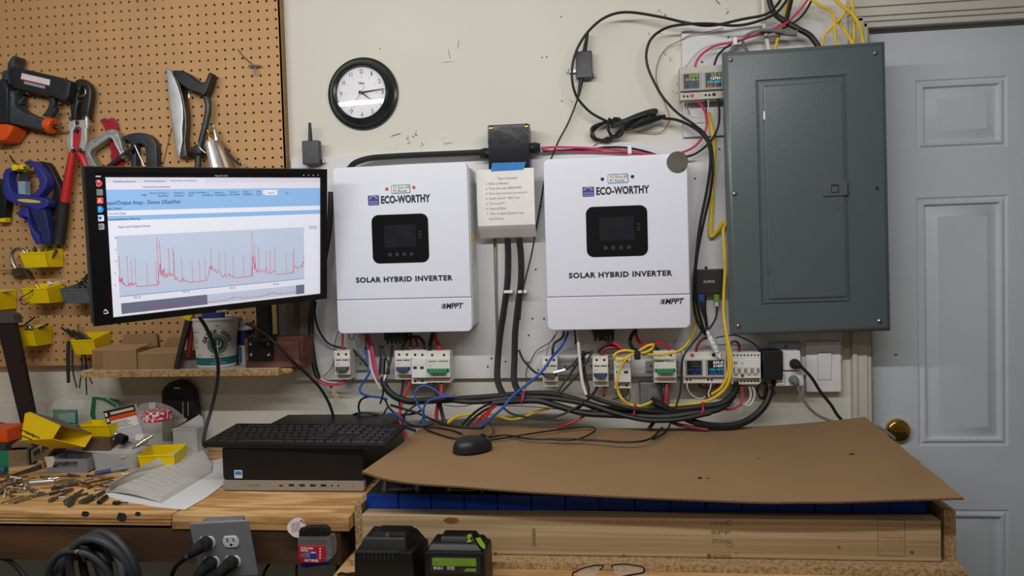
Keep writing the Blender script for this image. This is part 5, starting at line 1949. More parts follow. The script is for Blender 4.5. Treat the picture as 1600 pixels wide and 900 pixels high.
for r, ks in rowsk:
    x = kx
    for w_ in ks:
        if w_ is None:
            x += U
        elif w_ == 'h':
            x += U * .5
        else:
            key(x, r, w_)
            x += w_ * U
nav = kx + 15.25 * U
for r in (5,4,3):
    for i in range(3):
        key(nav + i * U, r, 1)
key(nav + U, 1,1)
for i in range(3):
    key(nav + i * U, 0,1)
num = nav + 3.25 * U
for r in (4,3,2,1):
    for i in range(3):
        key(num + i * U, r, 1)
key(num + 3 * U, 4,1)
key(num + 3 * U, 2,1,2)
key(num + 3 * U, 0,1,2)
key(num, 0,2)
key(num + 2 * U, 0,1)

# mouse on the cardboard
mc = Bz(738,704,.951)
T = Thing('computer_mouse', 'black computer mouse on the brown cardboard', 'mouse', mc)
XM = Matrix.Translation(mc) @ Matrix.Rotation(math.radians(38), 4, 'Z')

def mouse_pt(u, v):
    a = u * 2 * math.pi
    s_ = math.sin(v * math.pi / 2)
    cz_ = math.cos(v * math.pi / 2)
    x = .048 * math.cos(a) * s_ * (1.0 if math.cos(a) < 0 else 1.08)
    y = .031 * math.sin(a) * s_ * (1 - .12 * math.cos(a))
    z = .001 + .035 * (cz_ ** .75) * (1 - .12 * math.cos(a) * s_)
    return (x, y, z)

mb = MB(XM)
mb.grid(mouse_pt, 32,12, mat('mouse black', (32,32,35), 0.4, var=0.08))
T.part('shell', mb)
mb = MB(XM)
mb.cyl((.028,-.003,.029),(.028,.003,.029), .0065, black_soft, seg=16)
T.part('wheel', mb)

# ================================================================ clutter on the left of the bench

def bp(px, py, z=BZ):
    return Bz(px, py, z)

green_card = mat('green card', (28,122,92), 0.5, var=0.08)
clear_bag = mat('clear bag', (236,238,236), 0.12, trans=0.0, alpha=0.2, var=0.02, bump=0.5, bscale=60)
dark_card = mat('dark brown card', (96,76,58), 0.8, var=0.15)

# green carton with junk
FR, BR_, FL = bp(46,729.5, BZ + .0006), bp(77,711, BZ + .0006), bp(-60,735, BZ + .0006)
BL = FL + (BR_ - FR)
H = Vector((0,0,.047))
T = Thing('green_carton', 'open green cardboard carton at the left edge of the bench', 'carton', FR)

def wallq(mb, a, b, h, t, m):
    n_ = (b - a).cross(Vector((0,0,1))).normalized() * t
    mb.hexa([a, b, b - n_, a - n_, a + h, b + h, b - n_ + h, a - n_ + h], m)

mb = MB()
wallq(mb, FL, FR, H, .002, green_card)
wallq(mb, FR, BR_, H, .002, dark_card)
wallq(mb, BR_, BL, H, .002, green_card)
wallq(mb, BL, FL, H, .002, green_card)
mb.hexa([FL, FR, BR_, BL, FL + H * .06, FR + H * .06, BR_ + H * .06, BL + H * .06], dark_card)
T.part('body', mb)
mb = MB()
dd = (BR_ - FR)
nn = dd.cross(Vector((0,0,1))).normalized() * .0008
a, b = FR + dd * .12 + H * .12, FR + dd * .62 + H * .12
mb.hexa([a, b, b + nn, a + nn, a + H * .75, b + H * .75, b + nn + H * .75, a + nn + H * .75], paper)
lab = T.part('label', mb, label='white label with barcode')
mb = MB()
for i in range(7):
    a = FR + dd * (.2 + .05 * i) + H * .45 + nn * 1.4
    mb.hexa([a, a + dd * .025, a + dd * .025 + nn * .3, a + nn * .3, a + H * .3, a + dd * .025 + H * .3, a + dd * .025 + nn * .3 + H * .3, a + nn * .3 + H * .3], ink)
T.part('barcode', mb, under=lab)
mb = MB()
ff = (FR - FL)
a, b = FR - ff * .30, FR - ff * .02
n2 = ff.cross(Vector((0,0,1))).normalized() * .0008
mb.hexa([a, b, b + n2, a + n2, a + H, b + H, b + n2 + H, a + n2 + H], mat('tan card', (128,108,78), 0.7))
T.part('corner_panel', mb)
mb = MB()
a = FL + H * 1.02 + dd * .2
mb.hexa([a + ff * .45, a + ff * .98, a + ff * .98 + dd * .25, a + ff * .45 + dd * .25, a + ff * .45 + H * .12, a + ff * .98 + H * .22, a + ff * .98 + dd * .25 + H * .4, a + ff * .45 + dd * .25 + H * .3], mat('tan card', (150,126,90), 0.7))
T.part('flap', mb)
mb = MB()
for i in range(6):
    c = FL + ff * (.3 + .1 * i) + dd * (.35 + .3 * (i % 2)) + H * .6
    mb.sphere(c, .016, mat('wrapped parts', (190,190,186), 0.2, metal=0.3, var=0.3, scale=90),(1.3,1,.7), 10)
sp = T.part('contents', mb)
sp['kind'] = 'stuff'
# cardboard strip and saw blade in front of the carton
mb = MB()
a, b = bp(-20,740), bp(58,729)
mb.hexa([a, b, b + Vector((.0,.02,0)), a + Vector((0,.03,0)), a + Vector((0,0,.004)), b + Vector((0,0,.004)), b + Vector((0,.02,.004)), a + Vector((0,.03,.004))], mat('tan strip', (186,158,118), 0.8))
solo('card_strip', 'tan cardboard strip in front of the green carton', 'cardboard', mb)
mb = MB()
a, b = bp(10,748), bp(60,735)
mb.hexa([a, b, b + Vector((0,.018,0)), a + Vector((0,.022,0)), a + Vector((0,0,.006)), b + Vector((0,0,.014)), b + Vector((0,.018,.014)), a + Vector((0,.022,.006))], mat('dark wood offcut', (74,58,46), 0.7, var=0.2))
solo('wood_offcut', 'dark wooden offcut lying in front of the green carton', 'offcut', mb)
mb = MB()
a, b = bp(58,734), bp(71,722)
mb.hexa([a, b, b + Vector((.012,.02,0)), a + Vector((.012,.01,0)), a + Vector((0,0,.02)), b + Vector((0,0,.034)), b + Vector((.012,.02,.034)), a + Vector((.012,.01,.02))], mat('brown offcut', (146,116,86), 0.8, var=0.15))
solo('wood_offcut', 'brown wooden wedge between the green carton and grey tray', 'offcut', mb)
mb = MB()
c = bp(3,744)
mb.cyl(c + Vector((-.03,0,.014)), c + Vector((.012,0,.014)), .013, mat('teal handle', (40,82,98), 0.4), bev=.004)
solo('teal_handle', 'teal tool handle end at the left edge of the bench', 'tool', mb)

# dark base pile behind the carton: black bag
T0 = bp(95,722)
mb = MB()

def lump(c, rx, ry, rz, seed, m, amp=.22):
    c = Vector(c)

    def fn(u, v):
        a, b = u * 2 * math.pi, v * math.pi / 2
        d = Vector((math.cos(a) * math.cos(b), math.sin(a) * math.cos(b), math.sin(b)))
        k_ = 1 + amp * mnoise.noise(d * 2.3 + Vector((seed, 0,0)))
        return (c.x + rx * d.x * k_, c.y + ry * d.y * k_, c.z + rz * d.z * k_)
    mb.grid(fn, 28,12, m)

lump((T0.x - .005, T0.y + .045, BZ), .062,.034,.068,3, mat('dark bag', (48,42,38), 0.25, var=0.3, scale=50, bump=0.4, bscale=40))
solo('dark_bag', 'crumpled dark plastic bag of parts behind the grey tray', 'bag', mb)

# orange case and cable scraps at the left edge
c = W(-5,690,-.2)
mb = MB()
mb.box((c.x - .05,-.23, BZ),(W(21,680,-.2).x, -.10, W(5,689,-.2).z), mat('dark case', (58,54,54), 0.6, var=0.2), .004)
solo('dark_case', 'low dark case under the orange case at the left edge', 'case', mb)
mb = MB()
zc_ = W(5,689,-.2).z
mb.hexa([(c.x - .05,-.22, zc_ + .0005),(W(21,685,-.2).x, -.22, zc_ + .0005),(W(20,680,-.2).x, -.13, zc_ + .0005),(c.x - .05,-.13, zc_ + .0005),(c.x - .05,-.22, W(5,671.5,-.22).z),(W(20,685,-.2).x, -.22, W(20,671,-.22).z),(W(19,680,-.2).x, -.14, W(20,671,-.22).z),(c.x - .05,-.14, W(5,671.5,-.22).z)], orange_pl, .002)
solo('orange_case', 'bright orange plastic case at the left edge of the bench', 'case', mb)
cable('thin black cable curling over the clutter behind the orange case', [(-8,660,-.08),(12,664,-.1),(26,668,-.1),(36,660,-.09),(44,656,-.07)], 4, 'black')

# yellow carton tipped over
T = Thing('yellow_carton', 'tipped open yellow carton leaning on the green carton', 'carton', W(60,690,-.25))
yel = mat('yellow card', (238,204,18), 0.5, var=0.03)
inside = mat('carton inside', (110,98,84), 0.8, var=0.1)
YF_ = -.30
f = [W(p[0], p[1], YF_) for p in ((32,688),(82,686),(95,665),(46,643.5),(39,646))]
bk4 = [p + Vector((.05,.05,-.034)) for p in f]
mb = MB()
t_ = .0018
mb.prism(f, (0, t_, 0), yel)

def sheet4(a, b, c, d, m):
    n_ = (b - a).cross(d - a).normalized() * .0012
    mb.hexa([a, b, c, d, a + n_, b + n_, c + n_, d + n_], m)

sheet4(f[3], f[2], bk4[2], bk4[3], inside)
sheet4(f[0], f[1], bk4[1], bk4[0], yel)
sheet4(f[4], f[0], bk4[0], bk4[4], yel)
sheet4(f[3], f[4], bk4[4], bk4[3], yel)
mb.prism(bk4,(0, t_, 0), yel)
T.part('body', mb)
mb = MB()
for a, b in (((33,671),(62,684.5)),((33.5,686.5),(32.5,671.5)),((34,680.5),(50,687))):
    p, q = W(a[0], a[1], YF_ - .0006), W(b[0], b[1], YF_ - .0006)
    mb.tube([p, q], .0012, ink, k=1, seg=5)
p = W(48,680.5, YF_ - .0006)
mb.text('Lion Bar', p.x - .002, p.z, .011, ink, y=p.y, depth=.0002, width=.03, rot=math.radians(24))
T.part('label_print', mb)

# bag with green card
T = Thing('zip_bag', 'clear bag with a green card leaning on the wall behind yellow carton', 'bag', W(103,672,-.06))
YB = -.07

def bag(T, loop, y, lab_loop, seed, m_label, name='card'):
    mb = MB()
    cx_b = sum(p[0] for p in loop) / len(loop)
    cy_b = sum(p[1] for p in loop) / len(loop)
    ring = catmull([W(p[0], p[1], y) for p in loop] + [W(loop[0][0], loop[0][1], y)], 4)[:-1]
    c_ = W(cx_b, cy_b, y)
    n_ = len(ring)
    V, Fc = [], []
    for side in (-1,1):
        for k_ in range(5):
            t = k_ / 4
            for i, p in enumerate(ring):
                q = c_.lerp(p, t)
                V.append((q.x, y + side * (.010 * (1 - t * t) + .003 * mnoise.noise(Vector((q.x * 60 + seed, q.z * 60, side)))), q.z))
        o_ = 0 if side < 0 else 5 * n_
        for k_ in range(4):
            for i in range(n_):
                j = (i + 1) % n_
                Fc.append((o_ + k_ * n_ + i, o_ + k_ * n_ + j, o_ + (k_ + 1) * n_ + j, o_ + (k_ + 1) * n_ + i))
    mb.add(V, Fc, clear_bag)
    T.part('film', mb)
    if lab_loop:
        mb = MB()
        mb.px(lab_loop, y - .004,.003, m_label)
        T.part(name, mb)

bag(T, [(79,640),(84,627),(100,622),(115,626),(130,624),(131,634),(123,645),(120,664),(100,668),(82,658)], YB, [(82,640),(120,640),(121,663),(100,662),(83,655)], 1, mat('green bag card', (34,112,78), 0.4, var=0.2, scale=60))
mb = MB()
mb.px([(90,647),(117,645),(118,661),(102,660),(92,655)], YB - .0055,.001, mat('pale green print', (110,160,140), 0.45, var=0.2))
T.part('card_print', mb)
T = Thing('zip_bag', 'clear bag edged with green print beside the boxed saw blades', 'bag', W(160,672,-.05))
bag(T, [(141,622),(150,620),(166,622),(186,636),(180,660),(166,664),(146,661),(140,646)], -.055, None, 5, None)
gs = mat('green print strip', (26,110,66), 0.45, var=0.3, scale=130)
mb = MB()
mb.px([(144,620),(150,621),(148,648),(151,661),(165,662),(165,664.5),(147,663),(140.5,648)], -.068,.001, gs)
mb.px([(149,620),(164,622),(182,633),(180,636),(162,626),(149,624)], -.068,.001, gs)
T.part('green_border', mb, label='green printed border')
T = Thing('zip_bag', 'small clear bag with green print at the wall above the boxed saw blades', 'bag', W(178,632,-.04))
bag(T, [(164,620),(170,611),(182,614),(192,622),(190,634),(174,634)], -.035, [(170,622),(186,625),(189,634),(171,632)], 9, gs)
cable('short dark wire arching behind the boxed saw blades', [(180,632,-.03),(196,629,-.04),(207,632,-.04)], 3, 'grey')

# saw blade package
T = Thing('blade_package', 'tilted white retail package with black and orange header and white label', 'package', W(195,690,-.2))
q4 = [(161,643),(209,632),(224,682),(177,694)]
yy = -.2
mb = MB()
mb.px([q4[3], q4[2], q4[1], q4[0]], yy, .012, mat('package grey white', (196,196,198), 0.5, var=0.04), .001)
T.part('box', mb)

def inq(u, v):
    a = Vector(q4[0]).lerp(Vector(q4[1]), u)
    b = Vector(q4[3]).lerp(Vector(q4[2]), u)
    p = a.lerp(b, v)
    return (p.x, p.y)

def pq(name, u0, v0, u1, v1, m, dy, label=None):
    mb = MB()
    mb.px([inq(u0, v1), inq(u1, v1), inq(u1, v0), inq(u0, v0)], yy - dy, .0006, m)
    return T.part(name, mb, label=label)

pq('header', 0,0,1,.22, ink, .0006, 'black header')
pq('side_band', 0,0,.12,.7, ink, .0008)
for i in range(4):
    pq('side_window', .025,.06 + .17 * i, .095,.17 + .17 * i, paper, .0012)
pq('title_strip', .2,.07,.95,.15, mat('cream print', (214,196,160), 0.5), .0012)
pq('orange_stripe', .14,.2,1,.33, mat('orange print', (216,82,40), 0.5), .0012, 'orange stripe')
pq('text_panel', .16,.33,.97,.62, paper, .0012)
mb = MB()
for i in range(4):
    mb.px([inq(.2,.4 + .055 * i), inq(.65 + .1 * (i % 2), .4 + .055 * i), inq(.65 + .1 * (i % 2), .385 + .055 * i), inq(.2,.385 + .055 * i)], yy - .0018,.0004, faint)
T.part('text_line', mb)

# jar with red lid and the bag behind
c = W(248,702,-.16)
jy = -.16
T = Thing('plastic_jar', 'clear plastic jar with a red and white lid behind the yellow bin', 'jar', (c.x, jy, BZ))
jr = 22.5 * mpp(248,680, jy)
zt_, zl_ = W(248,641, jy).z, W(248,655, jy).z
mb = MB()
jm = mat('jar plastic', (214,210,202), 0.1, alpha=0.16, var=0.03)
mb.lathe([(0,0),(jr - .004,0),(jr, .004),(jr, zl_ - BZ - .02),(jr - .004, zl_ - BZ - .006),(jr - .007, zl_ - BZ)], (c.x, jy, BZ),(0,0,1), jm, 32)
T.part('body', mb)
mb = MB()
gingham = mat('red white check', (196,44,66), 0.45, rgb2=(232,222,220), scale=130, thr=(.46,.5))
mb.lathe([(jr - .006, zl_ - BZ - .002),(jr - .004, zl_ - BZ),(jr - .004, zt_ - BZ - .002),(jr - .006, zt_ - BZ),(0, zt_ - BZ)], (c.x, jy, BZ),(0,0,1), gingham, 32)
T.part('lid', mb, label='red and white patterned lid')
T = Thing('zip_bag', 'large clear bag bulging behind the jar with the red lid', 'bag', W(250,665,-.09))
bag(T, [(216,650),(217,634),(232,629),(250,630),(268,636),(288,652),(290,668),(262,676),(228,676)], -.095, None, 12, None)
mb = MB()
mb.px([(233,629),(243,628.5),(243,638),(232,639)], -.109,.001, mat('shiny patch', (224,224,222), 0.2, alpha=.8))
T.part('white_patch', mb)
# frosted box and lid leaning
T = Thing('frosted_box', 'small frosted plastic box to the right of the jar', 'box', bp(290,712))
p0, p1 = W(270.5,701,-.17), W(307,670,-.17)
fro = mat('frosted plastic', (206,206,204), 0.35, alpha=0.6, var=0.03)
mb = MB()
mb.box((p0.x, -.17, BZ + .0005),(p1.x, -.12, p1.z - .004), fro, .003)
T.part('body', mb)
mb = MB()
mb.box((p0.x - .001,-.172, p1.z - .004),(p1.x + .001,-.118, p1.z), fro, .002)
T.part('lid', mb)
mb = MB()
mb.px([(270,672),(286,663),(311,648),(317,654),(318,668),(306,676),(290,676)], -.112,.003, mat('pale translucent sheet', (204,206,208), 0.3, alpha=0.85), .001)
mb.px([(271,655),(292,654),(292,656),(280,664),(272,668)], -.106,.002, mat('pink print sheet', (206,180,180), 0.4, alpha=0.7))
solo('plastic_sheet', 'pale translucent plastic sheet leaning above the frosted box', 'plastic sheet', mb)
# black leaning case
T = Thing('tool_case', 'black plastic case with hanging slot leaning on wall under the shelf', 'case', W(280,690,-.04))
mb = MB()
mb.px([(252,612),(255,606),(264,598),(274,594.5),(284,596.5),(294,604),(300,612),(304,636),(308,664),(308,690),(253,690)], -.05,.03, black_pl, .004)
T.part('shell', mb)
mb = MB()
mb.px([(272,605.5),(281,605.5),(281,607.5),(272,607.5)], -.0512,.001, paper)
T.part('hang_slot', mb, label='white hanging slot')
for px_ in (285,293):
    mb = MB()
    mb.px([(px_, 628),(px_ + 1.2,628),(px_ + 1.5,650),(px_ + .3,650)], -.0512,.001, grey_pl)
    T.part('groove', mb)

# grey organiser tray
FL_, FR_ = bp(71.5,739.5), bp(139,738)
H_ = .036
T = Thing('parts_tray', 'grey plastic tray with a slot showing small screws', 'tray', (FL_ + FR_) / 2)
gt = mat('tray grey', (128,130,138), 0.45, var=0.05)
y_ = (FL_.y + FR_.y) / 2
XL, XR = FL_.x, FR_.x
s0, s1 = W(81,731, y_), W(121,721.5, y_)
mb = MB()
xa_, xb_ = XL - .004, XR + .002
mb.box((XL, y_, BZ),(XR, y_ + .003, s0.z), gt)
mb.box((xa_, y_, s1.z),(XR - .003, y_ + .003, BZ + H_), gt)
mb.box((XL, y_, s0.z),(s0.x, y_ + .003, s1.z), gt)
mb.box((s1.x, y_, s0.z),(XR, y_ + .003, s1.z), gt)
mb.box((XL, y_ + .07, BZ),(XR, y_ + .073, BZ + H_), gt)
mb.box((XL, y_ + .003, BZ),(XL + .003, y_ + .07, BZ + H_), gt)
mb.box((XR - .003, y_ + .003, BZ),(XR + .0, y_ + .07, BZ + H_), gt)
mb.box((XL, y_ + .003, BZ),(XR, y_ + .07, BZ + .003), gt)
T.part('tray_body', mb)
mb = MB()
mb.px([(69,714),(82,713),(86,718),(82,730),(74,731)], y_ - .001,.001, mat('worn label', (196,190,176), 0.7, var=0.15))
T.part('worn_label', mb, label='worn pale label')
rg = random.Random(8)
mb = MB()
for i in range(26):
    p = Vector((s0.x + (s1.x - s0.x) * rg.random(), y_ + .008 + .01 * rg.random(), s0.z + .002 + .009 * rg.random()))
    mb.tube([p, p + Vector((rg.uniform(-.008,.008), rg.uniform(-.003,.003), rg.uniform(-.003,.003)))], .0015, [brass, dark_steel, steel][i % 3], k=1, seg=6)
sp = T.part('screws', mb)
sp['kind'] = 'stuff'

# frosted tub with loose lid
a, b = bp(140,737), bp(215,736)
T = Thing('frosted_tub', 'frosted plastic tub with a loose lid between grey tray and yellow bin', 'tub', (a + b) / 2)
y_ = (a.y + b.y) / 2
tz = W(178,709, y_).z
mb = MB()

def tubpt(u, v):
    rr = rrect(a.x + .004, y_ + .004, b.x - .004, y_ + .086,.014,5)
    i = int(u * (len(rr))) % len(rr)
    cx_t, cy_t = (a.x + b.x) / 2, y_ + .045
    k_ = 1 + .10 * v
    return (cx_t + (rr[i][0] - cx_t) * k_, cy_t + (rr[i][1] - cy_t) * k_, BZ + .0005 + (tz - BZ) * v)

nR = len(rrect(0,0,1,1,.1,5))
mb.grid(tubpt, nR, 4, mat('tub plastic', (176,178,180), 0.35, alpha=0.88, var=0.03))
mb.add([tubpt(i / nR, 0) for i in range(nR)], [tuple(range(nR))], mat('tub plastic', (176,178,180), 0.35))
T.part('body', mb)
ll = [(103,702),(112,690),(122,684),(150,683),(182,684),(210,692),(232,699),(216,706),(212,708),(206,709),(190,715),(184,711),(150,707),(125,704)]
mb = MB()
LP = [W(p[0], p[1], y_ + .04 - (p[1] - 700) * .003) for p in ll]
LP = catmull(LP + [LP[0]], 3)[:-1]
mb.prism(LP, (0,0,-.002), mat('lid film', (190,186,186), 0.28, alpha=0.92, var=0.06, bump=0.3, bscale=30), .0)
T.part('lid', mb, label='crumpled translucent lid')
# step drill on the lid
p, q = W(206,702, y_ - .01), W(240,680, y_ + .02)
mb = MB()
L_ = (q - p).length
mb.lathe([(0,0),(.002,.002),(.004, L_ * .2),(.004, L_ * .22),(.0058, L_ * .24),(.0058, L_ * .38),(.0075, L_ * .4),(.0075, L_ * .52),(.0085, L_ * .54),(.0085, L_ * .66),(.0045, L_ * .68),(.0042, L_ * .97),(0, L_)], p, q - p, steel, 18)
solo('step_drill', 'silver stepped cone drill bit resting on the lid of the frosted tub', 'drill bit', mb)
mb = MB()
c = W(190,686, y_ + .03)
mb.lathe([(0,-.012),(.013,-.012),(.014,0),(.014,.01),(.010,.012),(.008,.004),(0,.004)], c, (.9,-.2,-.25), black_pl, 20)
solo('socket', 'black socket on top of the frosted tub lid', 'socket', mb)
mb = MB()
for i, (x, y) in enumerate(((174,681),(180,678),(184,683),(178,686))):
    c = W(x, y, y_ + .045)
    mb.sphere(c, .007, mat('foil', (196,196,200), 0.25, metal=0.7, var=0.3, scale=120),(1.4,1,.8), 10)
solo('foil_scrap', 'crumpled scrap of silver foil beside the black socket', 'foil', mb)
mb = MB()
q0, q1 = W(211,686, y_ + .03), W(224,680, y_ + .03)
mb.box((q0.x, y_ + .03, q0.z - .004),(q1.x, y_ + .044, q1.z), white_pl, .001)
solo('white_block', 'tiny white plastic block beside the step drill', 'block', mb)

# yellow bins standing on the bench
y_ = -.275
a, b = W(218.5,711, y_), W(268,708, y_)
XB = Matrix.Translation(((a.x + b.x) / 2, y_, BZ)) @ Matrix.Rotation(math.radians(10), 4, 'Z')
hw = (b.x - a.x) / 2 + .004
bin_thing('yellow parts bin standing on the bench, half covered by newspaper', -hw, hw, .0005, a.z - BZ, a.z - BZ + .006,0,.085, yellow_pl, 'yellow bins on the bench', XB)
y_ = -.235
a, b = W(124,664, y_), W(170,665.5, y_)
bin_thing('yellow parts bin on top of the clutter, behind the frosted tub', a.x, b.x, W(140,684, y_).z, a.z, a.z + .003, y_, y_ + .05, yellow_pl, 'yellow bins on the bench')
mb = MB()
mb.box((a.x + .002, y_ + .004, BZ),(b.x - .002, y_ + .048, W(140,684, y_).z - .001), dark_card, .002)
solo('cardboard_box', 'dark cardboard box under the yellow bin behind the frosted tub', 'box', mb)

# papers
sheet_m = mat('sheet paper', (226,226,228), 0.8, var=0.01)
news_m = mat('newsprint', (196,194,190), 0.85, var=0.06, scale=50, stretch=(1,8,1))
news_d = mat('newsprint edge', (176,164,146), 0.85, var=0.08)

def bil(c4, u, v, lift=lambda u, v: 0):
    a_ = c4[0].lerp(c4[1], u)
    b_ = c4[3].lerp(c4[2], u)
    p_ = a_.lerp(b_, v)
    p_.z += lift(u, v)
    return p_

c4 = [bp(162,775), bp(289,796.5), bp(353,756), bp(349,716)]
c4b = [bp(160,776), bp(289,796.5), bp(354,752), bp(262,742)]
mb = MB()
mb.prism([p + Vector((0,0,.0012)) for p in (bp(161,774), bp(200,785), bp(248,793), bp(289,797), bp(322,778), bp(353.5,755), bp(350,716), bp(326,721), bp(262,742))], (0,0,-.001), sheet_m)
solo('paper_sheet', 'plain white paper sheet under the folded newspaper on the bench', 'paper', mb)
T = Thing('newspaper', 'folded newspaper with a curled upper edge on the bench beside the computer', 'newspaper', bp(250,770))

def nfold(k_):
    A, B = bp(165 + k_ * 1.0,769 - k_ * 2.4), bp(251,787 - k_ * 2)
    C, D = bp(332,738 - k_ * 3), bp(300 + k_ * 7,727 - k_ * 6)

    def fn(u, v):
        p_ = bil([A, B, C, D], u, v)
        p_.z += .003 + .0015 * k_ + .006 * math.sin(math.pi * u) * (1 - v * .4) + .012 * k_ * (1 - u) * v
        return p_
    return fn

for k_ in range(3):
    mb = MB()
    mb.grid(nfold(k_), 14,10, news_m, .0012)
    T.part('page', mb)
mb = MB()
for j in range(10):
    for s_ in range(2):
        f_ = nfold(2)
        a, b = f_(.12 + .42 * s_, .12 + .08 * j), f_(.48 + .42 * s_, .12 + .08 * j)
        mb.tube([a + Vector((0,0,.0005)), f_(.3 + .42 * s_, .12 + .08 * j) + Vector((0,0,.0006)), b + Vector((0,0,.0005))], .0006, mat('print grey', (168,166,162), 0.8), k=1, seg=4)
T.part('print', mb)
# curled fold rising towards the keyboard
for k_ in range(4):
    P0 = [bp(168,766), bp(205,751), bp(250,733), bp(290,718), bp(322,705)]
    top = [W(170,764 - k_, P0[0].y - .03), W(210,744 - k_ * 2, P0[1].y - .03), W(250,727 - k_ * 3, P0[2].y - .03), W(290,711 - k_ * 3.2, P0[3].y - .03), W(320,699 - k_ * 3, P0[4].y - .03)]
    lo = [bp(172,769), bp(212,758 - k_), bp(262,741 - k_), bp(300,727 - k_), bp(326,714 - k_)]
    tp, lo_ = catmull(top, 4), catmull(lo, 4)

    def fn(u, v, tp=tp, lo_=lo_, k_=k_):
        i = min(int(u * (len(tp) - 1)), len(tp) - 2)
        t = u * (len(tp) - 1) - i
        a_, b_ = tp[i].lerp(tp[i + 1], t), lo_[i].lerp(lo_[i + 1], t)
        p_ = b_.lerp(a_, v)
        p_.z += .004 * math.sin(math.pi * v) + .002 + .001 * k_
        return p_
    mb = MB()
    mb.grid(fn, 16,6, news_m if k_ % 2 else news_d, .001)
    T.part('curled_page', mb)

# ---------------------------------------------------------------- loose bits and tools
def P7(x, y):
    return (x / 6.667,700 + y / 6.667)

def lay(x0, y0, x1, y1, w, m, kind, label, group=None, z=0.0, name=None, cat=None):
    a, b = P7(x0, y0), P7(x1, y1)
    r = w / 6.667 / 2 * .00172
    p, q = bp(*a), bp(*b)
    p.z = q.z = BZ + r * 1.02 + z
    mb = MB()
    d = q - p
    L_ = d.length
    if kind == 'rod':
        mb.cyl(p, q, r, m, seg=10, bev=r * .2)
    elif kind == 'drill':
        return drill(label, q, p, r, m, group)
    elif kind == 'bit':      # hex shank, neck and socket head
        mb.lathe([(0,0),(r, 0),(r, L_ * .38),(r * .55, L_ * .42),(r * .55, L_ * .55),(r * .7, L_ * .57),(r * .7, L_ * .98),(0, L_)], p, d, m, 6)
    elif kind == 'bolt':
        mb.lathe([(0,0),(r, 0),(r, L_ * .16),(r * .55, L_ * .17),(r * .55, L_),(0, L_)], p, d, m, 10)
    elif kind == 'driver':
        mb.lathe([(0,0),(r * .8,0),(r, L_ * .1),(r, L_ * .42),(r * .6, L_ * .5),(r * .32, L_ * .52),(r * .32, L_),(0, L_)], p, d, m, 12)
    return solo(name or {'bit': 'driver_bit', 'bolt': 'bolt', 'rod': 'steel_rod', 'driver': 'screwdriver'}[kind], label, cat or {'bit': 'driver bit', 'bolt': 'bolt', 'rod': 'rod', 'driver': 'screwdriver'}[kind], mb, group)

dull = mat('dull steel', (104,102,96), 0.45, metal=0.6, var=0.25, scale=120)
olive = mat('blackened steel', (72,70,60), 0.5, metal=0.4, var=0.3, scale=120)
lay(400,270,812,250,15, steel, 'rod', 'long thin silver rod lying just in front of the grey tray')
lay(312,388,575,366,44, mat('satin aluminium', (198,200,204), 0.3, metal=0.7), 'rod', 'short thick satin silver tube among the tools on the bench', name='metal_tube', cat='tube')
lay(318,438,534,414,18, mat('golden drill', (176,140,92), 0.35, metal=0.6), 'drill', 'golden twist drill bit in front of the satin silver tube')
lay(930,372,1182,320,20, mat('rusty rod', (84,62,48), 0.6), 'rod', 'dark rusty rod pointing at the newspaper')
lay(1180,592,1335,590,34, black_pl, 'driver', 'black handled screwdriver sticking out from under the white paper')
lay(1030,592,1112,530,40, black_pl, 'rod', 'short black cylinder at the corner of the white paper', name='black_plug', cat='plug')
lay(825,408,905,392,34, orange_pl, 'rod', 'small orange plastic sleeve among the tools', name='orange_sleeve', cat='sleeve')
lay(1270,288,1412,266,24, ivory_pl, 'bolt', 'white plastic anchor below the pen', name='plastic_anchor', cat='anchor')
p, q = bp(*P7(985,292)), bp(*P7(1545,206))
p.z, q.z = BZ + .006, BZ + .012
T = Thing('pen', 'grey and blue ballpoint pen lying in front of the frosted tub', 'pen', p)
d = q - p
mb = MB()
mb.cyl(p + d * .3, p + d * .86,.0048, mat('pen grey', (136,142,154), 0.4), seg=12)
T.part('barrel', mb)
mb = MB()
mb.cyl(p, p + d * .3,.0055, mat('pen blue', (52,64,130), 0.4), seg=12)
T.part('cap', mb, label='blue cap')
mb = MB()
mb.cyl(p + d * .86, q, .0048, mat('pen blue', (52,64,130), 0.4), r2=.001, seg=12)
T.part('tip', mb, label='blue tip')
mb = MB()
mb.tube([bp(*P7(620,345), BZ + .006), bp(*P7(720,335), BZ + .01), bp(*P7(820,355), BZ + .01), bp(*P7(900,388), BZ + .005)], .003, steel, k=4)
mb.tube([bp(*P7(640,360), BZ + .005), bp(*P7(740,352), BZ + .007), bp(*P7(900,394), BZ + .005)], .003, steel, k=4)
solo('tweezers', 'curved steel tweezers behind the dark driver bits', 'tweezers', mb)
mb = MB()
mb.tube([bp(*P7(990,480), BZ + .014), bp(*P7(1010,510), BZ + .016), bp(*P7(1045,545), BZ + .012)], .0011, steel, k=4, seg=6)
solo('wire_scrap', 'thin bright wire scrap over the driver bits nearest the newspaper', 'wire', mb)
mb = MB()
c = bp(*P7(275,440))
mb.lathe([(0,0),(.0095,0),(.0095,.014),(.006,.015),(.006,.024),(0,.024)], c, (0,0,1), steel, 16)
mb.sphere((c.x + .004, c.y - .01, c.z + .006), .006, steel, seg=10)
solo('socket_adapter', 'small bright socket adapter standing at the end of the silver tube', 'adapter', mb)
GX = 'driver bits, bolts and small hardware scattered on the bench'
LB = 'dull driver bit lying in the scatter of tools on the plywood bench'
LR = 'thin dull rod lying in the scatter of tools on the plywood bench'
LO = 'small bolt lying in the scatter of tools on the plywood bench'
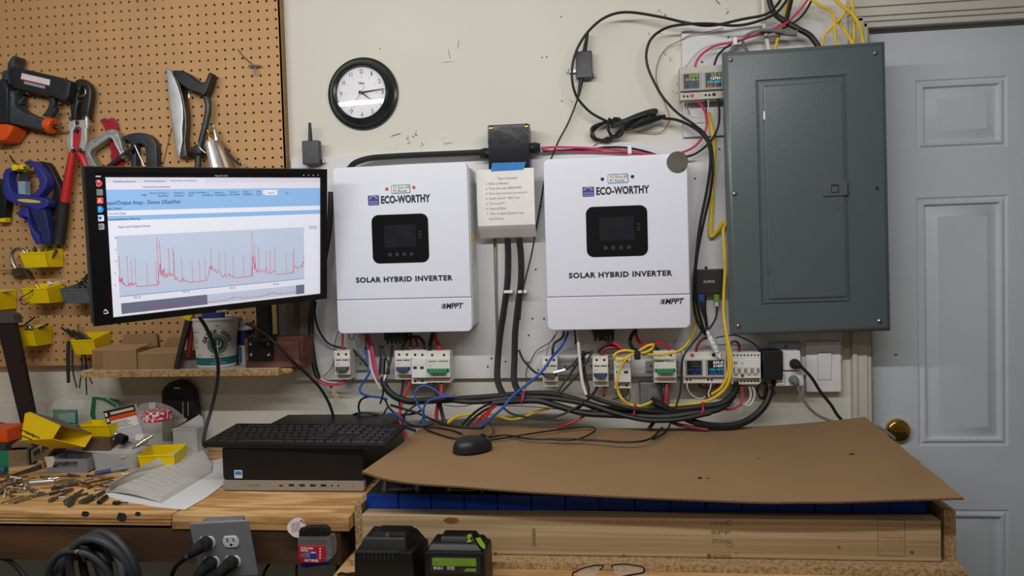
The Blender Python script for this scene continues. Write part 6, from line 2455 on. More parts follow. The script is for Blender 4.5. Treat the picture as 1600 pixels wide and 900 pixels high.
scatter = [(535,445,832,388,36, olive, 'bit'),(512,497,762,440,30, olive, 'bit'),(520,572,762,450,38, dull, 'bolt'),(330,522,500,488,26, dull, 'bit'),(672,572,866,448,26, olive, 'bit'),(690,602,792,500,40, dull, 'bit'),(722,622,804,520,40, olive, 'bit'),(806,512,922,490,32, olive, 'bit'),(836,586,960,512,36, dull, 'bit'),(890,586,1092,478,44, olive, 'bit'),
           (920,432,976,410,22, olive, 'bolt'),(980,452,1112,432,18, dull, 'bolt'),(1000,390,1104,412,18, dull, 'bolt'),(0,374,142,330,30, dull, 'bolt'),(0,492,92,432,26, olive, 'bit'),(62,396,252,370,38, olive, 'bit'),(102,476,262,460,30, olive, 'bit'),(0,452,60,410,30, dull, 'bolt'),(112,520,160,506,18, olive, 'bolt'),(410,480,462,476,24, olive, 'bolt'),(420,312,520,306,24, dull, 'bolt'),(300,330,380,318,22, dull, 'bolt'),(540,318,640,300,20, dull, 'bolt'),(450,336,560,330,18, steel, 'bolt'),(640,302,836,298,16, dull, 'rod'),(90,582,332,500,10, dull, 'rod'),(10,582,242,508,10, dull, 'rod'),(140,586,322,532,12, olive, 'rod'),(600,440,660,470,14, dull, 'bolt'),(1150,378,1196,370,16, dull, 'bolt'),(560,372,640,350,16, dull, 'bolt'),(170,350,236,338,24, olive, 'bolt'),(0,410,40,392,22, steel, 'bolt'),(880,348,980,330,18, dull, 'bolt'),(960,300,1060,290,22, dull, 'bolt')]
for t_ in scatter:
    lay(*t_[:6], t_[6], {'bit': LB, 'bolt': LO, 'rod': LR}[t_[6]], GX)
lay(110,392,222,408,15, white_pl, 'rod', 'short white plastic rod among dark bits near the left edge', name='plastic_rod', cat='rod', z=.02)
lay(40,522,62,452,18, ivory_pl, 'rod', 'short cream wooden peg at the front left of the tool scatter', name='wood_peg', cat='peg')

rg = random.Random(21)
for i in range(34):
    x, y = rg.uniform(0,1150), rg.uniform(300,545)
    if x > 700 and y > 480:
        continue
    a_ = rg.uniform(-.5,.5)
    L_ = rg.uniform(50,130)
    k_ = rg.choice(['bit', 'bolt', 'bolt', 'rod'])
    lay(x, y, x + L_ * math.cos(a_), y - L_ * math.sin(a_) * .5, rg.uniform(14,26), rg.choice([dull, olive, dull, steel, brass]), k_, {'bit': LB, 'bolt': LO, 'rod': LR}[k_], GX, z=.006 * (i % 2))
# ================================================================ breakers and meters on the white boards
cream_b = mat('breaker cream', (222,219,210), 0.45, var=0.02)
dingy = mat('breaker dingy', (186,180,168), 0.5, var=0.08)
tog_blue = mat('toggle blue', (48,56,100), 0.4)
tog_green = mat('toggle green', (34,120,84), 0.4)
tog_grey = mat('toggle grey', (70,72,76), 0.4)
lab_green = mat('green print', (60,150,110), 0.5)
rail_m = mat('rail steel', (172,172,170), 0.4, metal=0.6, var=0.1)

def pxbox(mb, x0, y0, x1, y1, yf, yb, m, bev=.001):
    a, b = W(x0, y1, yf), W(x1, y0, yf)
    mb.box((a.x, yf, a.z),(b.x, yb, b.z), m, bev)

def dinrail(label, x0, y0, x1, y1):
    mb = MB()
    pxbox(mb, x0, y0, x1, y1,-.026, BRD - .0004, rail_m, .001)
    a, b = W(x0, y1,-.027), W(x1, y0,-.027)
    h = b.z - a.z
    mb.box((a.x, -.029, a.z),(b.x, -.0255, a.z + h * .2), rail_m, .0008)
    mb.box((a.x, -.029, b.z - h * .2),(b.x, -.0255, b.z), rail_m, .0008)
    T = Thing('mounting_rail', label, 'mounting rail', ((a.x + b.x) / 2,-.02, a.z))
    T.part('rail', mb)
    n_ = max(1, int((b.x - a.x) / .022))
    for i in range(n_):
        xx = a.x + (b.x - a.x) * (i + .5) / n_
        mb = MB()
        mb.cyl((xx, -.0267,(a.z + b.z) / 2),(xx, -.0255,(a.z + b.z) / 2), .0032, hole_m, seg=10)
        T.part('slot', mb)

def breaker(label, x0, x1, y0, y1, kind, poles=2, body=cream_b, ym=(.27,.84)):
    ya, yb_ = y0 + (y1 - y0) * ym[0], y0 + (y1 - y0) * ym[1]
    c = W((x0 + x1) / 2, y1,-.06)
    T = Thing('circuit_breaker' if kind != 'spd' else 'surge_protector', label, 'circuit breaker' if kind != 'spd' else 'surge protector', (c.x, -.03, c.z))
    mb = MB()
    pxbox(mb, x0, y0, x1, y1,-.074,-.0295, body)
    case = T.part('case', mb)
    mb = MB()
    pxbox(mb, x0 + .3, ya, x1 - .3, yb_, -.091,-.0735, white_pl if kind == 'spd' else body)
    fp_ = T.part('front', mb)
    w_ = x1 - x0
    h_ = yb_ - ya
    for i in range(poles):
        xx = x0 + w_ * (i + .5) / poles
        for yy in ((y0 + ya) / 2, ) + (((y1 + yb_) / 2,) if kind in ('green4', 'spd') else ()):
            p = W(xx, yy, -.074)
            mb = MB()
            mb.lathe([(0,.0003),(.0026,.0003),(.0032,.0012),(.0036,0)], (p.x, -.0738, p.z),(0,-1,0), dark_steel, 12)
            T.part('terminal_screw', mb, under=case)
    if kind == 'spd':
        for i in range(2):
            mb = MB()
            pxbox(mb, x0 + w_ * (.12 + .48 * i), ya + h_ * .38, x0 + w_ * (.36 + .48 * i), ya + h_ * .52,-.0915,-.09, ink, 0)
            T.part('window', mb, under=fp_)
        mb = MB()
        pxbox(mb, x0 + 1, ya + h_ * .30, x1 - 1, ya + h_ * .32,-.0914,-.0905, grey_pl, 0)
        T.part('seam', mb, under=fp_)
        return T
    mb = MB()
    tm = {'blue': tog_blue, 'green': tog_green, 'grey': tog_grey}[kind]
    t0, t1 = ya + h_ * .50, ya + h_ * .72
    pxbox(mb, x0 + 1.2, t0, x1 - 1.2, t1,-.0925,-.0905, tm, .0005)
    a, b = W(x0 + w_ * .12, t1,-.092), W(x1 - w_ * .12, t0,-.092)
    zm = a.z * .55 + b.z * .45
    mb.hexa([(a.x, -.092, zm - .004),(b.x, -.092, zm - .004),(b.x, -.092, zm + .004),(a.x, -.092, zm + .004),(a.x + .001,-.104, zm - .006),(b.x - .001,-.104, zm - .006),(b.x - .001,-.104, zm - .002),(a.x + .001,-.104, zm - .002)], tm, .0008)
    for i in range(poles * 2 + 1):
        u = (i + .5) / (poles * 2 + 1)
        mb.box((a.x + (b.x - a.x) * u - .0007,-.0931, a.z),(a.x + (b.x - a.x) * u + .0007,-.0924, b.z), body)
    T.part('toggle', mb, under=fp_, label={'blue': 'navy blue toggle', 'green': 'green toggle', 'grey': 'grey toggle'}[kind])
    mb = MB()
    a, b = W(x0 + w_ * .08, ya + h_ * .14,-.0912), W(x1 - w_ * .08, ya + h_ * .02,-.0912)
    lm = lab_green if kind == 'green' else ink
    for u0, u1 in ((0,.42),(.52,1)):
        mb.box((a.x + (b.x - a.x) * u0,-.0914, a.z),(a.x + (b.x - a.x) * u1,-.0908, a.z + (b.z - a.z) * .55), lm)
    a2 = W(x0 + w_ * .1, ya + h_ * .38,-.0912)
    mb.text('C63', a2.x, a2.z, .0042, lm, y=-.0912, depth=.0001, align='LEFT')
    T.part('printing', mb, under=fp_)
    return T

def meter(label, x0, x1, y0, y1, dot, lines, top=True, yf=-.08):
    """two-module energy meter with a small lit display"""
    c = W((x0 + x1) / 2, y1,-.05)
    T = Thing('energy_meter', label, 'meter', (c.x, -.03, c.z))
    h_ = y1 - y0
    mb = MB()
    pxbox(mb, x0, y0, x1, y1, yf + .012,-.0295, dingy if top else cream_b)
    ya, yb_ = (y0 + h_ * .16, y0 + h_ * .73) if top else (y0 + h_ * .22, y0 + h_ * .80)
    case = T.part('case', mb)
    mb = MB()
    pxbox(mb, x0 + .2, ya, x1 - .2, yb_, yf, yf + .0125, dingy if top else cream_b)
    pxbox(mb, x0 + 2, ya + 1.5, x1 - 2, yb_ - 1.5, yf - .001, yf, grey_pl, .0005)
    f_ = T.part('front', mb)
    sx0_, sx1_, sy0_, sy1_ = x0 + (x1 - x0) * .17, x1 - (x1 - x0) * .13, ya + h_ * .06, yb_ - h_ * .07
    mb = MB()
    pxbox(mb, sx0_, sy0_, sx1_, sy1_, yf - .0016, yf - .0008, mat('meter glass', (16,18,22), 0.45), 0)
    d_ = T.part('display', mb, under=f_)
    a, b = W(sx0_, sy1_, yf - .002), W(sx1_, sy0_, yf - .002)
    n_ = len(lines)
    mb = MB()
    for i, (t, m_, u) in enumerate(lines):
        z = b.z - (b.z - a.z) * (i + .88) / n_
        mb.text(t, b.x - .001 if u == 'R' else a.x + .002, z, (b.z - a.z) / n_ * 1.0, m_, y=yf - .0018, depth=.0001, align='RIGHT' if u == 'R' else 'LEFT', bold=.0001, width=(b.x - a.x) * (.62 if len(t) < 6 else .86))
    T.part('reading', mb, under=d_)
    yd = y0 + h_ * (.86 if top else .11)
    p = W(x0 + (x1 - x0) * (.55 if top else .42), yd, yf + .011)
    mb = MB()
    mb.lathe([(0,.002),(.0042,.0018),(.0048,0)], (p.x, yf + .012, p.z),(0,-1,0), dot, 16)
    T.part('dot_mark', mb, under=case)
    for u in (.17,.34):
        p = W(x0 + (x1 - x0) * u, y0 + h_ * (.89 if not top else .88), yf + .011)
        mb = MB()
        mb.lathe([(0,.0004),(.0026,.0004),(.0030,0)], (p.x, yf + .012, p.z),(0,-1,0), ink, 12)
        T.part('terminal_hole', mb, under=case)

e_y = mat('digits yellow', (150,160,60), 0.4, var=0.0, emit=.25)
e_w = mat('digits white', (220,225,225), 0.4, var=0.0, emit=.5)
e_c = mat('digits cyan', (40,170,170), 0.4, var=0.0, emit=.4)
e_b = mat('digits blue', (40,90,200), 0.4, var=0.0, emit=.4)
e_d = mat('digits dim', (70,84,70), 0.4, var=0.0, emit=.15)
e_db = mat('digits dim blue', (40,60,130), 0.4, var=0.0, emit=.25)
e_r = mat('digits red', (170,60,60), 0.4, var=0.0, emit=.25)

meter('dusty upper energy meter with a red dot, left of the pair', 1063,1096.5,103,157, led_red, [('205', e_y, 'R'),('4708.5', e_y, 'R'),('1225.4', e_db, 'R'),('52.0', e_db, 'R')])
meter('dusty upper energy meter with a black dot, half hidden by the breaker panel', 1097,1131,101,155, ink, [('22.9', e_y, 'R'),('12733', e_w, 'R'),('105.689', e_c, 'R'),('56.2', e_r, 'L')])
meter('lower energy meter with a red dot and dim display, beside the green breaker', 1068,1100.3,550,599, led_red, [('320.1', e_d, 'R'),('1904', e_d, 'R'),('105.88', e_db, 'R'),('40.2', e_db, 'R')], top=False)
meter('lower energy meter with a black dot and bright white digits', 1100.7,1134.5,549,599, ink, [('625.8', e_w, 'R'),('31439', e_w, 'R'),('105.559', e_c, 'R'),('592.07', e_b, 'R')], top=False)
mb = MB()
pxbox(mb, 1062,120,1131,146,-.027, BRD - .0004, rail_m)
solo('mounting_rail', 'steel rail behind the dusty upper pair of energy meters', 'mounting rail', mb)

dinrail('short steel rail stub right of the leftmost breaker', 553,557,573,579)
dinrail('steel rail behind the three breakers under the left inverter', 617,560,708,581)
dinrail('steel rail between the two breakers under the right inverter', 850,558,985,586)
dinrail('steel rail stub behind the green breaker left of the lower meters', 1009,563,1060,580)
dinrail('steel rail behind the lower meters and four pole breaker', 1068,563,1188,584)
dinrail('steel rail behind the leftmost breaker under the left inverter', 521,559,552,578)
breaker('small grey toggled breaker below the left inverter, leftmost of all breakers', 523,546.5,547.5,593, 'grey')
breaker('breaker with navy toggle below the left inverter', 617.5,642,548,593, 'blue')
breaker('white surge protector between navy and green breakers under the left inverter', 643,665.5,547,600, 'spd', ym=(.28,.82))
breaker('breaker with green toggle below the left inverter', 666,703,548,598, 'green')
breaker('breaker with dark toggle crossed by a blue wire, under the right inverter', 848,871,556,604, 'grey')
breaker('breaker with navy toggle below the right inverter', 926.5,950,556,604, 'blue')
breaker('white surge protector looped by a yellow cable', 960,985.5,558,607, 'spd', ym=(.22,.80))
breaker('breaker with green toggle left of the lower meters', 1022,1056.5,548,598, 'green')
c = W(1166,601,-.06)
T = Thing('circuit_breaker', 'wide four pole white breaker between lower meters and the black adapter', 'circuit breaker', (c.x, -.03, c.z))
mb = MB()
pxbox(mb, 1144,550,1188.5,601,-.074,-.0295, cream_b)
case = T.part('case', mb)
mb = MB()
pxbox(mb, 1144.3,564,1188.2,591,-.089,-.0735, white_pl)
f_ = T.part('front', mb)
mb = MB()
pxbox(mb, 1146,575,1187,583,-.0905,-.0885, grey_pl)
for i in range(4):
    pxbox(mb, 1148 + 10 * i, 573.5,1153 + 10 * i, 584,-.098,-.09, ivory_pl)
T.part('toggle', mb, under=f_)
for t, px_, py_ in (('I', 1160,571),('M', 1160,591)):
    p = W(px_, py_ - 1.5,-.0892)
    mb = MB()
    mb.text(t, p.x, p.z, .009, ink, y=-.0894, depth=.0001, bold=.0003)
    T.part('hand_mark', mb, under=f_)
mb = MB()
pxbox(mb, 1147,566,1152,568.5,-.0894,-.0888, lbl_blue, 0)
T.part('print', mb, under=f_)
for i in range(8):
    for yy in (555,596):
        p = W(1147 + 5.4 * i, yy, -.074)
        mb = MB()
        mb.lathe([(0,.0004),(.0022,.0004),(.0026,0)], (p.x, -.0738, p.z),(0,-1,0), ink if (i % 2 or yy > 580) else dark_steel, 10)
        T.part('terminal_hole', mb, under=case)

# small network box
c = W(1108,460,-.05)
T = Thing('network_switch', 'small dark brown network box beside the yellow cable and breaker panel', 'network box', (c.x, -.03, c.z))
mb = MB()
pxbox(mb, 1086.5,420,1131,459.5,-.052, BRD - .0004, mat('box dark brown', (46,42,40), 0.45), .003)
bd = T.part('housing', mb)
mb = MB()
p = W(1108,442,-.0522)
mb.text('AUMOX', p.x, p.z, .010, mat('pale print', (190,188,184), 0.5), y=-.0524, depth=.0001, bold=.0002, width=.030)
T.part('lettering', mb, under=bd)
for i in range(6):
    p = W(1094 + 4.6 * i + (4 if i > 2 else 0), 455,-.0522)
    mb = MB()
    mb.lathe([(0,.0003),(.0011,.0003),(.0011,0)], (p.x, -.052, p.z),(0,-1,0), faint, 8)
    T.part('indicator', mb, under=bd)
mb = MB()
p = W(1104,418,-.03)
mb.lathe([(0,.003),(.003,.003),(.004,0)], (p.x, -.022, p.z),(0,-1,0), dark_steel, 10)
T.part('screw', mb)

# grey box with receptacle behind the cable bundle
c = W(1024,636,-.03)
T = Thing('receptacle_box', 'grey steel box with round receptacle behind the thick black cables', 'outlet box', (c.x, -.02, c.z))
mb = MB()
pxbox(mb, 1001,598,1046,638,-.05,-.0004, mat('box grey', (132,134,136), 0.4, metal=0.4), .003)
T.part('box', mb)
c = W(1020,627,-.052)
mb = MB()
mb.lathe([(0,.012),(.010,.012),(.012,.003),(.017,.003),(.0185,0)], (c.x, -.05, c.z),(0,-1,0), zinc, 24)
T.part('socket_ring', mb)

# outlet with adapters, wall switch
c = W(1228,604,-.02)
T = Thing('wall_outlet', 'grey steel outlet plate under the breaker panel carrying plugged in adapters', 'outlet', (c.x, -.01, c.z))
mb = MB()
pxbox(mb, 1203.5,535,1252,611,-.03,-.0185, mat('plate steel grey', (168,170,174), 0.4, metal=0.3), .002)
T.part('plate', mb)
mb = MB()
p = W(1228,541.5,-.03)
mb.lathe([(0,.001),(.003,.001),(.0038,0)], (p.x, -.03, p.z),(0,-1,0), dark_steel, 10)
T.part('screw', mb)
c = W(1208,594,-.07)
T = Thing('power_adapter', 'large black power adapter plugged in left of the white cube adapter', 'adapter', (c.x, -.05, c.z))
mb = MB()
pxbox(mb, 1193.5,548,1223,594,-.088,-.0305, mat('adapter black', (28,28,31), 0.5), .003)
T.part('body', mb)
mb = MB()
p0, p1 = W(1209,596,-.06), W(1206,612,-.06)
mb.tube([W(1209,593.5,-.06), W(1208,602,-.06), W(1207,610,-.06)], [.006,.005,.003], black_pl, k=3)
T.part('strain_relief', mb)
c = W(1237,579,-.06)
T = Thing('power_adapter', 'white cube adapter with a black plug, above the tagged adapter', 'adapter', (c.x, -.05, c.z))
mb = MB()
pxbox(mb, 1223.5,548,1251,579,-.078,-.0305, white_pl, .003)
T.part('body', mb)
c = W(1234,604,-.06)
T = Thing('power_adapter', 'white adapter with a blue bordered handwritten tag', 'adapter', (c.x, -.05, c.z))
mb = MB()
pxbox(mb, 1213,580,1256,603.5,-.072,-.0305, white_pl, .003)
bd = T.part('body', mb)
a, b = W(1214.5,601.5,-.0724), W(1226.5,585.5,-.0724)
mb = MB()
mb.plate(rrect(a.x, a.z, b.x, b.z, .003,3), -.0728,-.0715, tag_blue)
mb.plate(rrect(a.x + .0012, a.z + .0014, b.x - .0014, b.z - .0014,.002,3), -.073,-.0726, paper)
mb.text('Opel', (a.x + b.x) / 2,(a.z + b.z) / 2 - .001,.0055, tag_blue, y=-.0732, depth=.0001, rot=math.pi / 2, width=.016)
T.part('name_tag', mb, under=bd, label='white tag with blue border')

def plug(label, px, py, y, tail, col, m, size=.011, group=None):
    """moulded plug with its cord: body out of the socket, tapering into the cord"""
    o = W(px, py, y)
    T = Thing('power_plug', label, 'plug', o, group)
    mb = MB()
    mb.lathe([(0,0),(size * 1.15,0),(size * 1.2,.004),(size * 1.1,.016),(size * .7,.024),(0,.026)], o, (0,-1,0), m, 10)
    P = [W(t[0], t[1], t[2]) for t in tail]
    mb.tube([o + Vector((0,-.016,0)),(o + Vector((0,-.02,0))).lerp(P[0], .5), P[0]], [size * .85, size * .75, size * .42], m, k=4, seg=10)
    T.part('body', mb)
    mb = MB()
    mb.tube(P, size * .36, col, k=6, seg=8)
    T.part('cord', mb)

plug('black plug and cord in the white cube adapter, cord falling to the cardboard', 1241,568,-.0785, [(1252,573,-.095),(1268,590,-.10),(1282,612,-.09),(1298,632,-.08),(1308,648,-.075),(1316,657,-.075)], CABLE['black'], black_soft)
plug('grey plug and cord in the tagged adapter, cord trailing over the cardboard', 1239,593,-.0725, [(1246,602,-.088),(1252,618,-.09),(1263,636,-.09),(1280,650,-.085),(1305,659,-.085),(1340,660,-.11),(1370,666,-.14),(1388,677,-.17),(1398,685,-.20)], CABLE['grey'], mat('plug grey', (116,116,118), 0.5), .010)
c = W(1287,613,-.02)
T = Thing('light_switch', 'white rocker light switch plate beside the door casing', 'light switch', (c.x, -.01, c.z))
a, b = W(1260,613,-.026), W(1314,533,-.026)
mb = MB()
mb.plate(rrect(a.x, a.z, b.x, b.z, .004,4), -.0255,-.0184, mat('switch white', (232,230,232), 0.35, var=0.01), .0025)
T.part('plate', mb)
a, b = W(1277.5,594,-.027), W(1298.5,551,-.027)
mb = MB()
mb.plate(rrect(a.x, a.z, b.x, b.z, .001,2), -.0262,-.025, grey_pl)
mb.hexa([(a.x + .0008,-.0275, a.z + .0008),(b.x - .0008,-.0275, a.z + .0008),(b.x - .0008,-.024, a.z + .0008),(a.x + .0008,-.024, a.z + .0008),(a.x + .0008,-.0315, b.z - .0008),(b.x - .0008,-.0315, b.z - .0008),(b.x - .0008,-.024, b.z - .0008),(a.x + .0008,-.024, b.z - .0008)], mat('switch white', (232,230,232), 0.35), .0008)
T.part('rocker', mb)

# ================================================================ cables

def c7(*p):
    return [(480 + q[0] / 4.7375,500 + q[1] / 4.7375, *q[2:]) for q in p]

def c8(*p):
    return [(760 + q[0] / 4.7375,500 + q[1] / 4.7375, *q[2:]) for q in p]

def c9(*p):
    return [(1020 + q[0] / 4.284,480 + q[1] / 4.284, *q[2:]) for q in p]

def c6(*p):
    return [(1040 + q[0] / 3.214, q[1] / 3.214, *q[2:]) for q in p]

def c5(*p):
    return [(860 + q[0] / 3.461, q[1] / 3.461, *q[2:]) for q in p]

# -- upper right
cable('black cable looping round the upper antenna module and rising to the top right', [(1226,-10,-.10),(1212,10,-.10),(1195,23,-.09),(1160,30,-.08),(1110,40,-.07),(1070,35,-.06),(1030,26,-.06),(980,19,-.06),(948,26,-.06),(922,46,-.065),(903,74,-.066),(894,105,-.066),(895,132,-.06),(903,154,-.05),(922,175,-.04),(945,188,-.035),(956,192,-.03)], 4.6, 'black')
cable('black cable with the tight bend left of the upper meters', [(1236,-10,-.12),(1215,18,-.115),(1185,33,-.105),(1150,40,-.09),(1110,37,-.08),(1070,38,-.07),(1040,44,-.06),(1018,60,-.06),(1010,82,-.06),(1012,104,-.06),(1022,128,-.06),(1036,152,-.06),(1058,176,-.06),(1082,193,-.06),(1100,208,-.06),(1111,228,-.065),(1114,262,-.07),(1110,300,-.055),(1100,345,-.05),(1090,395,-.08),(1086,440,-.075),(1090,480,-.065),(1098,510,-.06),(1104,520,-.06)], 4.6, 'black')
cable('black cable from the tied coil down past the right inverter', [(1036,185,-.04),(1056,187,-.05),(1078,196,-.058),(1096,209,-.07),(1107,226,-.075),(1110,256,-.075),(1104,300,-.07),(1094,350,-.075),(1087,410,-.09),(1084,455,-.085),(1086,490,-.075),(1096,515,-.07),(1103,523,-.066)], 4.6, 'black')
mb = MB()
rC = 2.3 * mpp(980,200,-.03)
loops = []
for k_ in range(5):
    t0 = k_ * .7
    loops.append([c5((300 + 10 * k_, 660 - 4 * k_),(250 - 8 * k_, 690),(222 + 6 * k_, 730 + 4 * k_),(250,758 - 2 * k_),(320,745 + 4 * k_),(400,700 - 8 * k_),(480,660 - 12 * k_),(540 + 5 * k_, 640 - 9 * k_),(575 - 4 * k_, 600 + 6 * k_),(545,596 + 5 * k_),(470,620 + 5 * k_),(380,655 + 4 * k_),(330,650 + 12 * k_))])
T = Thing('cable_coil', 'black cable coil tied in a bow above the right inverter', 'cable coil', W(980,218,-.02))
for k_, lp in enumerate(loops[:4]):
    mb = MB()
    mb.tube([W(p[0], p[1], -.012 - .006 * k_ - .004 * (i % 3)) for i, p in enumerate(lp[0])], rC, CABLE['black'], k=6)
    T.part('turn', mb)
mb = MB()
mb.tube([W(*c5((320,640))[0], -.035), W(*c5((310,690))[0], -.042), W(*c5((340,740))[0], -.035), W(*c5((390,720))[0], -.04), W(*c5((380,650))[0], -.04), W(*c5((340,640))[0], -.035)], rC, CABLE['black'], k=6)
T.part('wrap_turn', mb)
mb = MB()
mb.tube([W(*c5((440,690))[0], -.035), W(*c5((490,665))[0], -.04), W(*c5((540,650))[0], -.04), W(*c5((620,628))[0], -.03)], [.006,.011,.010,.005], black_pl, k=4)
T.part('connector', mb)
cable('thin copper coloured wire curling below the upper meters', [(1130,44,-.03),(1105,50,-.03),(1080,54,-.03),(1062,64,-.02),(1043,74,-.012),(1030,92,-.008),(1025,118,-.01),(1030,140,-.012),(1040,164,-.012),(1046,184,-.012),(1040,200,-.012),(1030,207,-.01),(1008,207,-.01),(985,204,-.012),(962,206,-.03),(944,216,-.03),(927,228,-.02)], 1.5, 'copper')
cable('thin black cable falling from the upper antenna module past the note sheet', [(904,150,-.02),(897,170,-.02),(886,196,-.02),(873,220,-.03),(862,246,-.05),(852,275,-.05),(846,310,-.045),(839,350,-.04),(830,400,-.045),(822,432,-.055),(816,460,-.06),(812,500,-.065)], 2.6, 'black')
cable('pink red wire from the junction box gland across the top of the right inverter', [(846,231,-.05),(870,230,-.045),(910,231,-.04),(950,234,-.04),(990,238,-.04),(1035,243,-.045),(1066,238,-.05),(1086,228,-.05),(1098,213,-.05),(1104,196,-.05),(1102,176,-.055),(1094,162,-.06),(1088,156,-.065)], 3.6, 'pink')
cable('second pink red wire beside the first above the right inverter', [(846,234,-.045),(880,236,-.035),(930,237,-.03),(985,240,-.03),(1022,243,-.03)], 2.6, 'pink')
cable('black wire from the junction box under the mirror up to the upper meters', [(848,236,-.04),(920,233,-.03),(950,230,-.03),(980,231,-.035),(1010,237,-.03),(1040,246,-.03),(1076,244,-.05),(1096,234,-.05),(1112,218,-.05),(1122,198,-.055),(1124,176,-.06),(1122,155,-.062)], 3.4, 'black')
mb = MB()
pxbox(mb, 981,226,987,240,-.048,-.0185, white_pl, .002)
solo('cable_clip', 'white cable clip on the pink wires above the right inverter', 'clip', mb)
cable('white looped wire under the left upper meter', [(1068,157,-.06),(1069,168,-.055),(1075,178,-.05),(1088,184,-.05),(1100,182,-.05),(1106,174,-.055),(1107,156,-.06)], 2, 'clear')
cable('short grey wire under the left upper meter', [(1073,157,-.062),(1073.5,168,-.06),(1078,178,-.056)], 2, 'grey')
cable('short dark wire under the right upper meter', [(1102,156,-.064),(1103,168,-.06),(1104,178,-.055)], 2, 'black')
cable('pink red wire rising from the left upper meter to the top edge', [(1086,104,-.07),(1090,93,-.07),(1102,80,-.07),(1120,71,-.07),(1145,66,-.075),(1172,57,-.08),(1200,48,-.08),(1225,38,-.08),(1246,20,-.085),(1266,-6,-.09)], 3.6, 'pink')
cable('pale grey wire rising from the left upper meter beside the pink wire', [(1072,104,-.065),(1082,90,-.06),(1098,76,-.055),(1120,68,-.05),(1150,62,-.055),(1180,52,-.06),(1215,38,-.06),(1240,20,-.065),(1258,-6,-.07)], 3, 'clear')
cable('black wire rising from the right upper meter behind the breaker panel edge', [(1116,102,-.065),(1121,88,-.06),(1132,76,-.055),(1150,66,-.05),(1185,54,-.05),(1220,46,-.05),(1252,26,-.055),(1272,-6,-.06)], 3.4, 'black')
mb = MB()
pxbox(mb, 1146,57,1152,70,-.085,-.0185, white_pl, .002)
solo('cable_clip', 'white cable clip near the top of the breaker panel', 'clip', mb)
cable('grey cable hooking over at the top left of the breaker panel', [(1170,84,-.06),(1161,68,-.07),(1164,57,-.08),(1180,49,-.09),(1200,47,-.095),(1222,50,-.09)], 5, 'grey')
cable('short thick grey cable end lying above the breaker panel', [(1212,48,-.075),(1228,51,-.08),(1245,52,-.08)], 10, 'grey')
cable('thick whitish cable dropping behind the top of the breaker panel', [(1193,-8,-.035),(1193,24,-.035),(1195,45,-.045),(1203,86,-.05)], 7, 'white')
cable('thick black cable bending down into the top right of the breaker panel', [(1200,-8,-.05),(1208,18,-.055),(1224,32,-.065),(1245,44,-.07),(1266,56,-.07),(1282,78,-.07)], 9, 'black')
cable('thick black cable standing upright at the top edge above breaker panel', [(1238,-8,-.08),(1233,14,-.08),(1228,34,-.08)], 7, 'black')
cable('yellow cable rising left of the thick black cable above the panel', [(1210,84,-.06),(1215,62,-.06),(1222,40,-.045),(1228,14,-.05),(1230,-8,-.05)], 5, 'yellow')
cable('yellow cable bending over leftmost at the panel top right', [(1284,76,-.07),(1288,56,-.075),(1302,40,-.08),(1316,26,-.08),(1326,12,-.07)], 4.5, 'yellow')
cable('yellow cable arching from the top edge down into the panel', [(1258,-10,-.09),(1280,8,-.09),(1297,16,-.088),(1303,30,-.085),(1305,52,-.08),(1306,78,-.075)], 5, 'yellow')
cable('yellow cable sweeping right beside the door casing into the panel', [(1296,-10,-.085),(1314,8,-.085),(1330,20,-.085),(1341,36,-.085),(1347,56,-.08),(1350,78,-.075)], 6, 'yellow')
cable('yellow cable crossing diagonally down to the right above the panel', [(1310,32,-.07),(1320,48,-.068),(1332,68,-.07),(1336,80,-.07)], 6, 'yellow')
cable('straight yellow cable rightmost at the top of the breaker panel', [(1330,-10,-.07),(1333,20,-.065),(1335,40,-.062),(1333,78,-.062)], 5, 'yellow')
# -- right of the inverter
cable('flat yellow cable hanging left of the breaker panel with a kink', [(1107,176,-.035),(1112,200,-.035),(1116,232,-.035),(1114,280,-.03),(1112,330,-.03),(1110,362,-.03),(1113,369,-.032),(1124,356,-.04),(1130,348,-.045),(1136,349,-.05)], 6.5, 'yellow')
cable('long yellow cable along the breaker panel edge curling into the cable bundle', [(1134,350,-.06),(1130,362,-.075),(1132,390,-.085),(1133,420,-.085),(1131,460,-.085),(1131,490,-.088),(1135,520,-.10),(1141,552,-.11),(1142,580,-.115),(1135,604,-.115),(1118,620,-.11),(1096,629,-.105),(1064,633,-.10),(1045,634,-.10)], 5, 'yellow')
cable('second yellow cable hugging the long one beside the meters', [(1131,480,-.082),(1134,520,-.094),(1138,552,-.103),(1138,580,-.108),(1128,604,-.107),(1112,616,-.1)], 4.5, 'yellow')
cable('thin yellow cable from the right inverter edge curving to the bow', [(1087,482,-.04),(1088,500,-.05),(1082,524,-.07),(1066,545,-.10),(1044,553,-.112),(1018,554,-.115),(1002,553,-.115)], 4, 'yellow')
T = Thing('cable_bow', 'yellow cable tied in a bow under the right inverter', 'cable', W(985,570,-.11))
s = mpp(990,550,-.11)
for nm, pts in (('loop', c8((1120,240),(1040,225),(980,235),(946,262),(956,294),(1000,294),(1060,262),(1120,238))),('loop', c8((1120,240),(1150,215),(1200,188),(1236,184),(1225,212),(1180,238),(1125,248))),('tail', c8((1100,240),(1040,285),(990,360),(968,450),(976,530),(1010,590),(1070,628),(1140,636),(1200,616),(1225,602)))):
    mb = MB()
    mb.tube([W(p[0], p[1], -.118 - .004 * (i % 2)) for i, p in enumerate(pts)], 2.1 * s, CABLE['yellow'], k=6)
    T.part(nm, mb)
mb = MB()
a, b = W(*c8((1095,295))[0], -.125), W(*c8((1140,228))[0], -.125)
mb.box((a.x, -.128, a.z),(b.x, -.108, b.z), black_soft, .003)
T.part('tie', mb, label='black tie')
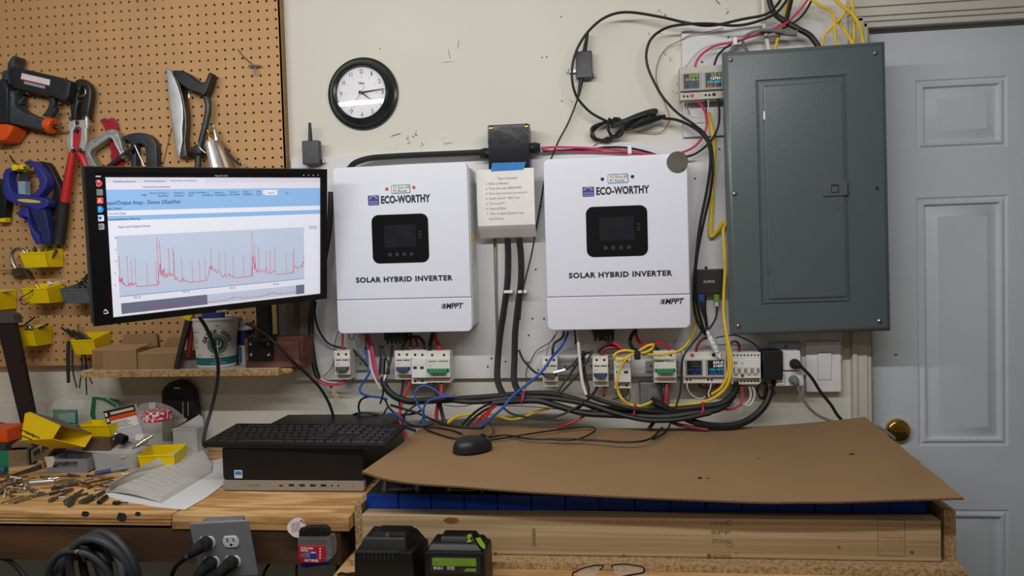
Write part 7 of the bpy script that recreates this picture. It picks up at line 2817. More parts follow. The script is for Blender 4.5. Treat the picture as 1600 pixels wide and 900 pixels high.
for lbl, pts, d, col in (
        ('blue ethernet cable under the network box', [(1095,462,-.045),(1096,480,-.05),(1102,500,-.055),(1106,516,-.06)], 3.5, 'black'),
        ('second black cable under the network box', [(1102,462,-.045),(1101,482,-.048),(1103,500,-.05),(1105,514,-.056)], 5, 'black'),
        ('black cable curving from the green plug of the network box', [(1120,474,-.045),(1120,490,-.045),(1116,502,-.05),(1108,514,-.055)], 3.2, 'black')):
    cable(lbl.replace('blue ethernet cable', 'black cable from the blue plug'), pts, d, col)
for px_, m_, nm in ((1096, CABLE['blue'], 'blue'),(1120, mat('plug green', (110,150,60), 0.4), 'green')):
    mb = MB()
    pxbox(mb, px_ - 4,460, px_ + 4,472,-.050,-.036, m_, .0015)
    pxbox(mb, px_ - 2.5,472, px_ + 2.5,479,-.048,-.038, m_ if nm == 'blue' else ivory_pl, .0015)
    solo('network_plug', '%s network plug under the dark network box' % nm, 'plug', mb)
mb = MB()
foil = mat('foil packet', (180,182,186), 0.22, metal=0.4, alpha=.9, var=0.3, scale=90, bump=0.5, bscale=120)
p, q = W(1105,517,-.075), W(1126,560,-.098)
mb.tube([p, p.lerp(q, .2), p.lerp(q, .5), p.lerp(q, .75), q], [.003,.008,.0095,.009,.005], foil, k=4, seg=10, flat=.4)
solo('foil_strip', 'twisted strip of shiny clear plastic hanging above the lower meters', 'plastic strip', mb)
cable('thin black cable arching over the four pole breaker', c9((420,205,-.05),(500,190,-.06),(560,190,-.07),(610,210,-.075),(670,240,-.07),(700,270,-.07),(716,305,-.07)), 2.2, 'black')
cable('red wire arching into the top of the red dotted lower meter', c9((290,300,-.06),(296,265,-.06),(320,225,-.06),(365,205,-.055),(420,230,-.05)), 4.5, 'darkred')
cable('red wire arching into the top of the four pole breaker', c9((520,240,-.05),(550,228,-.055),(575,250,-.06),(580,300,-.06)), 4, 'darkred')
cable('black cable hanging left of the lower meters down to the cardboard', c9((340,140,-.07),(310,190,-.09),(260,250,-.105),(215,310,-.11),(195,370,-.11),(190,460,-.11),(184,560,-.115),(160,650,-.12),(130,740,-.13),(90,830,-.16),(0,885,-.22)), 3.2, 'black')
cable('short thin brown wire end standing above the green breaker left of the meters', c8((1390,220,-.06),(1390,180,-.06),(1400,158,-.06),(1415,154,-.06)), 1.4, 'brown')
cable('dark and white wire looping under the lower meters', c9((228,500,-.065),(232,540,-.065),(250,575,-.06),(285,602,-.06),(325,612,-.06),(350,600,-.06)), 2.4, 'clear')
cable('short white wire under the black dotted lower meter', c9((390,512,-.065),(384,545,-.07),(372,575,-.075),(380,602,-.08)), 2, 'white')
cable('dark blue black wire under the black dotted lower meter', c9((362,512,-.06),(360,560,-.06),(362,600,-.065)), 2, 'black')
cable('dark red wire loop under the lower meters', c9((310,512,-.05),(330,535,-.045),(400,540,-.045),(440,520,-.05)), 4, 'darkred')
cable('pink wire curving left from under the four pole breaker', c9((595,522,-.06),(600,570,-.07),(598,620,-.08),(580,655,-.085),(540,680,-.085),(480,684,-.085),(420,684,-.085)), 3.8, 'pink')
cable('second pink wire under the four pole breaker, left of the first', c9((572,522,-.055),(570,545,-.055),(566,580,-.06)), 4, 'darkred')
for i, (dx, lab) in enumerate(((0, 'left'),(26, 'right'))):
    cable('white wire curving left under the four pole breaker, %s of two' % lab, c9((643 + dx * .8,525,-.06),(656 + dx, 570,-.06),(650 + dx, 615,-.065),(615 + dx, 650 + i * 8,-.07),(550,662 - i * 18,-.07),(440,664 - i * 16,-.075)), 3.6, 'white')
mb = MB()
s = mpp(1195,610,-.08)
for i in range(4):
    P = c9((735 + 6 * i, 490),(705 - 4 * i, 540),(712 + 3 * i, 600),(742,612 - 6 * i),(760 - 5 * i, 560),(740 + 7 * i, 500))
    mb.tube([W(p[0], p[1], -.085 - .004 * i) for p in P], 1.1 * s, CABLE['black'], k=5, seg=6)
mb.tube([W(p[0], p[1], -.09) for p in c9((780,530),(815,560),(818,580),(790,585))], 1.1 * s, CABLE['black'], k=5, seg=6)
solo('cord_coil', 'thin black cord bunched up under the black power adapter', 'cord', mb)
# -- thick bundle
BY = -.105
cable('thickest black cable sweeping from the black adapter along the bottom of the bundle', c9((785,520,-.07),(780,590,-.08),(740,670,-.09),(660,745,-.10),(560,788,-.11),(440,796,-.115),(320,780,-.12),(220,745,-.12),(120,690,-.125),(40,645,-.12),(0,620,-.09)), 11, 'black')
cable('thick black cable of the bundle, upper strand across both inverters', [(598,560,-.07),(597,585,-.085),(603,606,-.095),(618,620,-.10),(640,627,-.10),(670,626,-.10),(710,624,-.10),(760,621,-.10),(820,616,-.10),(860,616,-.10),(900,625,-.105),(940,638,-.11),(980,641,-.11),(1020,644,-.115),(1060,640,-.115),(1100,636,-.115),(1130,630,-.11),(1148,612,-.09),(1150,600,-.07)], 10, 'black')
cable('thick black cable of the bundle, lower strand across both inverters', [(770,630,-.12),(800,627,-.12),(840,626,-.12),(870,634,-.12),(910,645,-.122),(950,648,-.124),(1000,650,-.126),(1040,651,-.13),(1080,646,-.128),(1120,640,-.12),(1140,626,-.10),(1150,606,-.075),(1152,598,-.06)], 10, 'black')
cable('black cable of the bundle dipping left of the green breaker', [(690,623,-.118),(740,628,-.118),(800,622,-.115),(860,622,-.118),(920,632,-.12),(960,645,-.132),(1010,656,-.138),(1060,655,-.138),(1110,645,-.128)], 8, 'black')
cable('thick black cable dropping straight between the inverters, left of two', [(793,372,-.05),(794,400,-.045),(793,440,-.045),(788,480,-.045),(782,520,-.05),(778,560,-.06),(777,590,-.075),(782,608,-.09),(790,618,-.10),(810,622,-.11)], 10, 'black')
cable('thick black cable dropping between the inverters, right of two', [(811,372,-.05),(814,400,-.045),(814,440,-.045),(809,480,-.045),(805,520,-.05),(804,560,-.06),(803,590,-.075),(808,608,-.095),(818,618,-.11),(835,624,-.115)], 10, 'black')
for px_, nm in ((794, 'left'),(816, 'right')):
    mb = MB()
    pxbox(mb, px_ - 7,453.5, px_ + 7,458.5,-.06,-.0185, white_pl, .0015)
    solo('cable_clip', 'white clip holding the %s thick cable between the inverters' % nm, 'clip', mb)
cable('thin black wire along the board seam between the inverters', [(776,378,-.022),(776.5,430,-.022),(777,480,-.022),(778,520,-.022)], 2, 'grey')
cable('thick black cable arching from the left inverter top into the junction box', [(545,264,-.045),(556,254,-.05),(580,247,-.05),(620,244,-.05),(660,242,-.05),(710,240,-.05),(752,238,-.05)], 9, 'black')
for px_, py_, col in ((817.5,621, 'right of the thick pair'),(990.5,641, 'under the yellow bow'),(1096,639, 'under the lower meters')):
    mb = MB()
    c = W(px_, py_, -.12)
    s = mpp(px_, py_, -.12)
    mb.tube([(c.x + .012 * math.cos(a) * .35,-.118 + .024 * math.sin(a), c.z + 10 * s * math.cos(a)) for a in [2 * math.pi * i / 16 for i in range(17)]], .0022, mat('pink tie', (218,60,110), 0.4), k=1, seg=6)
    mb.tube([(c.x, -.14, c.z + 6 * s),(c.x + .002,-.146, c.z + 14 * s)], .002, mat('pink tie', (218,60,110), 0.4), k=1, seg=6)
    solo('cable_tie', 'pink cable tie round the black bundle, %s' % col, 'cable tie', mb)
# -- left group under the left inverter
cable('thick black cable at the left edge of the white board', [(517,300,-.03),(514,360,-.035),(500,440,-.04),(488,480,-.045),(486,520,-.05),(488,550,-.055),(492,575,-.055),(497,590,-.055)], 9, 'black')
cable('black monitor cable curving from the screen corner behind the leftmost breaker', [(494,470,-.12),(492,490,-.08),(498,515,-.05),(514,537,-.04),(540,545,-.035),(556,551,-.04),(566,562,-.045),(574,572,-.06)], 3.2, 'black')
cable('pink wire entering the top of the leftmost breaker', c7((262,60,-.06),(262,140,-.06),(258,228,-.06)), 3.4, 'pink')
cable('thin white wire entering the top of the leftmost breaker', c7((302,90,-.06),(300,140,-.06),(298,230,-.06)), 1.6, 'clear')
cable('thin brown wire left of the leftmost breaker', c7((240,60,-.05),(215,130,-.04),(202,200,-.035),(206,270,-.035),(180,350,-.035),(140,400,-.035),(120,418,-.035)), 1.3, 'brown')
cable('thin red wire loop between the leftmost breaker and inverter', c7((300,80,-.05),(320,140,-.05),(340,140,-.05),(350,95,-.05)), 1.4, 'darkred')
cable('pink wire curving under the leftmost breaker', c7((276,440,-.06),(272,462,-.06),(235,476,-.06),(160,480,-.055),(105,465,-.055),(80,430,-.05),(75,400,-.05)), 3.6, 'pink')
cable('white wire above the pink curve under the leftmost breaker', c7((262,440,-.055),(240,460,-.05),(180,462,-.05),(120,448,-.05),(90,420,-.045)), 2.6, 'white')
cable('blue cable hanging from the left inverter into the cable tangle', c7((430,190,-.05),(436,250,-.05),(462,330,-.055),(460,390,-.06),(420,455,-.06),(392,500,-.065),(398,540,-.07),(450,562,-.08),(540,574,-.09),(590,585,-.11)), 3.4, 'blue')
mb = MB()
pxbox(mb, 565.5,523,569.5,543,-.06,-.045, mat('clear connector', (214,216,220), 0.3), .001)
solo('wire_connector', 'small clear connector on the blue cable under the left inverter', 'connector', mb)
cable('pink cable leaning right under the left inverter', c7((445,90,-.06),(470,170,-.065),(490,260,-.07),(505,350,-.075),(525,440,-.08)), 3.6, 'pink')
cable('second pink cable leaning right under the left inverter, beside the first', c7((425,90,-.05),(462,190,-.055),(478,280,-.06),(500,370,-.065),(520,430,-.07)), 3, 'pink')
cable('white cable beside the pink pair under the left inverter', c7((440,130,-.045),(462,260,-.05),(470,350,-.06),(500,430,-.07),(548,515,-.085)), 3.4, 'white')
mb = MB()
mb.px(cv([(535,400),(588,405),(572,490),(528,470)], 4.7375,480,500), -.095,.004, mat('printed sleeve', (160,160,160), 0.4, rgb2=(52,52,54), scale=160, thr=(.45,.55)), .001)
mb.px(cv([(570,405),(588,406),(568,492),(556,488)], 4.7375,480,500), -.097,.003, white_pl, .0005)
solo('label_sleeve', 'grey and white printed label wrapped on wires under the left inverter', 'label', mb)
for i, (pts, d) in enumerate(((((538,190,-.06),(545,280,-.065),(556,350,-.075),(566,400,-.085)), 3.4),(((555,190,-.055),(575,260,-.06),(600,320,-.065),(606,400,-.08)), 3),(((628,190,-.06),(620,280,-.065),(598,370,-.08),(582,440,-.095),(592,520,-.1)), 4))):
    cable('black lead under the connector block of the left inverter, %s' % ['left', 'middle', 'right'][i], c7(*pts), d, 'black')
cable('black arched lead into the navy breaker under the left inverter', c7((700,220,-.065),(725,165,-.065),(770,128,-.06),(830,130,-.06),(862,170,-.065),(870,228,-.065)), 4.5, 'black')
cable('red lead into the navy breaker under the left inverter', c7((760,225,-.06),(765,170,-.055),(770,120,-.05),(765,90,-.05)), 5, 'darkred')
cable('second red lead into the surge protector under the left inverter', c7((818,225,-.06),(812,170,-.055),(795,120,-.05)), 4, 'darkred')
cable('thick black lead into the green breaker under the left inverter', c7((905,235,-.06),(912,170,-.06),(930,100,-.06),(935,70,-.06)), 6.5, 'black')
cable('thick red lead into the green breaker under the left inverter', c7((988,235,-.06),(970,180,-.06),(950,140,-.06),(940,80,-.055)), 6.5, 'red')
cable('red wire from below the navy breaker down to the bench', c7((765,445,-.06),(745,510,-.07),(715,580,-.09),(690,650,-.12),(688,740,-.13),(710,810,-.14),(745,885,-.16)), 4.4, 'red')
cable('black wire from below the navy breaker', c7((710,445,-.06),(705,510,-.065),(692,580,-.075),(684,640,-.08)), 4, 'black')
cable('red wire from below the green breaker under the left inverter', c7((995,465,-.06),(992,520,-.07),(975,600,-.08),(958,680,-.085),(958,765,-.09)), 6, 'red')
cable('black wire from below the green breaker under the left inverter', c7((940,465,-.06),(955,520,-.07),(980,610,-.085),(1000,700,-.09),(1020,770,-.1)), 6, 'black')
cable('blue cable loop with frayed end below the surge protector', c7((1080,570,-.13),(1000,558,-.135),(950,520,-.13),(890,490,-.125),(840,492,-.125),(806,520,-.13),(800,580,-.135),(828,640,-.14),(860,690,-.145),(850,740,-.145),(800,785,-.14),(740,770,-.14),(690,720,-.14),(640,695,-.135),(585,700,-.125)), 3, 'blue')
cable('blue cable strand crossing the loop toward its frayed end', c7((1090,565,-.135),(1010,570,-.14),(940,580,-.145),(885,612,-.15),(862,660,-.15),(872,740,-.15),(890,775,-.15)), 3, 'blue')
T = Thing('frayed_wires', 'frayed orange and white wire ends of the blue cable', 'wires', W(713,619,-.135))
for i in range(9):
    a = math.radians(8 + 9 * i)
    p = W(*c7((1080,568))[0], -.135)
    mb = MB()
    L_ = .012 + .010 * ((i * 7) % 5) / 4
    mb.tube([p, p + Vector((math.cos(a) * L_ * .6,-.003 + .002 * (i % 3), math.sin(a) * L_ * .5)), p + Vector((math.cos(a * 1.2) * L_, -.002 + .002 * (i % 2), math.sin(a * 1.2) * L_))], .0006, [CABLE['copper'], CABLE['white'], CABLE['blue'], orange_pl][i % 4], k=3, seg=5)
    T.part('strand', mb)
mb = MB()
rope = mat('frayed twine', (206,178,134), 0.9, var=0.15)
for i in range(6):
    P = c7((165 + 4 * i, 490),(178 + 3 * i, 520),(190 + 8 * i, 555),(200 + 6 * i, 585),(205 + 5 * i, 612 - 6 * i))
    mb.tube([W(p[0], p[1], -.045 - .002 * (i % 2)) for p in P], .0009, rope, k=3, seg=5)
solo('twine_end', 'frayed end of pale twine below the leftmost breaker', 'twine', mb)
cable('black cable curling up behind the keyboard', c7((390,690,-.04),(380,640,-.05),(400,590,-.06),(450,568,-.07),(520,570,-.08),(575,590,-.09),(600,640,-.1),(650,690,-.12),(720,700,-.12),(800,690,-.12),(840,670,-.12)), 3.2, 'black')
cable('black cable arching just above the computer case', c7((330,708,-.05),(380,690,-.06),(450,688,-.06),(520,700,-.06),(570,715,-.06)), 3.6, 'black')
cable('black cable running diagonally from the bundle to the cardboard edge', c7((620,630,-.11),(720,660,-.13),(820,690,-.14),(920,735,-.16),(1020,775,-.2),(1150,795,-.24),(1280,800,-.26),(1310,790,-.27)), 4, 'black')
cable('black cable looping below the blue cable loop', c7((810,625,-.14),(760,660,-.15),(722,700,-.15),(725,745,-.15),(780,780,-.16),(860,790,-.18),(930,772,-.2)), 3, 'black')
cable('short black cable stub left of the cable tangle', c7((600,640,-.08),(580,670,-.08),(565,700,-.08)), 2.6, 'black')
cable('black cable from the tangle down behind the computer', c7((690,780,-.16),(740,800,-.17),(800,820,-.19)), 4, 'black')
cable('thin black cable dangling under the bundle at the left', c7((565,500,-.1),(558,560,-.1),(540,620,-.1)), 3, 'black')
cable('thin copper wire running above the cardboard under the bundle', c7((1010,630,-.1),(1100,640,-.1),(1180,635,-.1),(1260,612,-.1),(1340,630,-.1),(1500,635,-.1),(1700,645,-.1),(1900,662,-.1),(2200,668,-.1)), 1.3, 'copper')
# -- middle
for i, pts in enumerate((((1150,775,-.2),(1190,730,-.17),(1260,670,-.14),(1340,625,-.12),(1430,600,-.11)),((1185,780,-.21),(1230,730,-.175),(1310,670,-.145),(1400,630,-.125)))):
    cable('black lead curving from the cardboard up into the bundle, %s of two' % ['left', 'right'][i], c7(*pts), 4, 'black')
for i, pts in enumerate((((1225,785,-.22),(1270,735,-.18),(1340,675,-.15),(1400,632,-.12)),((1300,765,-.2),(1330,710,-.17),(1370,655,-.14),(1410,625,-.12)))):
    cable('red lead curving from the cardboard up into the bundle, %s of two' % ['left', 'right'][i], c7(*pts), 4, 'red')
cable('long blue cable slanting from the right inverter down to the cardboard', c8((605,90,-.07),(560,190,-.08),(490,270,-.11),(420,370,-.12),(350,440,-.125),(270,500,-.135),(190,570,-.145),(110,660,-.155),(0,755,-.19),(-60,800,-.22),(-90,790,-.23)), 4.2, 'blue')
cable('yellow cable drooping under the bundle toward the tangle', c7((1040,760,-.16),(1110,715,-.13),(1200,700,-.11),(1290,695,-.10),(1380,700,-.09),(1500,735,-.09),(1600,720,-.09),(1680,685,-.09),(1790,655,-.1)), 4.4, 'yellow')
cable('black cable drooping in a long curve under the bundle', c8((120,645,-.12),(180,690,-.13),(270,715,-.13),(380,727,-.13),(480,720,-.13),(570,695,-.13),(660,650,-.13),(720,610,-.13)), 3.4, 'black')
cable('red cable emerging from under the bundle onto the cardboard', c8((800,650,-.11),(740,700,-.11),(660,745,-.115),(580,780,-.125),(530,798,-.14)), 4, 'red')
cable('dark red cable under the bundle at the right', c8((1360,750,-.12),(1420,775,-.12),(1480,785,-.12),(1560,800,-.12),(1640,812,-.12)), 6, 'darkred')
cable('thick black cable stub hanging below the bundle', c8((1255,735,-.12),(1225,775,-.12),(1200,810,-.12)), 6, 'black')
# under the right inverter
cable('thin dark wire from the right inverter to the bundle at its left', c8((525,85,-.05),(490,150,-.04),(430,190,-.035),(370,230,-.03),(330,300,-.028),(295,380,-.03),(298,470,-.04),(280,540,-.08)), 1.6, 'brown')
cable('thin grey wire into the breaker crossed by the blue wire', c8((505,110,-.06),(465,180,-.06),(450,230,-.065),(442,265,-.065)), 1.6, 'grey')
cable('black cable into the breaker crossed by the blue wire', c8((575,85,-.06),(560,130,-.06),(505,170,-.06),(492,210,-.065),(490,268,-.065)), 4, 'black')
cable('black cable branching left to the breaker crossed by the blue wire', c8((240,220,-.055),(270,290,-.06),(320,350,-.075),(370,392,-.09),(420,400,-.095)), 3.4, 'black')
for i, pts in enumerate((((790,235,-.06),(700,260,-.075),(640,330,-.09),(585,368,-.10)),((745,240,-.065),(690,300,-.075),(620,400,-.085),(570,470,-.095),(520,545,-.105)),((785,235,-.075),(735,320,-.085),(660,420,-.095),(590,500,-.105),(540,550,-.11)))):
    cable('black lead slanting left under the right inverter, %s' % ['ending in the silver ferrule', 'left of a parallel pair', 'right of a parallel pair'][i], c8(*pts), 3.4, 'black')
mb = MB()
mb.tube([W(*c8((585,368))[0], -.10), W(*c8((540,380))[0], -.10), W(*c8((498,390))[0], -.10)], .0042, mat('foil tag', (214,216,220), 0.25, metal=0.5, var=0.2), k=2, seg=8)
solo('wire_sleeve', 'silver wrapped sleeve on a wire beside the blue slanting cable', 'sleeve', mb)
cable('cream cable dropping straight from the right inverter to the bundle', c8((670,70,-.06),(680,160,-.07),(690,280,-.085),(702,400,-.1),(715,480,-.11),(740,555,-.118)), 5, 'white')
cable('dark cable behind the cream one under the right inverter', c8((655,70,-.05),(662,130,-.05),(664,180,-.05)), 4, 'black')
cable('thick black cable leaving the bundle end cap beside the cream cable', c8((735,540,-.11),(760,560,-.118),(830,590,-.13),(900,612,-.136),(1000,640,-.138),(1100,660,-.138),(1250,680,-.13),(1400,690,-.115)), 7, 'black')
cable('black cable dropping from the right connector block to the bundle', c8((720,230,-.06),(716,320,-.07),(730,420,-.09),(752,500,-.105),(750,545,-.112)), 5.5, 'black')
cable('red lead arching right from the right inverter', c8((780,75,-.06),(830,125,-.065),(900,155,-.07),(960,180,-.072),(1000,210,-.075)), 5, 'red')
cable('black arched lead into the navy breaker under the right inverter', c8((825,240,-.065),(850,205,-.065),(900,182,-.065),(950,185,-.065),(1000,205,-.065)), 4.5, 'black')
cable('dark red arched lead into the navy breaker under the right inverter', c8((850,262,-.06),(870,220,-.06),(920,205,-.06),(970,210,-.06),(985,255,-.06)), 6, 'darkred')
cable('black curved lead behind the yellow bow', c8((1110,70,-.06),(1075,115,-.065),(1064,170,-.075),(1085,210,-.09),(1110,225,-.1)), 6, 'black')
cable('red curved lead from the right inverter to the green breaker by the meters', c8((1105,70,-.05),(1115,130,-.055),(1150,180,-.06),(1210,185,-.065),(1260,172,-.068),(1310,175,-.068),(1345,200,-.066),(1352,232,-.062)), 5, 'red')
cable('black lead into the green breaker by the meters', c8((1160,200,-.06),(1210,195,-.065),(1255,205,-.065),(1275,235,-.062)), 5, 'black')
cable('black wire from below the navy breaker of the right inverter', c8((820,495,-.06),(795,540,-.07),(720,620,-.09),(660,665,-.1)), 4, 'black')
cable('dark red wire from below the navy breaker of the right inverter', c8((876,492,-.06),(874,540,-.07),(868,565,-.08)), 4, 'darkred')
cable('thin dark wire curling under the yellow looped surge protector', c8((1045,510,-.06),(1040,550,-.065),(980,575,-.07),(930,588,-.07)), 2, 'black')
cable('brown wire under the yellow looped surge protector', c8((1050,510,-.062),(1064,560,-.066),(1055,600,-.07),(1020,570,-.072),(1040,520,-.07)), 2, 'brown')
cable('black wire under the green breaker by the meters', c8((1275,468,-.06),(1290,520,-.07),(1305,600,-.085),(1315,660,-.1)), 6, 'black')
cable('bright red wire under the green breaker by the meters', c8((1338,470,-.06),(1336,540,-.07),(1328,600,-.085),(1322,655,-.1)), 5.5, 'red')
cable('thick black plug cable rising from the round receptacle into the bundle', c8((1230,602,-.07),(1260,640,-.10),(1300,665,-.118),(1360,690,-.125),(1450,730,-.125)), 8, 'black')
# -- left: monitor cables, mouse cable
cable('black cable hanging from the monitor in front of the yogurt tub to the bench', [(312,496,-.30),(322,512,-.27),(332,534,-.23),(339,558,-.20),(341,580,-.19),(338,606,-.19),(330,640,-.20),(322,668,-.22),(318,690,-.24),(322,699,-.25)], 5.5, 'black')
cable('black cable slanting from the monitor arm to behind the keyboard', [(384,505,-.16),(405,515,-.17),(430,536,-.17),(455,562,-.15),(480,585,-.12),(500,606,-.10),(514,630,-.08),(521,650,-.07)], 4.5, 'black')
cb = lambda *p: [Vector(Bz(q[0], q[1], .955)) for q in p]
mb = MB()
mb.tube([W(*c7((1390,830))[0], -.27)] and cb((764,684),(790,680),(830,686),(880,686),(930,688),(980,691),(1015,686),(1035,668)), .0026, CABLE['black'], k=6)
solo('mouse_cable', 'black mouse cable running right over the cardboard', 'cable', mb)
mb = MB()
mb.tube(cb((766,688),(790,684),(840,676),(890,669),(922,667),(930,672),(915,682),(890,688),(850,686)), .0022, CABLE['black'], k=6)
solo('loose_cable', 'thin black cable with a long flat loop on the cardboard', 'cable', mb)
mb = MB()
mb.tube(cb((662,668),(670,673),(690,680),(712,685),(740,682),(760,680)), .0022, CABLE['black'], k=6)
mb.tube(cb((662,668),(680,668),(705,672),(722,678)), .0022, CABLE['black'], k=6)
solo('loose_cable', 'pair of black cable strands left of the mouse on cardboard', 'cable', mb)
mb = MB()
mb.tube([W(*c7((1300,705))[0], -.2)] + cb((765,662),(772,672),(768,680),(752,684)), .0014, CABLE['black'], k=6)
solo('loose_cable', 'thin black cable curling down just behind the mouse', 'cable', mb)
# ================================================================ under the bench and on the platform
# four-outlet steel plate standing out from the bench rail
a, b = W(307,899,-.64), W(392,815,-.64)
T = Thing('outlet_plate', 'grey steel plate with four outlets hanging below the bench edge', 'outlet', ((a.x + b.x) / 2,-.61, a.z))
OM = Matrix.Translation(((a.x + b.x) / 2,-.64,(a.z + b.z) / 2)) @ Matrix.Rotation(math.radians(4), 4, 'Z') @ Matrix.Rotation(math.radians(12), 4, 'X') @ Matrix.Rotation(math.radians(-2.5), 4, 'Y')
hw_, hh_ = (b.x - a.x) / 2,(b.z - a.z) / 2 + .004
mb = MB(OM)
mb.plate(rrect(-hw_, -hh_ - .006, hw_, hh_, .003,3), 0,.004, mat('outlet steel', (156,158,164), 0.38, metal=0.35, var=0.04), .0015)
T.part('plate', mb)
mb = MB(OM)
mb.box((-hw_ + .006,.004,-hh_ + .012),(hw_ - .028,.05, hh_ - .016), mat('box grey', (132,134,136), 0.4, metal=0.4), .003)
T.part('box', mb)
recs = {}
for nm, px_, py_ in (('tl', 324,847),('tr', 361,846),('bl', 331,878),('br', 364,877)):
    x, z = onplane(px_, py_, OM)
    mb = MB(OM)
    ring = [(x + .0165 * math.cos(t), max(-.0125, min(.0125,.0165 * math.sin(t))) + z) for t in [2 * math.pi * i / 32 for i in range(32)]]
    mb.plate(ring, -.002,.001, white_pl, .001)
    r_ = T.part('receptacle', mb, label='white receptacle')
    recs[nm] = OM @ Vector((x, 0, z))
    if nm == 'tr':
        for dx, hgt in ((-.006,.0085),(.006,.0065)):
            mb = MB(OM)
            mb.box((x + dx - .0011,-.0024, z + .0045 - hgt / 2),(x + dx + .0011,-.0018, z + .0045 + hgt / 2), ink)
            T.part('slot', mb, under=r_)
        mb = MB(OM)
        mb.plate(ngon(x, z - .006,.0027,12), -.0024,-.0018, ink)
        T.part('ground_hole', mb, under=r_)
mb = MB(OM)
x, z = onplane(347,862, OM)
for xx in (-.024,.024):
    mb.lathe([(0,.001),(.002,.0008),(.0028,0)], (xx, 0,.0),(0,-1,0), zinc, 10)
T.part('plate_screw', mb)

def bigplug(label, o, d1, tail, size):
    T = Thing('power_plug', label, 'plug', o)
    mb = MB()
    o = Vector(o) + Vector((0,-.003,0))
    d1 = Vector(d1).normalized()
    mb.lathe([(0,0),(size, 0),(size * 1.08,.003),(size * 1.02,.012),(size * .9,.018),(0,.020)], o, (0,-1,0), black_soft, 12)
    q = o + Vector((0,-.012,0))
    mb.tube([q, q + d1 * .02 + Vector((0,-.006,0)), q + d1 * .045 + Vector((0,-.006,0))], [size * .95, size * .8, size * .42], black_soft, k=4, seg=12)
    T.part('body', mb)
    mb = MB()
    mb.tube([q + d1 * .04 + Vector((0,-.006,0))] + [Vector(t) for t in tail], size * .34, CABLE['black'], k=6)
    T.part('cord', mb)

yq = -.68
bigplug('black plug in the upper left outlet with a cord slanting left', recs['tl'], (-.8,0,-.5), [W(290,872, yq), W(272,890, yq + .05), W(262,925,-.6)], .0135)
bigplug('black plug in the lower left outlet of the steel plate', recs['bl'], (-.55,0,-.6), [W(314,905, yq), W(308,935,-.62)], .0135)
bigplug('black plug in the lower right outlet of the steel plate', recs['br'], (-.6,0,-.6), [W(347,905, yq), W(340,935,-.62)], .0135)

# coiled thick cable
ring_c = W(142,905,-.63)
T = Thing('cable_coil', 'big coil of thick dark grey cable under the bench', 'cable coil', ring_c + Vector((0,0,-.09)))
coil_m = mat('rubber cord grey', (62,65,68), 0.5, var=0.15)
for k_ in range(12):
    P = []
    rx, rz = .090 - .003 * abs(k_ - 3) , .082
    off = Vector((.036 - .0075 * k_, .003 * k_ - .02 + .02 * math.sin(k_ * 1.7), .018 - .0042 * k_))
    for i in range(25):
        a_ = 2 * math.pi * i / 24
        P.append(ring_c + off + Vector((rx * math.cos(a_) * (.80 + .04 * (k_ % 3)), -.022 * math.sin(a_ + k_) + .012 * (k_ % 2), rz * math.sin(a_))))
    mb = MB()
    mb.tube(P, .0078, coil_m, k=3, seg=10)
    T.part('turn', mb)
mb = MB()
mb.tube([W(120,862,-.72), W(127,866,-.73), W(132,878,-.72)], .0028, coil_m, k=4)
mb.cyl(W(119,861,-.72), W(121,863,-.72), .0036, ivory_pl, seg=8)
T.part('cord_end', mb)
solo('coil_hook', 'steel hook under the bench rail holding the thick cable coil', 'hook', MB().tube([(ring_c.x, -.54, BZ - .103),(ring_c.x, -.56, ring_c.z + .06),(ring_c.x, -.6, ring_c.z + .055),(ring_c.x, -.64, ring_c.z + .07)], .004, dark_steel, k=4))
cable('dark cord crossing the bottom left corner under the bench', [(-10,868,-.55),(14,876,-.56),(30,890,-.57),(48,915,-.58)], 6, 'black')
cable('thin dark cord hanging under the bench left of the package', [(434,868,-.5),(424,878,-.52),(414,892,-.54),(408,915,-.55)], 4, 'black')
cable('dark cord hanging straight under the bench beside the package', [(464,868,-.53),(463.5,885,-.54),(463,915,-.55)], 3.6, 'black')

# retail pack hung on the rail
yh = -.60
c = W(488,880, yh)
T = Thing('blister_pack', 'red and blue retail blister pack hung on the bench rail', 'package', (c.x, -.57, c.z))
K5 = dict(s=8.183, ox=440, oy=790)
onpeg(T, 'clip', [(215,415),(216,330),(240,290),(300,275),(540,270),(585,300),(600,345),(598,415)], -.600,.014, black_pl, .003, label='black hanging clip', **K5)
for x in (280,497):
    p = W(440 + x / 8.183,790 + 336 / 8.183,-.601)
    mb = MB()
    mb.lathe([(.0014,.0015),(.0034,.0015),(.0038,0)], (p.x, -.600, p.z),(0,-1,0), brass, 14)
    T.part('rivet', mb, label='brass rivet')
onpeg(T, 'shell', [(200,420),(470,425),(610,418),(640,520),(635,670),(600,720),(480,745),(230,730),(208,690),(205,520)], -.612,.03, mat('blister shell', (190,190,192), 0.12, alpha=.18), .003, label='clear plastic shell', **K5)
onpeg(T, 'card', [(215,515),(540,520),(556,560),(552,700),(470,735),(245,728),(214,690)], -.616,.003, mat('pack red', (190,30,46), 0.35), .0005, label='red printed card', **K5)
onpeg(T, 'insert', [(235,735),(470,740),(600,715),(590,755),(300,800),(240,785)], -.604,.02, mat('pack blue', (32,40,130), 0.35), .001, **K5)
onpeg(T, 'picture', [(250,620),(300,605),(355,585),(360,660),(330,680),(250,660)], -.6165,.001, mat('pack grey blue', (110,116,150), 0.4, var=.3, scale=120), 0, **K5)
onpeg(T, 'picture', [(365,585),(400,570),(440,585),(448,680),(372,685)], -.6165,.001, mat('pack deep blue', (30,60,150), 0.4), 0, **K5)
onpeg(T, 'mountain_mark', [(370,608),(388,585),(405,600),(420,588),(440,610)], -.617,.001, paper, 0, **K5)
p = W(440 + 245 / 8.183,790 + 556 / 8.183,-.6168)
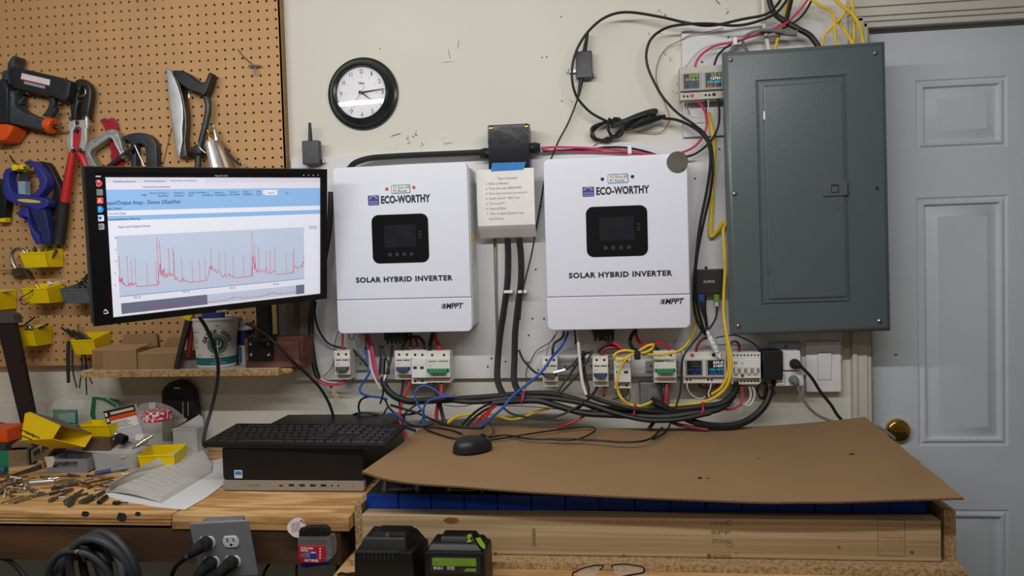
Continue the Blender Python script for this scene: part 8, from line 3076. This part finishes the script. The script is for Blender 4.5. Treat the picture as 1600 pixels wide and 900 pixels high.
for t, dx, py_, sz in (('Wide Safe', 245,556,.0062),('Status', 245,584,.0062),('BATTERIES', 296,714,.006)):
    p = W(440 + dx / 8.183,790 + py_ / 8.183,-.6168)
    mb = MB()
    mb.text(t, p.x, p.z, sz, paper, y=-.6168, depth=.0002, align='LEFT', bold=.0001)
    T.part('lettering', mb)
for i in range(4):
    onpeg(T, 'icon', [(482,545 + 38 * i),(500,543 + 38 * i),(502,562 + 38 * i),(484,564 + 38 * i)], -.6168,.0008, paper, 0, **K5)
mb = MB()
tag = [(440 + 205 / 8.183 + 14.6 * math.cos(t) * (1 if math.cos(t) > -.9 else 1.12), 790 + 283 / 8.183 + 15.5 * math.sin(t)) for t in [2 * math.pi * i / 28 for i in range(28)]]
mb.px(tag, -.594,.0008, paper)
T.part('attention_tag', mb, label='round white tag with red print')
red_print = mat('red print', (190,60,66), 0.6)
for i in range(6):
    mb = MB()
    mb.px(cv([(125 + 19 * i, 225 - 4 * i),(131 + 19 * i, 224 - 4 * i),(141 + 19 * i, 345 - 4 * i),(135 + 19 * i, 346 - 4 * i)], 8.183,440,790), -.5945,.0006, red_print)
    T.part('text_line', mb)
p = W(440 + 232 / 8.183,790 + 196 / 8.183,-.5948)
mb = MB()
mb.text('ATTN', p.x, p.z, .0082, red_print, y=-.5948, depth=.0002, align='LEFT', rot=math.radians(38), bold=.0003)
T.part('lettering', mb)

# battery charger (crop scale 3.333, origin (540,640))
GM = Matrix.Translation((0,0,0))

def P9(x, y, yy):
    return W(540 + x / 3.3333,640 + y / 3.3333, yy)

yc = -.70
base = P9(225,866, yc)
T = Thing('battery_charger', 'black battery charger with cooling slots on the pine platform, left of the green-labelled pack', 'charger', (base.x, -.66, PZ))
ch = mat('charger black', (20,20,21), 0.42, var=0.1)
K6 = dict(s=3.3333, ox=540, oy=640)
xl, xr_ = P9(42,800, yc).x, P9(398,800, yc).x
zt1, zt2, zt3 = P9(200,740, yc).z, P9(200,690, yc).z, P9(200,634, yc + .03).z
mb = MB()
y0_, y1_ = yc, yc + .085
mb.hexa([(xl - .002, y0_, PZ + .0005),(xr_ - .014, y0_, PZ + .0005),(xr_, y1_ - .01, PZ + .0005),(xl, y1_, PZ + .0005),(xl + .001, y0_, zt1),(xr_ - .018, y0_, zt1),(xr_ - .003, y1_ - .01, zt1),(xl + .002, y1_, zt1)], ch, .006)
mb.hexa([(xl + .006, y0_ + .004, zt1 - .004),(xr_ - .03, y0_ + .004, zt1 - .004),(xr_ - .006, y1_ - .01, zt1 - .004),(xl + .006, y1_, zt1 - .004),(xl + .018, y0_ + .014, zt2 + .004),(xr_ - .034, y0_ + .014, zt2 + .004),(xr_ - .024, y1_ - .018, zt2 + .004),(xl + .018, y1_ - .01, zt2 + .004)], ch, .004)
T.part('housing', mb)
mb = MB()
a, b = P9(105,690, yc + .012), P9(290,690, yc + .012)
a2, b2 = P9(158,636, yc + .03), P9(318,636, yc + .03)
mb.hexa([(a.x, yc + .012, zt2 - .002),(b.x, yc + .012, zt2 - .002),(b.x + .016, yc + .066, zt2 - .002),(a.x + .004, yc + .066, zt2 - .002),(a2.x, yc + .03, a2.z),(b2.x, yc + .03, a2.z),(b2.x + .004, yc + .062, a2.z + .002),(a2.x + .002, yc + .062, a2.z + .002)], ch, .003)
dock = T.part('battery_dock', mb)
mb = MB()
p = P9(218,664, yc + .018)
mb.box((p.x - .0045, yc + .016, p.z - .006),(p.x + .0045, yc + .03, p.z + .006), steel, .001)
T.part('contact', mb, under=dock, label='metal contact')
for i in range(8):
    a, b = P9(92 + 21.5 * i, 786, yc - .001), P9(101 + 21.5 * i, 750, yc - .001)
    mb = MB()
    mb.box((a.x, yc - .0014, a.z),(b.x, yc + .003, b.z), ink, .0005)
    T.part('cooling_slot', mb)
mb = MB()
a, b = P9(62,747, yc - .001), P9(275,740, yc - .001)
mb.box((a.x, yc - .002, a.z),(b.x, yc + .003, b.z), gun, .0006)
T.part('front_ridge', mb)
mb = MB()
mb.tube([(xl + .002, yc + .03, PZ + .018),(xl - .012, yc + .03, PZ + .017),(xl - .03, yc + .04, PZ + .012),(xl - .05, yc + .06, PZ + .004),(xl - .08, yc + .1, PZ - .03)], [.005,.0045,.003,.003,.003], CABLE['black'], k=5)
T.part('cord', mb)

# tool battery
yb0 = -.70
xl, xr_ = P9(408,800, yb0).x, P9(728,800, yb0).x
T = Thing('tool_battery', 'black cordless tool battery with a lime green label on the pine platform', 'battery', ((xl + xr_) / 2,-.66, PZ))
zt1, zt2 = P9(500,742, yb0).z, P9(500,690, yb0 + .02).z
mb = MB()
mb.hexa([(xl, yb0, PZ + .0005),(xr_, yb0, PZ + .0005),(xr_ + .003, yb0 + .075, PZ + .0005),(xl + .003, yb0 + .075, PZ + .0005),(xl, yb0, zt1),(xr_ - .001, yb0, zt1),(xr_ + .002, yb0 + .075, zt1),(xl + .003, yb0 + .075, zt1)], ch, .006)
mb.hexa([(xl + .002, yb0 + .006, zt1 - .004),(xr_ - .004, yb0 + .006, zt1 - .004),(xr_, yb0 + .07, zt1 - .004),(xl + .004, yb0 + .07, zt1 - .004),(xl + .010, yb0 + .018, zt2),(xr_ - .016, yb0 + .018, zt2),(xr_ - .010, yb0 + .064, zt2),(xl + .012, yb0 + .064, zt2)], ch, .004)
bod = T.part('housing', mb)
mb = MB()
a, b = P9(490,690, yb0 + .02), P9(665,690, yb0 + .02)
zz_ = P9(560,655, yb0 + .03).z
mb.hexa([(a.x, yb0 + .02, zt2 - .002),(b.x + .006, yb0 + .02, zt2 - .002),(b.x + .008, yb0 + .062, zt2 - .002),(a.x + .002, yb0 + .062, zt2 - .002),(a.x + .001, yb0 + .026, zz_),(b.x - .002, yb0 + .026, zz_),(b.x, yb0 + .06, zz_),(a.x + .002, yb0 + .06, zz_)], ch, .003)
T.part('slide_rail', mb)
lime = mat('lime green', (160,196,50), 0.45)
mb = MB()
P = [P9(x, y, yb0 + .018) for x, y in ((632,658),(652,650),(657,662),(645,668),(655,690),(630,692),(640,676))]
mb.prism(P, (0,.004,0), lime)
T.part('release_mark', mb, label='lime green release mark')
mb = MB()
P = [P9(x, y, yb0 + .009) for x, y in ((678,674),(700,670),(727,712),(724,728),(702,712))]
mb.prism(P, (0,.004,0), lime)
T.part('side_mark', mb, label='lime green side mark')
a, b = P9(440,852, yb0), P9(702,765, yb0)
mb = MB()
mb.plate(rrect(a.x, max(a.z, PZ + .006), b.x, b.z, .004,4), yb0 - .001, yb0 + .002, mat('label black', (38,40,40), 0.4), .0005)
lb = T.part('label_plate', mb, under=bod)
mb = MB()
dk_lime = mat('label green', (112,150,48), 0.45)
a, b = P9(452,812, yb0 - .001), P9(680,775, yb0 - .001)
mb.plate(rrect(a.x, a.z, b.x, b.z, .002,3), yb0 - .0014, yb0, dk_lime)
T.part('green_band', mb, under=bod, label='green band')
mb = MB()
a, b = P9(612,843, yb0 - .001), P9(680,828, yb0 - .001)
mb.plate([(a.x, a.z),(b.x, a.z),(b.x, b.z),(a.x + .006, b.z)], yb0 - .0014, yb0, dk_lime)
T.part('green_corner', mb, under=bod)
for t, x, y, sz, w_ in (('BN20-3', 458,832,.008,.017),('SANZULBAIR', 528,824,.0042,.014),('20V 4.0Ah', 528,834,.004,.014),('Li-ion', 460,800,.005,.008)):
    p = P9(x, y, yb0 - .0014)
    mb = MB()
    mb.text(t, p.x, p.z, sz, paper if t != 'Li-ion' else ink, y=yb0 - .0013, depth=.0002, align='LEFT', width=w_)
    T.part('lettering', mb, under=bod)

# spectacles at the front edge (crop scale 11.43, origin (880,860))

def PG(x, y):
    px, py = 880 + x / 11.43,860 + y / 11.43
    q = Bz(px, py, PZ + .0)
    return px, py

yg = -.645
T = Thing('eyeglasses', 'thin dark framed eyeglasses lying on the pine platform edge', 'glasses', W(950,899, yg))
gf = mat('spectacle frame', (34,28,34), 0.3, var=0.1)
zf = PZ + .016

def gp(x, y, dy=0.0):
    px, py = PG(x, y)
    return W(px, py, yg + dy)

mb = MB()
mb.tube([gp(220,385), gp(330,325), gp(480,285), gp(600,268),(gp(710,272)), gp(690,320), gp(650,350)], .0014, gf, k=5, seg=8)
T.part('rim', mb)
mb = MB()
mb.tube([gp(880,320), gp(876,268), gp(1000,248), gp(1130,246), gp(1280,268), gp(1400,290), gp(1440,320)], .0014, gf, k=5, seg=8)
T.part('rim', mb)
mb = MB()
mb.tube([gp(710,272), gp(790,256), gp(876,268)], .0009, brass, k=5, seg=6)
T.part('bridge', mb)
mb = MB()
mb.tube([gp(220,385), gp(185,390,-.004), gp(182,470,-.012), gp(420,480,-.03), gp(700,520,-.04)], .0017, gf, k=5, seg=8)
T.part('temple', mb)
mb = MB()
mb.tube([gp(1440,320), gp(1450,350,-.004), gp(1420,400,-.012), gp(1200,440,-.025), gp(1000,480,-.035)], .0017, gf, k=5, seg=8)
T.part('temple', mb)
lens = mat('spectacle lens', (232,234,230), 0.05, alpha=.16)
for pts in ([(230,385),(330,330),(480,290),(600,273),(705,276),(680,330),(640,400),(500,460),(330,470),(235,430)], [(884,316),(882,272),(1000,253),(1130,250),(1280,272),(1395,294),(1432,322),(1400,400),(1250,460),(1050,470),(920,420)]):
    mb = MB()
    mb.prism([gp(*p) for p in pts], (0,.0012,0), lens)
    T.part('lens', mb)
